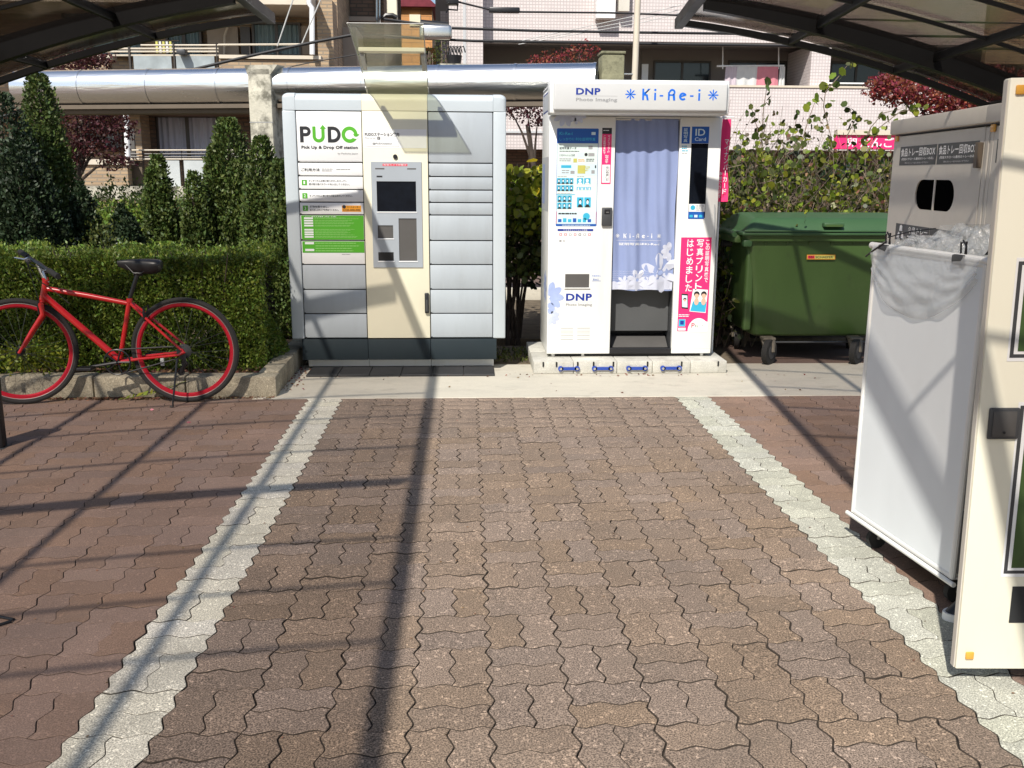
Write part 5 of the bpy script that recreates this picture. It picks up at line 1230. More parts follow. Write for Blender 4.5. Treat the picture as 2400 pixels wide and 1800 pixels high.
sd = MB(); sd.tube([stt + Vector((0, 0, .015)), spt], .0135, 12); sd.tube([spt + Vector((-.025, 0, -.005)), spt + Vector((.03, 0, -.004))], .014, 8); kq2(sd, 'seat_post', M['black'])
s0 = A(275, 612); s1 = A(379, 616); sa = MB(); 
def sadl(u, v):
    a = v * 2 * math.pi; x = s0.x + (s1.x - s0.x) * u; w = .018 + .060 * max(0, (u - .25) / .75) ** 1.3 * (1 if u < .96 else .8); e = math.sin(math.pi * min(1, max(.03, u * .97 + .02))) ** .25
    z = s0.z + .001 + (s1.z - s0.z) * u + .012 * (u - .4) ** 2; h = .034 + .034 * u
    return (x, YBK + w * e * math.cos(a), z - .012 + (h * .6 if math.sin(a) > 0 else h * 1.2) * e * math.sin(a))
sa.grid(sadl, 24, 20); sa.add([sadl(0, k / 20) for k in range(20)], [tuple(range(20))]); sa.add([sadl(1, k / 20) for k in range(20)], [tuple(range(20))[::-1]])
so = kq2(sa, 'saddle', M['black']); g = MB()
for s in (-1, 1): g.tube([(s0.x + .05, YBK + s * .012, s0.z - .018), (spt.x - .02, YBK + s * .022, spt.z + .003), (spt.x + .03, YBK + s * .022, spt.z + .004), (s1.x - .03, YBK + s * .04, s1.z - .015)], .0035, 6)
kq2(g, 'saddle_rail', M['dkgrey'], so)
cr = MB(); cr.torus(bbk + Vector((0, -.045, 0)), (0, 1, 0), .082, .0055, 40, 6)
for k in range(5): a = k * 1.257; cr.tube([bbk + Vector((0, -.045, 0)), bbk + Vector((.08 * math.cos(a), -.045, .08 * math.sin(a)))], .006, 5)
kq2(cr, 'chainring', M['black'])
pd = A(203, 872, -.08)
for s, end in ((-1, Vector((pd.x + .012, YBK - .065, pd.z + .03))), (1, Vector((2 * bbk.x - pd.x, YBK + .065, 2 * bbk.z - pd.z - .03)))):
    c_ = MB(); c_.tube([bbk + Vector((0, s * .055, 0)), end], [.012, .009], 8); c0 = kq2(c_, 'crank', M['black'])
    g = MB(); g.rbox(-.048, .048, -.042, .042, -.010, .010, .005, 1, M=Matrix.Translation(end + Vector((0, s * .05, 0)))); kq2(g, 'pedal', M['black'], c0)
ch = MB()
for s in (-1, 1): ch.tube([bbk + Vector((0, -.045, s * .083)), hubR + Vector((0, -.045, s * .035 - (.0 if s > 0 else .0)))], .0045, 4)
kq2(ch, 'chain', M['dkgrey'])
cs = MB()
for k in range(6): cs.cyl(hubR + Vector((0, -.034 - k * .004, 0)), hubR + Vector((0, -.036 - k * .004, 0)), .048 - k * .005, 20)
kq2(cs, 'cassette', M['dkgrey'])
dl = MB(); dl.tube([hubR + Vector((0, -.06, -.03)), hubR + Vector((.01, -.062, -.075)), hubR + Vector((-.02, -.055, -.135))], [.016, .014, .012], 8)
for (dx, dz) in ((.006, -.08), (-.02, -.135)): dl.cyl(hubR + Vector((dx, -.058, dz)), hubR + Vector((dx, -.048, dz)), .022, 14)
kq2(dl, 'derailleur', M['black'])
ks = MB(); kfoot = A(406, 958, -.16); kfoot.z = .008; ks.tube([hubR + Vector((-.04, -.055, -.045)), kfoot + Vector((.0, 0, .02)), kfoot, kfoot + Vector((-.02, 0, 0))], [.008, .006, .006, .006], 8); kq2(ks, 'kickstand', M['black'])
bc = MB(); bc.tube([hbn.lerp(hc, .5) + Vector((-.02, 0, 0)), hc + Vector((-.05, -.05, .01)), ht + Vector((-.03, -.03, .02)), ht + Vector((.03, -.03, -.02)), ht.lerp(bbk, .35) + Vector((0, -.03, .05))], .0025, 5)
bc.tube([hbf.lerp(hc, .5), hc + Vector((-.08, .02, .0)), crown + Vector((-.02, .0, .02))], .0025, 5); kq2(bc, 'brake_cable', M['black'])
for nm, c, a_ in (('front_brake', crown + Vector((-.018, 0, -.02)), axs), ('rear_brake', stt.lerp(hubR, .30) + Vector((.0, 0, .02)), Vector((0, 1, 0)))):
    g = MB()
    for s in (-1, 1): g.tube([c + a_ * s * .045 + Vector((0, 0, .045)), c + a_ * s * .05 + Vector((0, 0, .0)), c + a_ * s * .035 + Vector((0, 0, -.045))], [.006, .009, .007], 6)
    g.tube([c - a_ * .045 + Vector((0, 0, .045)), c + a_ * .045 + Vector((0, 0, .047))], .003, 5); kq2(g, nm, M['black'])
p = Print((0, 0, 0), (1, 0, 0), (0, 0, 1), (0, -1, 0))

# black post and wire loop at the far left edge
lp_ = thing('bike_stop_post', 'short black post on the left edge of the paved bay', 'post', (-2.665, 2.81, 0))
MB().rbox(-.075, .075, -.03, .03, 0.002, .40, .012, 2).build('post_shaft', M['black'], lp_); MB().rbox(-.085, .085, -.05, .05, 0.001, .0018, .003, 1).build('base_plate', M['dkgrey'], lp_)
wl_ = thing('wire_loop', 'thin black wire stand lying on the pavers at the left edge', 'wire stand', (-1.62, .68, 0))
MB().tube([(-.35, .03, .006), (-.02, .035, .006), (.035, .012, .006), (.03, .0, .006), (-.02, -.05, .006), (-.35, -.12, .006)], .005, 8).build('bent_wire', M['black'], wl_)

# ================================================================== FOLIAGE
def leaf_cloud(name, P, D, size, m, parent=None, shape='leaf', aspect=.5, droop=0.0, world=False, jitter=.8):
    """P (N,3) centres, D (N,3) preferred outward directions, one folded leaf each"""
    N = len(P); size = np.broadcast_to(np.asarray(size, float), (N,)) * RNG.uniform(.65, 1.3, N)
    d = D + RNG.normal(0, jitter, (N, 3)); d[:, 2] -= droop; d /= np.linalg.norm(d, axis=1, keepdims=True) + 1e-9
    a = RNG.normal(0, 1, (N, 3)); s = np.cross(d, a); s /= np.linalg.norm(s, axis=1, keepdims=True) + 1e-9; nn = np.cross(s, d)
    L = size[:, None]; Wd = (size * aspect)[:, None]
    if shape == 'leaf':
        V = np.stack([P - d * L * .5, P + s * Wd * .5 + nn * Wd * .12, P + d * L * .5, P - s * Wd * .5 + nn * Wd * .12], 1); q = 4; F = [(0, 1, 2, 3)]
    elif shape == 'round':
        an = [0, 55, 115, 180, 245, 305]; V = np.stack([P + d * L * .5 * math.cos(R(t)) + s * L * .5 * aspect * 2 * .95 * math.sin(R(t)) + nn * L * .06 * abs(math.sin(R(t))) for t in an], 1); q = 6; F = [tuple(range(6))]
    elif shape == 'spray':
        V = np.stack([P - d * L * .5, P + s * Wd * .5 - d * L * .1, P + s * Wd * .25 + d * L * .25, P + d * L * .5, P - s * Wd * .3 + d * L * .2, P - s * Wd * .5 - d * L * .12], 1); q = 6; F = [tuple(range(6))]
    V = V.reshape(-1, 3).astype(np.float32); k = len(F[0])
    me = bpy.data.meshes.new(name); me.vertices.add(len(V)); me.vertices.foreach_set('co', V.ravel())
    idx = (np.arange(N)[:, None] * q + np.array(F[0])[None, :]).astype(np.int32)
    me.loops.add(N * k); me.loops.foreach_set('vertex_index', idx.ravel()); me.polygons.add(N)
    me.polygons.foreach_set('loop_start', (np.arange(N) * k).astype(np.int32)); me.update(calc_edges=True)
    for mm in (m if isinstance(m, list) else [m]): me.materials.append(mm)
    if isinstance(m, list):
        me.polygons.foreach_set('material_index', RNG.integers(0, len(m), N).astype(np.int32))
    o = bpy.data.objects.new(name, me); COL.objects.link(o)
    if parent: o.parent = parent
    return o

def conifer(px, pytop, wpx, Y, label, dark=False, n=15000, round_=False, zb=0.1):
    """column-shaped garden conifer placed where it stands, y = Y"""
    top = at(px, pytop, Y); w = (at(px + wpx / 2, pytop + 150, Y) - at(px - wpx / 2, pytop + 150, Y)).x / 2
    c = Vector((at(px, 560, Y).x, Y, zb)); H = top.z - zb
    root = thing('conifer_tree', label, 'conifer', c, 0, 'garden conifers behind the hedge')
    # spires: several merged cones
    sp = [(0, 0, H, w)]
    for k in range(5):
        a = 1.26 * k + RNG.uniform(0, .6); sp.append((math.cos(a) * w * .48, math.sin(a) * w * .48, H * RNG.uniform(.66, .93), w * RNG.uniform(.5, .62)))
    sp[0] = (0, 0, H, w * .8)
    Ps = []; Ds = []
    for (sx, sy, h, r0) in sp:
        k = int(1.9 * n * (h * r0) / sum(q[2] * q[3] for q in sp)); t = RNG.uniform(0, 1, k) ** .9; th = RNG.uniform(0, 2 * math.pi, k)
        prof = np.clip(1 - ((t - .35) / .68) ** 2, 0.0, 1) ** .55 if not round_ else np.sqrt(np.clip(1 - (t * 1.9 - .85) ** 2, 0.02, 1))
        prof = np.clip(prof, .04, 1)
        lum = 1 + .16 * np.sin(th * 5 + t * 21 + sx * 9) + .13 * np.sin(th * 9 - t * 34) + RNG.normal(0, .095, k)
        r = r0 * prof * lum * (1 - .38 * RNG.uniform(0, 1, k) ** 2)
        Ps.append(np.stack([sx + r * np.cos(th), sy + r * np.sin(th), t * h], 1)); Ds.append(np.stack([np.cos(th) * .7, np.sin(th) * .7, np.full(k, .9)], 1))
    P_ = np.concatenate(Ps); D_ = np.concatenate(Ds)
    leaf_cloud('foliage', P_, D_, .036, M['conif_d'] if dark else M['conif'], root, 'spray', .55, jitter=.6)
    tr = MB(); tr.tube([(0, 0, -.1), (.02, 0, H * .5), (0, 0, H * .9)], [.05, .035, .01], 8)
    for k in range(10): a = k * 2.4; z = H * (.15 + .07 * k); tr.tube([(0, 0, z), (math.cos(a) * w * .6, math.sin(a) * w * .6, z + .15)], [.012, .004], 5)
    tr.build('trunk', M['bark'], root); return root
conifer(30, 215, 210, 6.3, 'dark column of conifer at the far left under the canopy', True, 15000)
conifer(125, 172, 150, 6.9, 'tall bright conifer rising beside the silver duct end on the left', False, 19000)
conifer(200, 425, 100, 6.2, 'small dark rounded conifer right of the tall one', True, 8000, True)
conifer(382, 362, 95, 6.6, 'slim pointed conifer in front of the white balcony panels', False, 10000)
conifer(462, 400, 80, 6.5, 'short conifer between the slim one and the broad pair', False, 7000)
conifer(548, 276, 150, 6.8, 'broad two peaked conifer in front of the brick building', False, 20000)
conifer(622, 318, 115, 6.3, 'conifer standing in front of the stained concrete pillar', False, 14000)
conifer(662, 372, 90, 5.9, 'conifer squeezed against the left side of the parcel locker', False, 9000)
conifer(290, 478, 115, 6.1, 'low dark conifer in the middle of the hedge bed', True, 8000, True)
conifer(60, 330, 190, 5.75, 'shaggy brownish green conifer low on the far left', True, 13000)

# clipped hedge in front
hg = thing('hedge', 'clipped green box hedge behind the red bicycle', 'hedge', (-3.0, 4.75, .09))
hx0, hx1, hy0, hy1, hz_ = -5.2, -1.48, 4.36, 5.15, .905
def hedge_pts(n, faces):
    Ps = []; Ds = []
    for nm, frac in faces:
        k = int(n * frac); u = RNG.uniform(0, 1, k); v = RNG.uniform(0, 1, k); dep = RNG.uniform(0, 1, k) ** 1.6 * .12
        if nm == 'front':
            x = hx0 + (hx1 - hx0) * u; z = .06 + (hz_ - .06) * v; bulge = .035 * np.sin(x * 5) + .03 * np.sin(x * 13 + z * 7) + .05 * np.sin(z * 3) 
            Ps.append(np.stack([x, hy0 - bulge * .8 + dep + .10 * (1 - v) * 0, z], 1)); Ds.append(np.tile([0, -.8, .6], (k, 1)))
        elif nm == 'top':
            x = hx0 + (hx1 - hx0) * u; y = hy0 + (hy1 - hy0) * v; Ps.append(np.stack([x, y, hz_ + .022 * np.sin(x * 7) + .018 * np.sin(x * 19 + y * 9) + np.where(RNG.uniform(0, 1, k) < .035, RNG.uniform(0, .06, k), 0) - dep * .9 + RNG.normal(0, .008, k) + .02], 1)); Ds.append(np.tile([0, -.1, 1.], (k, 1)))
        else:
            y = hy0 + (hy1 - hy0) * u; z = .06 + (hz_ - .06) * v; Ps.append(np.stack([hx1 + .03 * np.sin(z * 9) - dep + .05 * np.sin(y * 8 + z * 5) - .10 * v, y, z], 1)); Ds.append(np.tile([.8, -.2, .5], (k, 1)))
    return np.concatenate(Ps), np.concatenate(Ds)
P_, D_ = hedge_pts(115000, (('front', .62), ('top', .28), ('side', .10))); P_ -= np.array([-3.0, 4.75, .09])
o = leaf_cloud('foliage', P_, D_, .027, M['hedge'], hg, 'leaf', .52, jitter=.6)
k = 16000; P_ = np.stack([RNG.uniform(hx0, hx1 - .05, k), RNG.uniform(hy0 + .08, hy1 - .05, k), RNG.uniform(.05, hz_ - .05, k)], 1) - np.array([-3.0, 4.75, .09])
leaf_cloud('inner_dark_filler', P_, RNG.normal(0, 1, (k, 3)), .045, M['hedge_in'], hg, 'leaf', .5)  # near-black leaves added inside the hedge to block light and darken its gaps
tw = MB(); rr = random.Random(9)
for i in range(90):
    x = rr.uniform(hx0, hx1) + 3.0; y = rr.uniform(hy0, hy1) - 4.75; tw.tube([(x, y, -.05), (x + rr.uniform(-.08, .08), y + rr.uniform(-.06, .06), .4), (x + rr.uniform(-.18, .18), y + rr.uniform(-.15, .1), .85)], [.010, .007, .003], 5)
tw.build('branches', M['bark'], hg)
# weed tuft at the far left in front of the wheel
wd = thing('weed_clump', 'bright green weed clump growing behind the front wheel', 'weed', (-3.0, 4.12, .12)); k = 900
P_ = RNG.normal(0, 1, (k, 3)) * np.array([.13, .05, .05]) + np.array([0, 0, .12]); leaf_cloud('leaves', P_, np.tile([0, -.5, .6], (k, 1)), .030, M['lime'], wd, 'leaf', .6)
tw = MB(); 
for i in range(14): tw.tube([(0, 0, -.02), (rr.uniform(-.15, .15), rr.uniform(-.05, .03), .16)], .002, 4)
tw.build('stems', M['mid'], wd)
wd = thing('fallen_sprig', 'pale green leafy sprig lying on the pavers below the rear wheel', 'sprig', (-2.15, 3.9, .01))
P_ = np.array([[(-.18 + .035 * i), -.04 + .012 * i + .01 * (i % 2), .012 + .006 * i] for i in range(14)]); leaf_cloud('leaves', P_, np.tile([.6, .2, .3], (14, 1)), .05, M['lime'], wd, 'leaf', .45, jitter=.3)
MB().tube([(-.2, -.045, .008), (0, .02, .03), (.25, .08, .12)], .003, 5).build('stem', M['lime'], wd)
# dry leaf litter along the curb foot and in the bed
k = 900; x = RNG.uniform(-3.6, -1.35, k); xs2 = np.where(RNG.uniform(0, 1, k) < .6, RNG.normal(-2.35, .28, k), x)
P_ = np.stack([np.clip(xs2, -4, -1.36), 3.955 - np.abs(RNG.normal(0, .022, k)), RNG.uniform(.003, .012, k)], 1)
o = leaf_cloud('leaf_litter', P_, np.tile([1., .2, .05], (k, 1)), .022, M['brownl'], None, 'leaf', .45, jitter=.35); tag(o, 'dry brown leaf litter along the foot of the curb', 'leaf litter', kind='stuff')
k = 2600; P_ = np.stack([RNG.uniform(-3.2, -1.5, k), 4.11 + RNG.uniform(0, 1, k) ** 1.3 * 1.1, .11 + RNG.uniform(0, .012, k)], 1)
o = leaf_cloud('bed_litter', P_, np.tile([1., .3, .05], (k, 1)), .034, M['brownl'], None, 'leaf', .45, jitter=.4); tag(o, 'dry fallen leaves on the soil at the end of the hedge', 'leaf litter', kind='stuff')
for (lx, ly, mm, lb) in ((-1.74, 3.30, 'rose', 'small pink leaf lying on the pavers'), (-2.06, 3.62, 'rose', 'reddish leaf near the kickstand')):
    o = leaf_cloud('fallen_leaf', np.array([[lx, ly, .006]]), np.array([[1., .3, .0]]), .035, M[mm], None, 'leaf', .6, jitter=.02); tag(o, lb, 'leaf')
k = 260; P_ = np.stack([RNG.uniform(-2.6, 1.9, k), RNG.uniform(-.6, 3.85, k), np.full(k, .0045)], 1)
o = leaf_cloud('fine_debris', P_, np.tile([1., .2, .02], (k, 1)), .010, M['brownl'], None, 'leaf', .5, jitter=.25); tag(o, 'tiny leaf crumbs scattered over the pavers', 'debris', kind='stuff')
k = 150; xx_ = np.where(RNG.uniform(0, 1, k) < .5, RNG.normal(-1.33, .03, k), RNG.uniform(-1.3, 2.6, k)); yy_ = np.where(xx_ < -1.2, RNG.uniform(4.1, 4.95, k), np.where(RNG.uniform(0, 1, k) < .6, RNG.normal(4.60, .03, k), RNG.uniform(3.93, 5.0, k)))
P_ = np.stack([np.maximum(xx_, -1.345), yy_, np.full(k, .011)], 1)
o = leaf_cloud('apron_litter', P_, np.tile([1., .3, .03], (k, 1)), .020, [M['brownl'], M['maple2']], None, 'leaf', .5, jitter=.25); tag(o, 'small dry leaves blown against the locker tiles on the concrete apron', 'leaf litter', kind='stuff')
# background low bright hedge in the brick building's garden
def bush(name, label, cat, c, sx, sy, sz, n, size, ms, shape='leaf', aspect=.5, twigs=20, group=None, hollow=.4, tm='bark', twr=.006):
    root = thing(name, label, cat, c, 0, group); k = n; v = RNG.normal(0, 1, (k, 3)); v /= np.linalg.norm(v, axis=1, keepdims=True); rad = (hollow + (1 - hollow) * RNG.uniform(0, 1, k) ** .5)[:, None]
    lum = (1 + .22 * np.sin(v[:, :1] * 9 + v[:, 2:] * 7) * np.cos(v[:, 1:2] * 8 + 1) + RNG.normal(0, .05, (k, 1)))
    P_ = v * rad * lum * np.array([sx, sy, sz]) + np.array([0, 0, sz]); leaf_cloud('foliage', P_, v + np.array([0, 0, .3]), size, ms, root, shape, aspect)
    if twigs:
        t = MB()
        for i in range(twigs):
            a = rr.uniform(0, 6.28); e = Vector((math.cos(a) * sx * rr.uniform(.3, .95), math.sin(a) * sy * rr.uniform(.3, .95), sz * rr.uniform(.8, 1.9)))
            t.tube([(rr.uniform(-.1, .1) * sx, 0, -.1), e * .5 + Vector((rr.uniform(-.1, .1), 0, 0)), e], [twr * 1.6, twr, twr * .4], 5)
        t.build('branches', M[tm], root)
    return root
g = 'low garden shrubs in front of the brick building'
for (px, py, w, h, mm, lb) in ((245, 500, 1.0, .34, 'hedge', 'low sunlit hedge left of the slim conifer'), (330, 478, .9, .28, 'hedge', 'low hedge with yellow green top behind the slim conifer'), (300, 445, 1.3, .25, 'conif', 'dark green hedge at the foot of the brick parapet')):
    Yy = 10.5 if mm == 'hedge' else 12.5; c = at(px, py, Yy); bush('garden_shrub', lb, 'shrub', (c.x, Yy, 0), w, .5, max(.2, c.z * .55), 6000, .06, M[mm], group=g, twigs=8)
bush('garden_shrub', 'bright green shrub glowing between two dark conifers', 'shrub', (at(235, 560, 5.5).x, 5.5, .1), .16, .14, .52, 1800, .03, M['mid'], group=g, twigs=6)

# maples
def tree(name, label, cat, base, crowns, n, size, m, trunk, shape='leaf', aspect=.6, group=None):
    root = thing(name, label, cat, base, 0, group); B = Vector(base); Ps = []; Ds = []
    tot = sum(c[1] * c[2] for c in crowns)
    for (c, rx_, rz_) in crowns:
        k = int(n * rx_ * rz_ / tot); v = RNG.normal(0, 1, (k, 3)); v /= np.linalg.norm(v, axis=1, keepdims=True); rad = (RNG.uniform(0, 1, k) ** .45)[:, None]
        lay = np.sin(v[:, 2:] * 11 + v[:, :1] * 5) * .12
        Ps.append(v * rad * (1 + lay) * np.array([rx_, rx_, rz_]) + np.array(Vector(c) - B)); Ds.append(v * .5 + np.array([0, 0, .1]))
    leaf_cloud('crown', np.concatenate(Ps), np.concatenate(Ds), size, m, root, shape, aspect)
    t = MB(); top = sum((Vector(c[0]) for c in crowns), Vector()) / len(crowns) - B
    t.tube([(0, 0, -.2), trunk, top * .8 + Vector(trunk) * .2], [.06, .045, .02], 8)
    for c in crowns: e = Vector(c[0]) - B; t.tube([trunk, Vector(trunk).lerp(e, .5) + Vector((0, 0, .08)), e], [.03, .018, .006], 6)
    t.build('trunk', M['bark'], root); return root
c1_ = [(at(215, 262, 12), .50, .26), (at(260, 300, 12), .42, .20), (at(180, 330, 12), .38, .28), (at(240, 345, 12), .38, .13), (at(275, 380, 12), .28, .12), (at(185, 150, 12), .45, .22), (at(215, 135, 12), .3, .14), (at(160, 375, 12), .25, .2)]
b0 = at(172, 470, 12); tree('red_maple', 'dark red maple in front of the brick building on the left', 'maple tree', (b0.x, 12, 0), c1_, 5200, .055, M['maple'], (.05, 0, 1.3))
c2_ = [(at(2130, 215, 9), .50, .16), (at(2230, 250, 9), .42, .20), (at(2330, 270, 9), .5, .20), (at(2080, 195, 9), .25, .12), (at(2300, 200, 9), .5, .25)]
b0 = at(2260, 560, 9); tree('red_maple', 'rust red tree behind the beige recycling cabinet', 'maple tree', (b0.x, 9, 0), c2_, 8500, .050, M['maple2'], (.0, 0, 1.3))
c3_ = [(at(1235, 262, 13), .34, .16), (at(1195, 255, 13), .2, .12), (at(1260, 285, 13), .22, .10)]
b0 = at(1250, 500, 13); tree('red_maple', 'thin red leaved branches seen in the gap between locker and booth', 'maple tree', (b0.x, 13, 0), c3_, 420, .06, M['maple'], (.0, 0, 1.6))
c4_ = [(at(1300, 135, 15), .45, .12), (at(1360, 120, 15), .4, .20), (at(1270, 140, 15), .3, .10)]
b0 = at(1330, 400, 15); tree('red_maple', 'sparse russet tree top showing above the silver duct', 'maple tree', (b0.x, 15, 0), c4_, 520, .05, M['maple2'], (.0, 0, 2.4))

# shrub between locker and booth
rr = random.Random(21)
sh = thing('garden_bush', 'upright bush with yellow green leaves between the locker and the booth', 'bush', (.37, 6.1, .03), 0); t = MB()
for i in range(16):
    a = rr.uniform(-.30, .30); t.tube([(rr.uniform(-.09, .05), rr.uniform(-.08, .08), -.05), (a * .35, rr.uniform(-.1, .1), .55), (a, rr.uniform(-.2, .2), rr.uniform(1.0, 1.65))], [.013, .010, .004], 6)
t.build('stems', M['bark'], sh)
def cloudbox(n, lo, hi): return RNG.uniform(0, 1, (n, 3)) * (np.array(hi) - np.array(lo)) + np.array(lo)
leaf_cloud('lower_leaves', cloudbox(1500, (-.30, -.3, .55), (.32, .3, 1.1)), np.tile([0, -.4, .2], (1500, 1)), .055, M['mid'], sh, 'round', .45)
leaf_cloud('upper_leaves', cloudbox(900, (-.30, -.3, .95), (.32, .25, 1.5)), np.tile([0, -.4, .3], (900, 1)), .070, M['lime'], sh, 'round', .45)
leaf_cloud('side_leaves', cloudbox(1800, (-.7, .2, .4), (.7, .9, 1.35)), np.tile([0, -.4, .3], (1800, 1)), .060, M['conif_d'], sh, 'round', .4)
leaf_cloud('yellow_leaves', np.array([[.12, -.2, 1.56], [.20, -.2, 1.50], [.26, -.15, 1.42], [.17, -.25, 1.30], [.1, -.2, 1.1], [.24, -.2, 1.12]]), np.tile([.2, -1, .1], (6, 1)), .085, M['yellow'], sh, 'round', .5, jitter=.2)
k = 500; o = leaf_cloud('ground_weeds', cloudbox(k, (.0, 5.1, .01), (.55, 5.6, .05)), np.tile([0, 0, 1.], (k, 1)), .035, M['mid'], None, 'leaf', .4); tag(o, 'low weeds on the soil between the locker and the booth', 'weeds', kind='stuff')

# big tangle on the right behind the bin
def tangle(name, label, c, sx, sy, H, nst, nl, leafm, lsz, tm='twig', group=None, zlo=.1, dense=1.0):
    root = thing(name, label, 'bush', c, 0, group); t = MB(); ends = []
    for i in range(nst):
        x, y = rr.uniform(-sx, sx), rr.uniform(-sy, sy); h = H * rr.uniform(.55, 1.05); pts = [Vector((x, y, -.05))]; d = Vector((rr.uniform(-.35, .35), rr.uniform(-.3, .3), 1))
        for k in range(6): d = (d + Vector((rr.uniform(-.35, .35), rr.uniform(-.35, .35), rr.uniform(-.25, .1)))).normalized(); pts.append(pts[-1] + d * h / 6)
        t.tube(pts, [.006, .005, .0045, .004, .003, .0022, .0015], 3, caps=False); ends += pts[2:]
        for b in range(4):
            q = pts[rr.randint(2, 5)]; e = q + Vector((rr.uniform(-.25, .25), rr.uniform(-.2, .2), rr.uniform(-.08, .25))); t.tube([q, (q + e) / 2 + Vector((0, 0, rr.uniform(-.03, .05))), e], [.003, .0022, .0012], 3, caps=False); ends.append(e)
    t.build('twigs', M[tm], root)
    E = np.array([tuple(e) for e in ends]); E = E[E[:, 2] > zlo]; P_ = E[RNG.integers(0, len(E), nl)] + RNG.normal(0, .045, (nl, 3))
    leaf_cloud('leaves', P_, np.tile([0, -.5, .3], (nl, 1)), lsz, leafm, root, 'round', .46, jitter=.7); return root
tangle('twiggy_bush', 'tangled bush with lime leaves directly behind the green bin', (2.75, 6.6, .03), .85, .35, 2.0, 260, 12000, [M['lime'], M['lime'], M['mid']], .052)
tangle('twiggy_bush', 'brown tangled twigs behind the bin beside the beige cabinet', (3.75, 6.7, .03), .85, .4, 1.85, 460, 9000, [M['brownl'], M['mid'], M['mid'], M['lime']], .036)
tangle('twiggy_bush', 'tall dry brown bush between the pink banner and the bin', (2.35, 6.5, .03), .28, .25, 2.15, 240, 3000, [M['twig'], M['mid'], M['brownl']], .034)
tangle('twiggy_bush', 'dark leafy bush low between the booth and the bin', (2.2, 6.0, .03), .25, .2, 1.05, 110, 3000, [M['mid'], M['lime'], M['conif_d']], .052)
tangle('twiggy_bush', 'dark bush filling the back behind the bin', (3.1, 7.4, .03), 1.7, .4, 1.75, 280, 32000, [M['conif_d'], M['conif_d'], M['mid']], .075)
# tall sprigs with round leaves
spr = [([(1860, 520), (1868, 420), (1880, 330), (1895, 280), (1912, 235)], 'lime', 'curved leafy shoot with round leaves in front of the pink tiles'),
       ([(1925, 470), (1950, 330), (1930, 250), (1935, 215), (1965, 180), (1988, 150)], 'lime', 'tallest leafy shoot reaching up to the canopy edge'),
       ([(1835, 400), (1842, 345), (1858, 320), (1870, 262)], 'mid', 'short dark leaved shoot above the bin'),
       ([(1990, 400), (1985, 320), (2005, 280), (1985, 250)], 'mid', 'leafy shoot beside the pink sign'),
       ([(2010, 380), (2040, 300), (2070, 265), (2125, 252)], 'lime', 'arching shoot with lime leaves above the pink sign'),
       ([(2030, 360), (2060, 300), (2110, 262), (2170, 250)], 'lime', 'lime leafed branch lying over the beige cabinet top'),
       ([(1790, 470), (1785, 330), (1790, 250), (1800, 190)], 'mid', 'upright green shoot with dark leaves right of the booth header'),
       ([(1770, 450), (1775, 300), (1760, 250)], 'mid', 'shorter dark shoot beside the booth header')]
for pts, mm, lb in spr:
    W3 = [at(x, y, 7.1) for x, y in pts]; base = W3[0].copy(); root = thing('leafy_shoot', lb, 'shoot', (base.x, base.y, .03), 0, 'leafy shoots rising out of the tangle'); B = Vector((base.x, base.y, .03))
    full = [Vector((0, 0, 0))] + [p - B for p in W3]
    MB().tube(full, [.008] + [.005] * (len(full) - 2) + [.002], 5).build('stem', M['twig'], root); Lp = []
    for i in range(1, len(full) - 1):
        nk = 5
        for s in range(nk): q = full[i].lerp(full[i + 1], (s + rr.random()) / nk); Lp.append(tuple(q + Vector((rr.uniform(-.07, .07), rr.uniform(-.06, .06), rr.uniform(-.04, .04)))))
    Lp.append(tuple(full[-1])); Lp = np.array(Lp); leaf_cloud('leaves', Lp, np.tile([0, -.6, .2], (len(Lp), 1)), .076, [M[mm], M['mid'], M['lime']] if mm == 'lime' else [M['mid'], M['conif']], root, 'round', .46, jitter=.6)

# ================================================================== DUCT ON PILLARS
da, db = Vector((-5.3, 9.55, 2.43)), Vector((1.30, 8.12, 2.43)); dt = (db - da).normalized(); dn = Vector((-dt.y, dt.x, 0))
du = thing('silver_duct', 'long horizontal silver clad duct carried on concrete pillars', 'duct', (da + db) / 2, 0); dq_ = bp_(du, (da + db) / 2)
m = MB(); n = 28
prof = [(.17 * math.cos(2 * math.pi * k / n), .195 * math.sin(2 * math.pi * k / n)) for k in range(n)]
ns = 8
pil_t = .44
segs = [i / ns for i in range(ns + 1)]
for i in range(ns):
    g = MB(); a = da.lerp(db, segs[i]) + dt * .004; b = da.lerp(db, segs[i + 1]) - dt * .004; vs = []
    for c in (a, b): vs += [c - dn * y + Vector((0, 0, z)) for y, z in prof]
    g.add(vs, [(k, (k + 1) % n, (k + 1) % n + n, k + n) for k in range(n)] + [tuple(range(n))[::-1], tuple(range(n, 2 * n))]); s_o = dq_(g, 'duct_section', M['silver'])
    g = MB(); vs = []
    for c in (b - dt * .012, b + dt * .016): vs += [c - dn * y * 1.03 + Vector((0, 0, z * 1.025)) for y, z in prof]
    g.add(vs, [(k, (k + 1) % n, (k + 1) % n + n, k + n) for k in range(n)]); dq_(g, 'joint_band', M['silver'], s_o)
g = MB(); g.tube([da - Vector((0, 0, .26)) + dn * -.0, db.lerp(da, .55) - Vector((0, 0, .26))], .05, 8); dq_(g, 'lower_pipe', M['brown_st'])
g = MB(); vs = []
T = Matrix.Rotation(math.atan2(dt.y, dt.x), 4, 'Z'); Lh = (db - da).length
g.box(0, Lh, -.09, .09, -.245, -.20, M=Matrix.Translation(da) @ T); dq_(g, 'support_tray', M['brown_st'])
p1 = at(622, 500, 8.62); pl = thing('concrete_pillar', 'weathered white pillar with black streaks left of the parcel locker', 'pillar', (-2.30, 8.85, 0), math.atan2(dt.y, dt.x), 'concrete pillars that carry the duct')
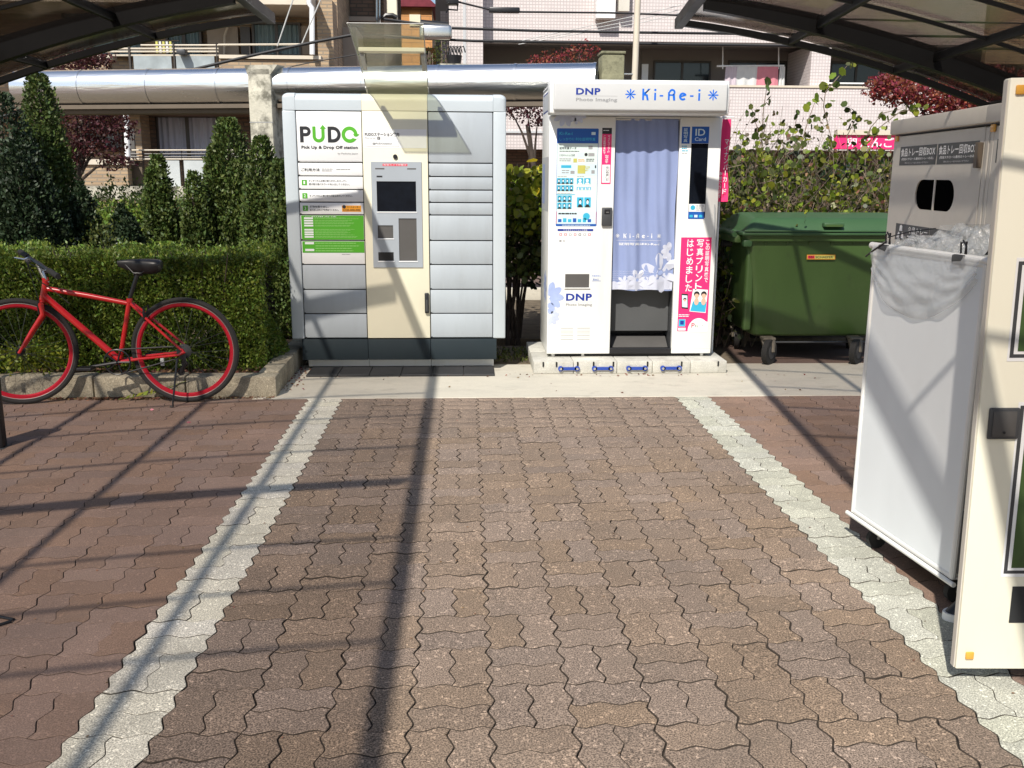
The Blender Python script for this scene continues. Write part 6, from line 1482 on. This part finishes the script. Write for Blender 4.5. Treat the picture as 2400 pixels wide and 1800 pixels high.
MB().rbox(-.135, .135, -.15, .20, -.05, 2.60, .015, 2).build('shaft', M['old_conc'], pl)
for z in (2.02, 1.60, 1.2): MB().box(-.1365, .1365, -.1515, -.1495, z, z + .008).build('formwork_line', M['inkg'], pl)
MB().prism([(-.135, 2.53), (.135, 2.53), (.22, 2.63), (-.16, 2.63)], 'y', -.15, .20).build('pillar_head', M['old_conc'], pl)
pl = thing('concrete_pillar', 'mossy pillar top at the right end of the silver duct', 'pillar', (1.47, 8.12, 0), 0, 'concrete pillars that carry the duct')
MB().rbox(-.12, .12, -.12, .18, -.05, 2.70, .02, 2).build('shaft', M['mossy'], pl)
MB().rbox(-.13, .13, -.13, .19, 2.701, 2.73, .01, 2).build('pillar_cap', M['mossy'], pl)

# ================================================================== BRICK APARTMENTS
YB1 = 15.0
br = thing('brick_apartments', 'brown brick apartment building with curtained windows and frosted balcony panels', 'apartment building', (-6, 18, 0)); BB = Vector((-6, 18, 0)); bq_ = bp_(br, BB)
def R4(x0, y0, x1, y1, Y): a = at(x0, y0, Y); b = at(x1, y1, Y); return min(a.x, b.x), max(a.x, b.x), min(a.z, b.z), max(a.z, b.z)
def slab(x0, y0, x1, y1, Y, dep, name, m, parent=None, label=None):
    a, b, c, d = R4(x0, y0, x1, y1, Y); return bq_(MB().box(a, b, Y, Y + dep, c, d), name, M[m], parent, label, smooth=False)
# upper and lower walls set back, with the window openings left as boxes in front
bq_(MB().box(-14, at(788, 0, 16.4).x, 16.5, 24, -.05, 9.5), 'main_wall', M['brick'], smooth=False)
bq_(MB().box(at(788, 0, 16.4).x + .01, at(905, 60, 19).x, 18.5, 24, -.05, 9.5), 'rear_wing', M['brick_d'], smooth=False)
bq_(MB().box(at(788, 0, 17).x + .01, at(832, 60, 17).x, 17.2, 18.49, -.05, at(0, 50, 17).z), 'stair_wall', M['beigew'], smooth=False)
zslab = at(600, 48, 15.2).z
bq_(MB().box(-14, at(732, 0, 15.2).x, 15.1, 16.49, zslab + .25, zslab + .5), 'balcony_slab', M['cap'], smooth=False)
bq_(MB().box(-14, at(732, 0, 15.2).x, 15.1, 16.49, at(0, 262, 15.2).z + .0, at(0, 236, 15.2).z + .12), 'balcony_slab', M['brick_d'], smooth=False)
def window(x0, y0, x1, y1, Y, cur_m, mids=1, name='window'):
    a, b, c, d = R4(x0, y0, x1, y1, Y); w = MB(); w.box(a - .04, b + .04, Y - .03, Y + .09, c - .04, c); w.box(a - .04, b + .04, Y - .03, Y + .09, d, d + .04)
    w.box(a - .04, a, Y - .03, Y + .09, c + .0005, d - .0005); w.box(b, b + .04, Y - .03, Y + .09, c + .0005, d - .0005)
    for k in range(mids): xm = a + (b - a) * (k + 1) / (mids + 1); w.box(xm - .03, xm + .03, Y - .02, Y + .02, c + .001, d - .001)
    fo = bq_(w, name, M['bfra'], smooth=False); g = MB()
    def cf(u, v): return (a + (b - a) * u, Y + .05 + .02 * math.sin(u * 60) + .01 * math.sin(u * 23), c + (d - c) * v)
    g.grid(cf, 90, 1); bq_(g, 'curtain', M[cur_m], fo); bq_(MB().box(a, b, Y + .10, Y + .11, c, d), 'dark_room', M['gap'], fo, smooth=False)
    return fo
window(368, 275, 512, 372, 16.3, 'net'); window(595, 57, 702, 128, 16.3, 'net2'); window(392, 60, 470, 128, 16.3, 'net2'); window(190, 298, 284, 348, 16.3, 'frostp'); window(150, 30, 330, 128, 16.3, 'net2', 2)
slab(484, 62, 560, 128, 16.3, .1, 'service_door', 'beigew'); slab(562, 62, 588, 128, 16.25, .12, 'wall_pier', 'bfra'); slab(703, 60, 732, 128, 16.3, .15, 'beige_pier', 'beigew')
a, b, c, d = R4(520, 40, 545, 128, 16.2); bq_(MB().tube([(a, 16.2, c), (a + .03, 16.2, (c + d) / 2), (b, 16.2, d)], .02, 6), 'hose', M['cap'])
for (x0, x1) in ((150, 262), (513, 752)):
    slab(x0, 139, x1, 236, 15.2, .16, 'parapet', 'brick'); slab(x0, 128, x1, 139, 15.15, .26, 'parapet_cap', 'cap')
for (x0, x1) in ((312, 408), (412, 508)): slab(x0, 131, x1, 236, 15.2, .03, 'balcony_panel', 'frostp')
for xx in (306, 410, 510): slab(xx - 3, 100, xx + 3, 236, 15.19, .06, 'rail_post', 'bfra')
for yy in (106, 114, 121, 130): q0, q1 = at(230 if yy > 110 else 330, yy, 15.22), at(512, yy, 15.22); bq_(MB().cyl(q0, q1, .016, 6), 'rail', M['cap'])
q0, q1 = at(512, 105, 15.22), at(705, 104, 15.22); bq_(MB().cyl(q0, q1, .018, 6), 'rail', M['cap'])
for xx in (585, 650): q = at(xx, 105, 15.22); bq_(MB().cyl(q, (q.x, q.y, q.z - .22), .012, 6), 'rail_post', M['bfra'])
# lower storey
slab(160, 386, 302, 436, 14.7, .2, 'parapet', 'brick'); slab(160, 373, 302, 386, 14.65, .3, 'parapet_cap', 'cap'); slab(155, 436, 480, 468, 14.6, .4, 'plinth', 'old_conc')
slab(300, 247, 340, 436, 15.6, .6, 'brick_pier', 'brick'); slab(340, 262, 368, 436, 16.1, .3, 'dark_recess', 'brick_d'); slab(296, 300, 318, 372, 14.9, .05, 'partition_screen', 'mdgrey')
slab(302, 376, 336, 436, 15.0, .1, 'gate_panel', 'brown_st')
for (x0, x1) in ((372, 424), (430, 500)): slab(x0, 376, x1, 438, 14.9, .03, 'balcony_panel', 'frostw')
for xx in (336, 427, 505): slab(xx - 3, 352, xx + 3, 440, 14.88, .06, 'rail_post', 'bfra')
for yy, mm in ((352, 'cap'), (361, 'bfra'), (368, 'bfra'), (373, 'cap')): bq_(MB().cyl(at(300, yy, 14.9), at(640, yy, 14.9), .014, 6), 'rail', M[mm])
g = MB(); g.cyl(at(294, 240, 14.6), at(300, 372, 14.6) , .045, 10); bq_(g, 'downpipe', M['whitep'])
slab(530, 262, 600, 440, 16.2, .25, 'brick_pier', 'brick_d')
slab(741, 0, 785, 200, 15.6, .6, 'brick_pier', 'brick')
g = MB(); g.tube([at(722, -30, 15.05), at(724, 8, 15.05), at(731, 18, 15.05), at(732, 128, 15.05)], .045, 10); bq_(g, 'downpipe', M['whitep'])
for xx in (882, 889): bq_(MB().cyl(at(xx, -40, 18.4), at(xx, 55, 18.4), .03, 8), 'vertical_pipe', M['chrome'])
slab(905, -60, 930, 42, 18.3, .3, 'cream_pier', 'cream'); slab(800, 38, 880, 50, 18.3, .15, 'ledge', 'beigew')
g = MB(); g.tube([at(895, 45, 18.2), at(905, 36, 18.2), at(920, 36, 18.2), at(930, 42, 18.2)], .05, 8); bq_(g, 'vent_hood', M['black'])
# clothes on the upper balcony
rk = thing('drying_rack', 'rack with yellow and white cloths on the upper brick balcony', 'drying rack', at(390, 128, 15.6)); RO = Vector(rk.location); rq = bp_(rk, RO)
for k in range(5):
    a, b, c, d = R4(364 + k * 8, 97, 371 + k * 8, 124, 15.6); rq(MB().box(a, b, 15.6, 15.62, c, d), 'cloth', M['tow' if k % 2 else 'olive'], smooth=False)
a, b, c, d = R4(360, 95, 420, 97, 15.6); rq(MB().cyl((a, 15.61, d), (b, 15.61, d), .012, 6), 'rail', M['chrome'])
bxx = thing('planter', 'dark planter box hanging on the upper balcony rail', 'planter', at(425, 122, 15.1)); a, b, c, d = R4(414, 115, 436, 128, 15.05); bp_(bxx, Vector(bxx.location))(MB().rbox(a, b, 15.0, 15.18, c, d, .02, 2), 'box', M['dkgrey'])

# ================================================================== PINK TILED APARTMENTS
pk = thing('pink_apartments', 'pale pink tiled apartment building with grey balcony recesses', 'apartment building', (8, 25, 0)); PB = Vector((8, 25, 0)); pq = bp_(pk, PB)
def slabp(x0, y0, x1, y1, Y, dep, name, m, parent=None):
    a, b, c, d = R4(x0, y0, x1, y1, Y); return pq(MB().box(a, b, Y, Y + dep, c, d), name, M[m], parent, smooth=False)
YP = 22.0
xl = at(1132, 90, YP).x; xr = 22
ztop = 10.5; zs_ = at(1500, 97, YP).z; zb_ = at(1800, 206, YP).z; z3 = at(1800, 352, YP).z
pq(MB().box(xl, xr, YP, YP + .25, zs_, ztop), 'upper_wall', M['pinkt'], smooth=False)
pq(MB().box(xl + .01, xr, YP + .251, YP + 2.4, zs_ + .06, zs_ + .2), 'soffit', M['pinkg'], smooth=False)
pq(MB().box(xl + .01, xr, YP + .02, YP + .25, zs_ - .07, zs_ - .001), 'soffit_edge', M['pinkg'], smooth=False)
pq(MB().box(xl - 1.2, xr, YP + 1.9, YP + 6, -.05, ztop - .01), 'recess_wall', M['pinkg'], smooth=False)
pq(MB().box(xl, xr, YP - .1, YP + .12, z3, zb_), 'balcony_wall', M['pinkt'], smooth=False)
pq(MB().box(xl, xr, YP - .13, YP + .15, zb_ + .001, zb_ + .05), 'balcony_coping', M['cap'], smooth=False)
pq(MB().box(xl, xr, YP + .121, YP + 1.89, z3 + .0, z3 + .15), 'balcony_floor', M['pinkg'], smooth=False)
pq(MB().box(xl, xr, YP + 1.0, YP + 1.2, -.05, z3 - .001), 'ground_wall', M['brick_d'], smooth=False)
# left wing
pq(MB().box(at(1052, 90, 21).x, xl - .01, YP - .6, YP + 5.9, z3 - 1.9, ztop), 'left_wing', M['pinkt'], smooth=False)
slabp(1032, 26, 1052, 160, 22.6, 4, 'rear_wing', 'pinkt')
pq(MB().box(at(1085, 90, YP - .5).x, at(1092, 90, YP - .5).x, YP - .62, YP - .601, z3, ztop), 'movement_joint', M['inkl'], smooth=False)
slabp(1904, 105, 1942, 208, YP + .0, 1.8, 'pier', 'pinkt')
for (x0, y0, x1, y1) in ((1537, 146, 1662, 190), (1712, 146, 1838, 205), (1952, 148, 2062, 206), (2150, 150, 2300, 206)):
    a, b, c, d = R4(x0, y0, x1, y1, YP + 1.8); w = MB()
    w.box(a - .04, b + .04, YP + 1.82, YP + 1.899, d, d + .05); w.box(a - .04, b + .04, YP + 1.82, YP + 1.899, c - 1.2, c - 1.1); w.box(a - .04, a, YP + 1.82, YP + 1.899, c - 1.1, d - .001); w.box(b, b + .04, YP + 1.82, YP + 1.899, c - 1.1, d - .001); w.box((a + b) / 2 - .03, (a + b) / 2 + .03, YP + 1.83, YP + 1.899, c - 1.1, d - .001)
    fo = pq(w, 'window', M['bfra'], smooth=False); pq(MB().box(a, b, YP + 1.86, YP + 1.87, c - 1.1, d), 'pane', M['glass'], fo, smooth=False)
for xx in (1500, 1880, 1890, 1905): pq(MB().cyl(at(xx, 100, YP + 1.85), (at(xx, 100, YP + 1.85).x, YP + 1.85, z3), .04, 8), 'downpipe', M['pinkg'])
for (x0, x1) in ((1505, 1518), (1890, 1902)): slabp(x0, 150, x1, 205, YP + 1.3, .05, 'balcony_divider', 'whitep')
slabp(1400, -60, 1442, 42, YP - .35, .3, 'white_screen', 'whitep'); slabp(1452, -60, 1475, 26, YP - .3, .2, 'meter_box', 'beige')
pq(MB().cyl((at(1930, 206, YP - .05).x, YP - .05, zb_ + .12), (at(2300, 206, YP - .05).x, YP - .05, zb_ + .12), .02, 6), 'rail', M['whitep'])
# small balcony aircon dish etc
slabp(2330, -60, 2420, 150, YP - .2, .19, 'rust_panel', 'brick')
for k in range(3): slabp(1180 + k * 2, 0, 1181, 1, YP, .01, 'anchor', 'pinkg') if False else None
# long tiled garden wall band seen between locker and booth
slabp(1160, 236, 1300, 350, 21.2, .3, 'forecourt_wall', 'pinkt'); slabp(1160, 306, 1300, 312, 21.15, .04, 'string_course', 'inkl')

ry = thing('laundry_pole', 'white laundry pole with lavender, white and pink towels on the pink balcony', 'laundry', at(1770, 156, YP + .7)); LO2 = Vector(ry.location); lq = bp_(ry, LO2)
lq(MB().cyl(at(1680, 155, YP + .7), at(1838, 154, YP + .7), .025, 8), 'pole', M['whitep'])
for xx in (1694, 1825): lq(MB().cyl(at(xx, 102, YP + .7), at(xx, 162, YP + .7), .014, 6), 'hanger', M['whitep'])
for (x0, x1, mm, y1) in ((1701, 1727, 'lav', 204), (1728, 1774, 'tow', 206), (1776, 1822, 'rose', 205), (1828, 1838, 'tow', 204)):
    a, b, c, d = R4(x0, 156, x1, y1, YP + .66); g = MB(); g.grid(lambda u, v: (a + (b - a) * u + .03 * (1 - v) * (u - .5), YP + .66 + .02 * math.sin(u * 14), c + (d - c) * v), 16, 6); lq(g, 'towel', M[mm])
sg = thing('pink_sign', 'pink shop sign with white lettering behind the shoots', 'sign', at(2040, 330, 16)); SO = Vector(sg.location); sq = bp_(sg, SO)
a, b, c, d = R4(1960, 316, 2110, 351, 16); sq(MB().rbox(a, b, 16, 16.12, c, d, .01, 1), 'board', M['pink']); sq(MB().box(a, b, 15.95, 16.13, d + .001, d + .09), 'awning_edge', M['cap'])
sq(MB().cyl((a + .3, 16.08, 0), (a + .3, 16.08, c), .04, 8), 'post', M['dkgrey']); sq(MB().cyl((b - .3, 16.08, 0), (b - .3, 16.08, c), .04, 8), 'post', M['dkgrey'])
p = Print((0, 15.999, 0), (1, 0, 0), (0, 0, 1), (0, -1, 0), .002); a2 = at(1985, 330, 16).x; b2_ = at(2095, 330, 16).x
p.text('だんご', at(2016, 330, 16).x, b2_, c + .04, d - .04, 'whitep', 1); p.text('卵', a2, at(2008, 330, 16).x, c + .05, d - .05, 'whitep', 1)
o = p.build('sign_lettering', None); o.data.transform(Matrix.Translation(-SO)); o.parent = sg

# orange house far behind
og = thing('orange_house', 'small orange rendered house behind the clear rain visor', 'house', (at(975, 60, 30).x, 31, 0)); OO = Vector(og.location); oq = bp_(og, OO)
a, b, c, d = R4(940, 150, 1012, 18, 30); oq(MB().box(a, b, 30, 34, -.05, d), 'wall', M['orangew'], smooth=False); oq(MB().prism([(a - .2, d), (b + .2, d), (b - .2, d + .35), (a + .2, d + .35)], 'y', 29.8, 34.2), 'roof', M['maple2'])
a, b, c, d = R4(960, 60, 985, 34, 29.95); oq(MB().box(a, b, 29.95, 29.99, c, d), 'shutter', M['cream'], smooth=False)
og = thing('orange_house', 'low orange wall and gate seen right of the rain visor', 'house', (at(1010, 130, 26).x, 27, 0)); OO = Vector(og.location); oq = bp_(og, OO)
a, b, c, d = R4(985, 200, 1046, 112, 26); oq(MB().box(a, b, 26, 28, -.05, d), 'wall', M['orangew'], smooth=False)
a, b, c, d = R4(998, 200, 1008, 120, 25.9); oq(MB().box(a, b, 25.9, 25.99, c, d), 'door', M['gap'], smooth=False)
pt = thing('plant_pot', 'black tub with bare stems on a ledge behind the duct', 'plant pot', at(1063, 148, 14)); PO = Vector(pt.location); pq2 = bp_(pt, PO)
a, b, c, d = R4(1045, 149, 1083, 127, 14); pq2(MB().tube([((a + b) / 2, 14.2, c), ((a + b) / 2, 14.2, d)], [(b - a) * .42, (b - a) * .5], 18), 'tub', M['black'])
for k in range(5): g = MB(); x_ = a + (b - a) * (k + .5) / 5; g.tube([(x_, 14.2, d), (x_ - .02, 14.2, d + .12), (x_ + .05, 14.2, d + .15), (x_ + .08, 14.2, d + .05)], .012, 5); pq2(g, 'hoop', M['black'])
pq2(MB().box(a - .1, b + .1, 14.0, 14.45, -.05, c), 'ledge', M['old_conc'])
cb_ = thing('climbing_plant', 'leggy grey plant between the orange wall and the pink tiles', 'plant', at(1025, 150, 16)); k = 260
x_, z_ = at(1025, 130, 16).x, at(1025, 130, 16).z; P_ = RNG.normal(0, 1, (k, 3)) * np.array([.12, .1, .16]) + np.array([x_, 16, z_]) - np.array(Vector(cb_.location)); leaf_cloud('leaves', P_, RNG.normal(0, 1, (k, 3)), .05, M['mid'], cb_)
g = MB()
for i in range(8): g.tube([(x_ - .05, 16, 0), (x_ + rr.uniform(-.2, .2), 16, z_ + rr.uniform(-.1, .35))], .008, 4)
bp_(cb_, Vector(cb_.location))(g, 'stems', M['twig'])

# ================================================================== POLE AND CABLES
po = thing('utility_pole', 'thin pale steel pole rising behind the booth header', 'pole', (at(1490, 100, 11).x, 11, 0)); x_ = at(1490, 100, 11).x
MB().tube([(-.02, 0, -.05), (0, 0, 2.6), (.04, 0, 7.5)], [.045, .042, .036], 14).build('shaft', M['cap'], po)
MB().cyl((0, 0, 2.2), (0, 0, 2.26), .05, 14).build('band', M['steel'], po)
MB().rbox(-.25, .02, -.03, .03, 2.79, 2.81, .005, 1).build('bracket', M['chrome'], po)
def sag(pts, Y, r, name, label, m='cable', grp='utility cables across the street', dip=0):
    W3 = [at(x, y, Y if not isinstance(Y, list) else Y[i]) for i, (x, y) in enumerate(pts)]; c = W3[len(W3) // 2]
    t = thing(name, label, 'cable', c, 0, grp); q = bp_(t, Vector(c)); g = MB(); g.tube(W3, r, 6); q(g, 'cable_run', M[m]); return t, q
sag([(-300, 330), (100, 255), (430, 168), (600, 128), (730, 100), (826, 82)], 12, .022, 'utility_cable', 'thick black cable slanting up across the brick building to the visor')
sag([(640, 165), (740, 144), (835, 128), (900, 118)], 12.5, .008, 'utility_cable', 'thin dark cable under the thick slanting one')
t, q = sag([(900, 45), (985, 56), (1060, 66), (1250, 72), (1480, 76), (1800, 80), (2600, 90)], 12, .020, 'utility_cable', 'upper black cable crossing the pink facade')
g = MB(); g.cyl(at(985, 57, 12), at(1050, 63, 12), .065, 12); q(g, 'cable_sleeve', M['black']); g = MB(); g.rbox(0, .46, -.07, .07, -.1, .1, .05, 4, M=Matrix.Translation(at(983, 75, 11.9))); q(g, 'splice_case', M['chrome'])
sag([(900, 84), (985, 90), (1110, 96), (1300, 99), (1600, 104), (2600, 118)], 12, .020, 'utility_cable', 'lower black cable just above the grey soffit')
t, q = sag([(1000, -20), (1080, 6), (1145, 22), (1220, 28), (1430, 30), (1600, 36), (2600, 60)], 12, .014, 'utility_cable', 'topmost cable with a black box hung in its span')
g = MB(); g.rbox(at(1146, 22, 12).x, at(1218, 22, 12).x, 11.95, 12.05, at(1146, 30, 12).z, at(1146, 17, 12).z, .015, 2); q(g, 'junction_box', M['black'])
g = MB(); g.rbox(at(1046, 2, 12).x, at(1075, 2, 12).x, 11.9, 12.05, at(1046, 12, 12).z, at(1046, -14, 12).z, .015, 2); g.tube([at(1046, 30, 12), at(1050, 22, 12), at(1072, 24, 12), at(1073, 4, 12)], .012, 5); q(g, 'cable_clamp', M['black'])
for i, (yy0, yy1) in enumerate(((97, 8), (101, 18), (104, 26))):  # pale strands stand in for the shadows that cables cast on the facade
    sag([(1215, yy0), (1500, yy0 - 62 + i * 6), (1740, yy1 - 30)], 13 + i * .2, .006, 'cable_shadow_strand', ('top', 'middle', 'bottom')[i] + ' of the three strands added as cable shadows, fanning up to the right', 'wire', 'strands added as cable shadows for the pink facade')
sag([(700, -40), (650, 108)], 13, .010, 'guy_wire', 'left pale guy wire in front of the upper window', 'wire', 'guy wires'); sag([(768, -40), (706, 106)], 13, .010, 'guy_wire', 'right pale guy wire crossing the downpipe', 'wire', 'guy wires')
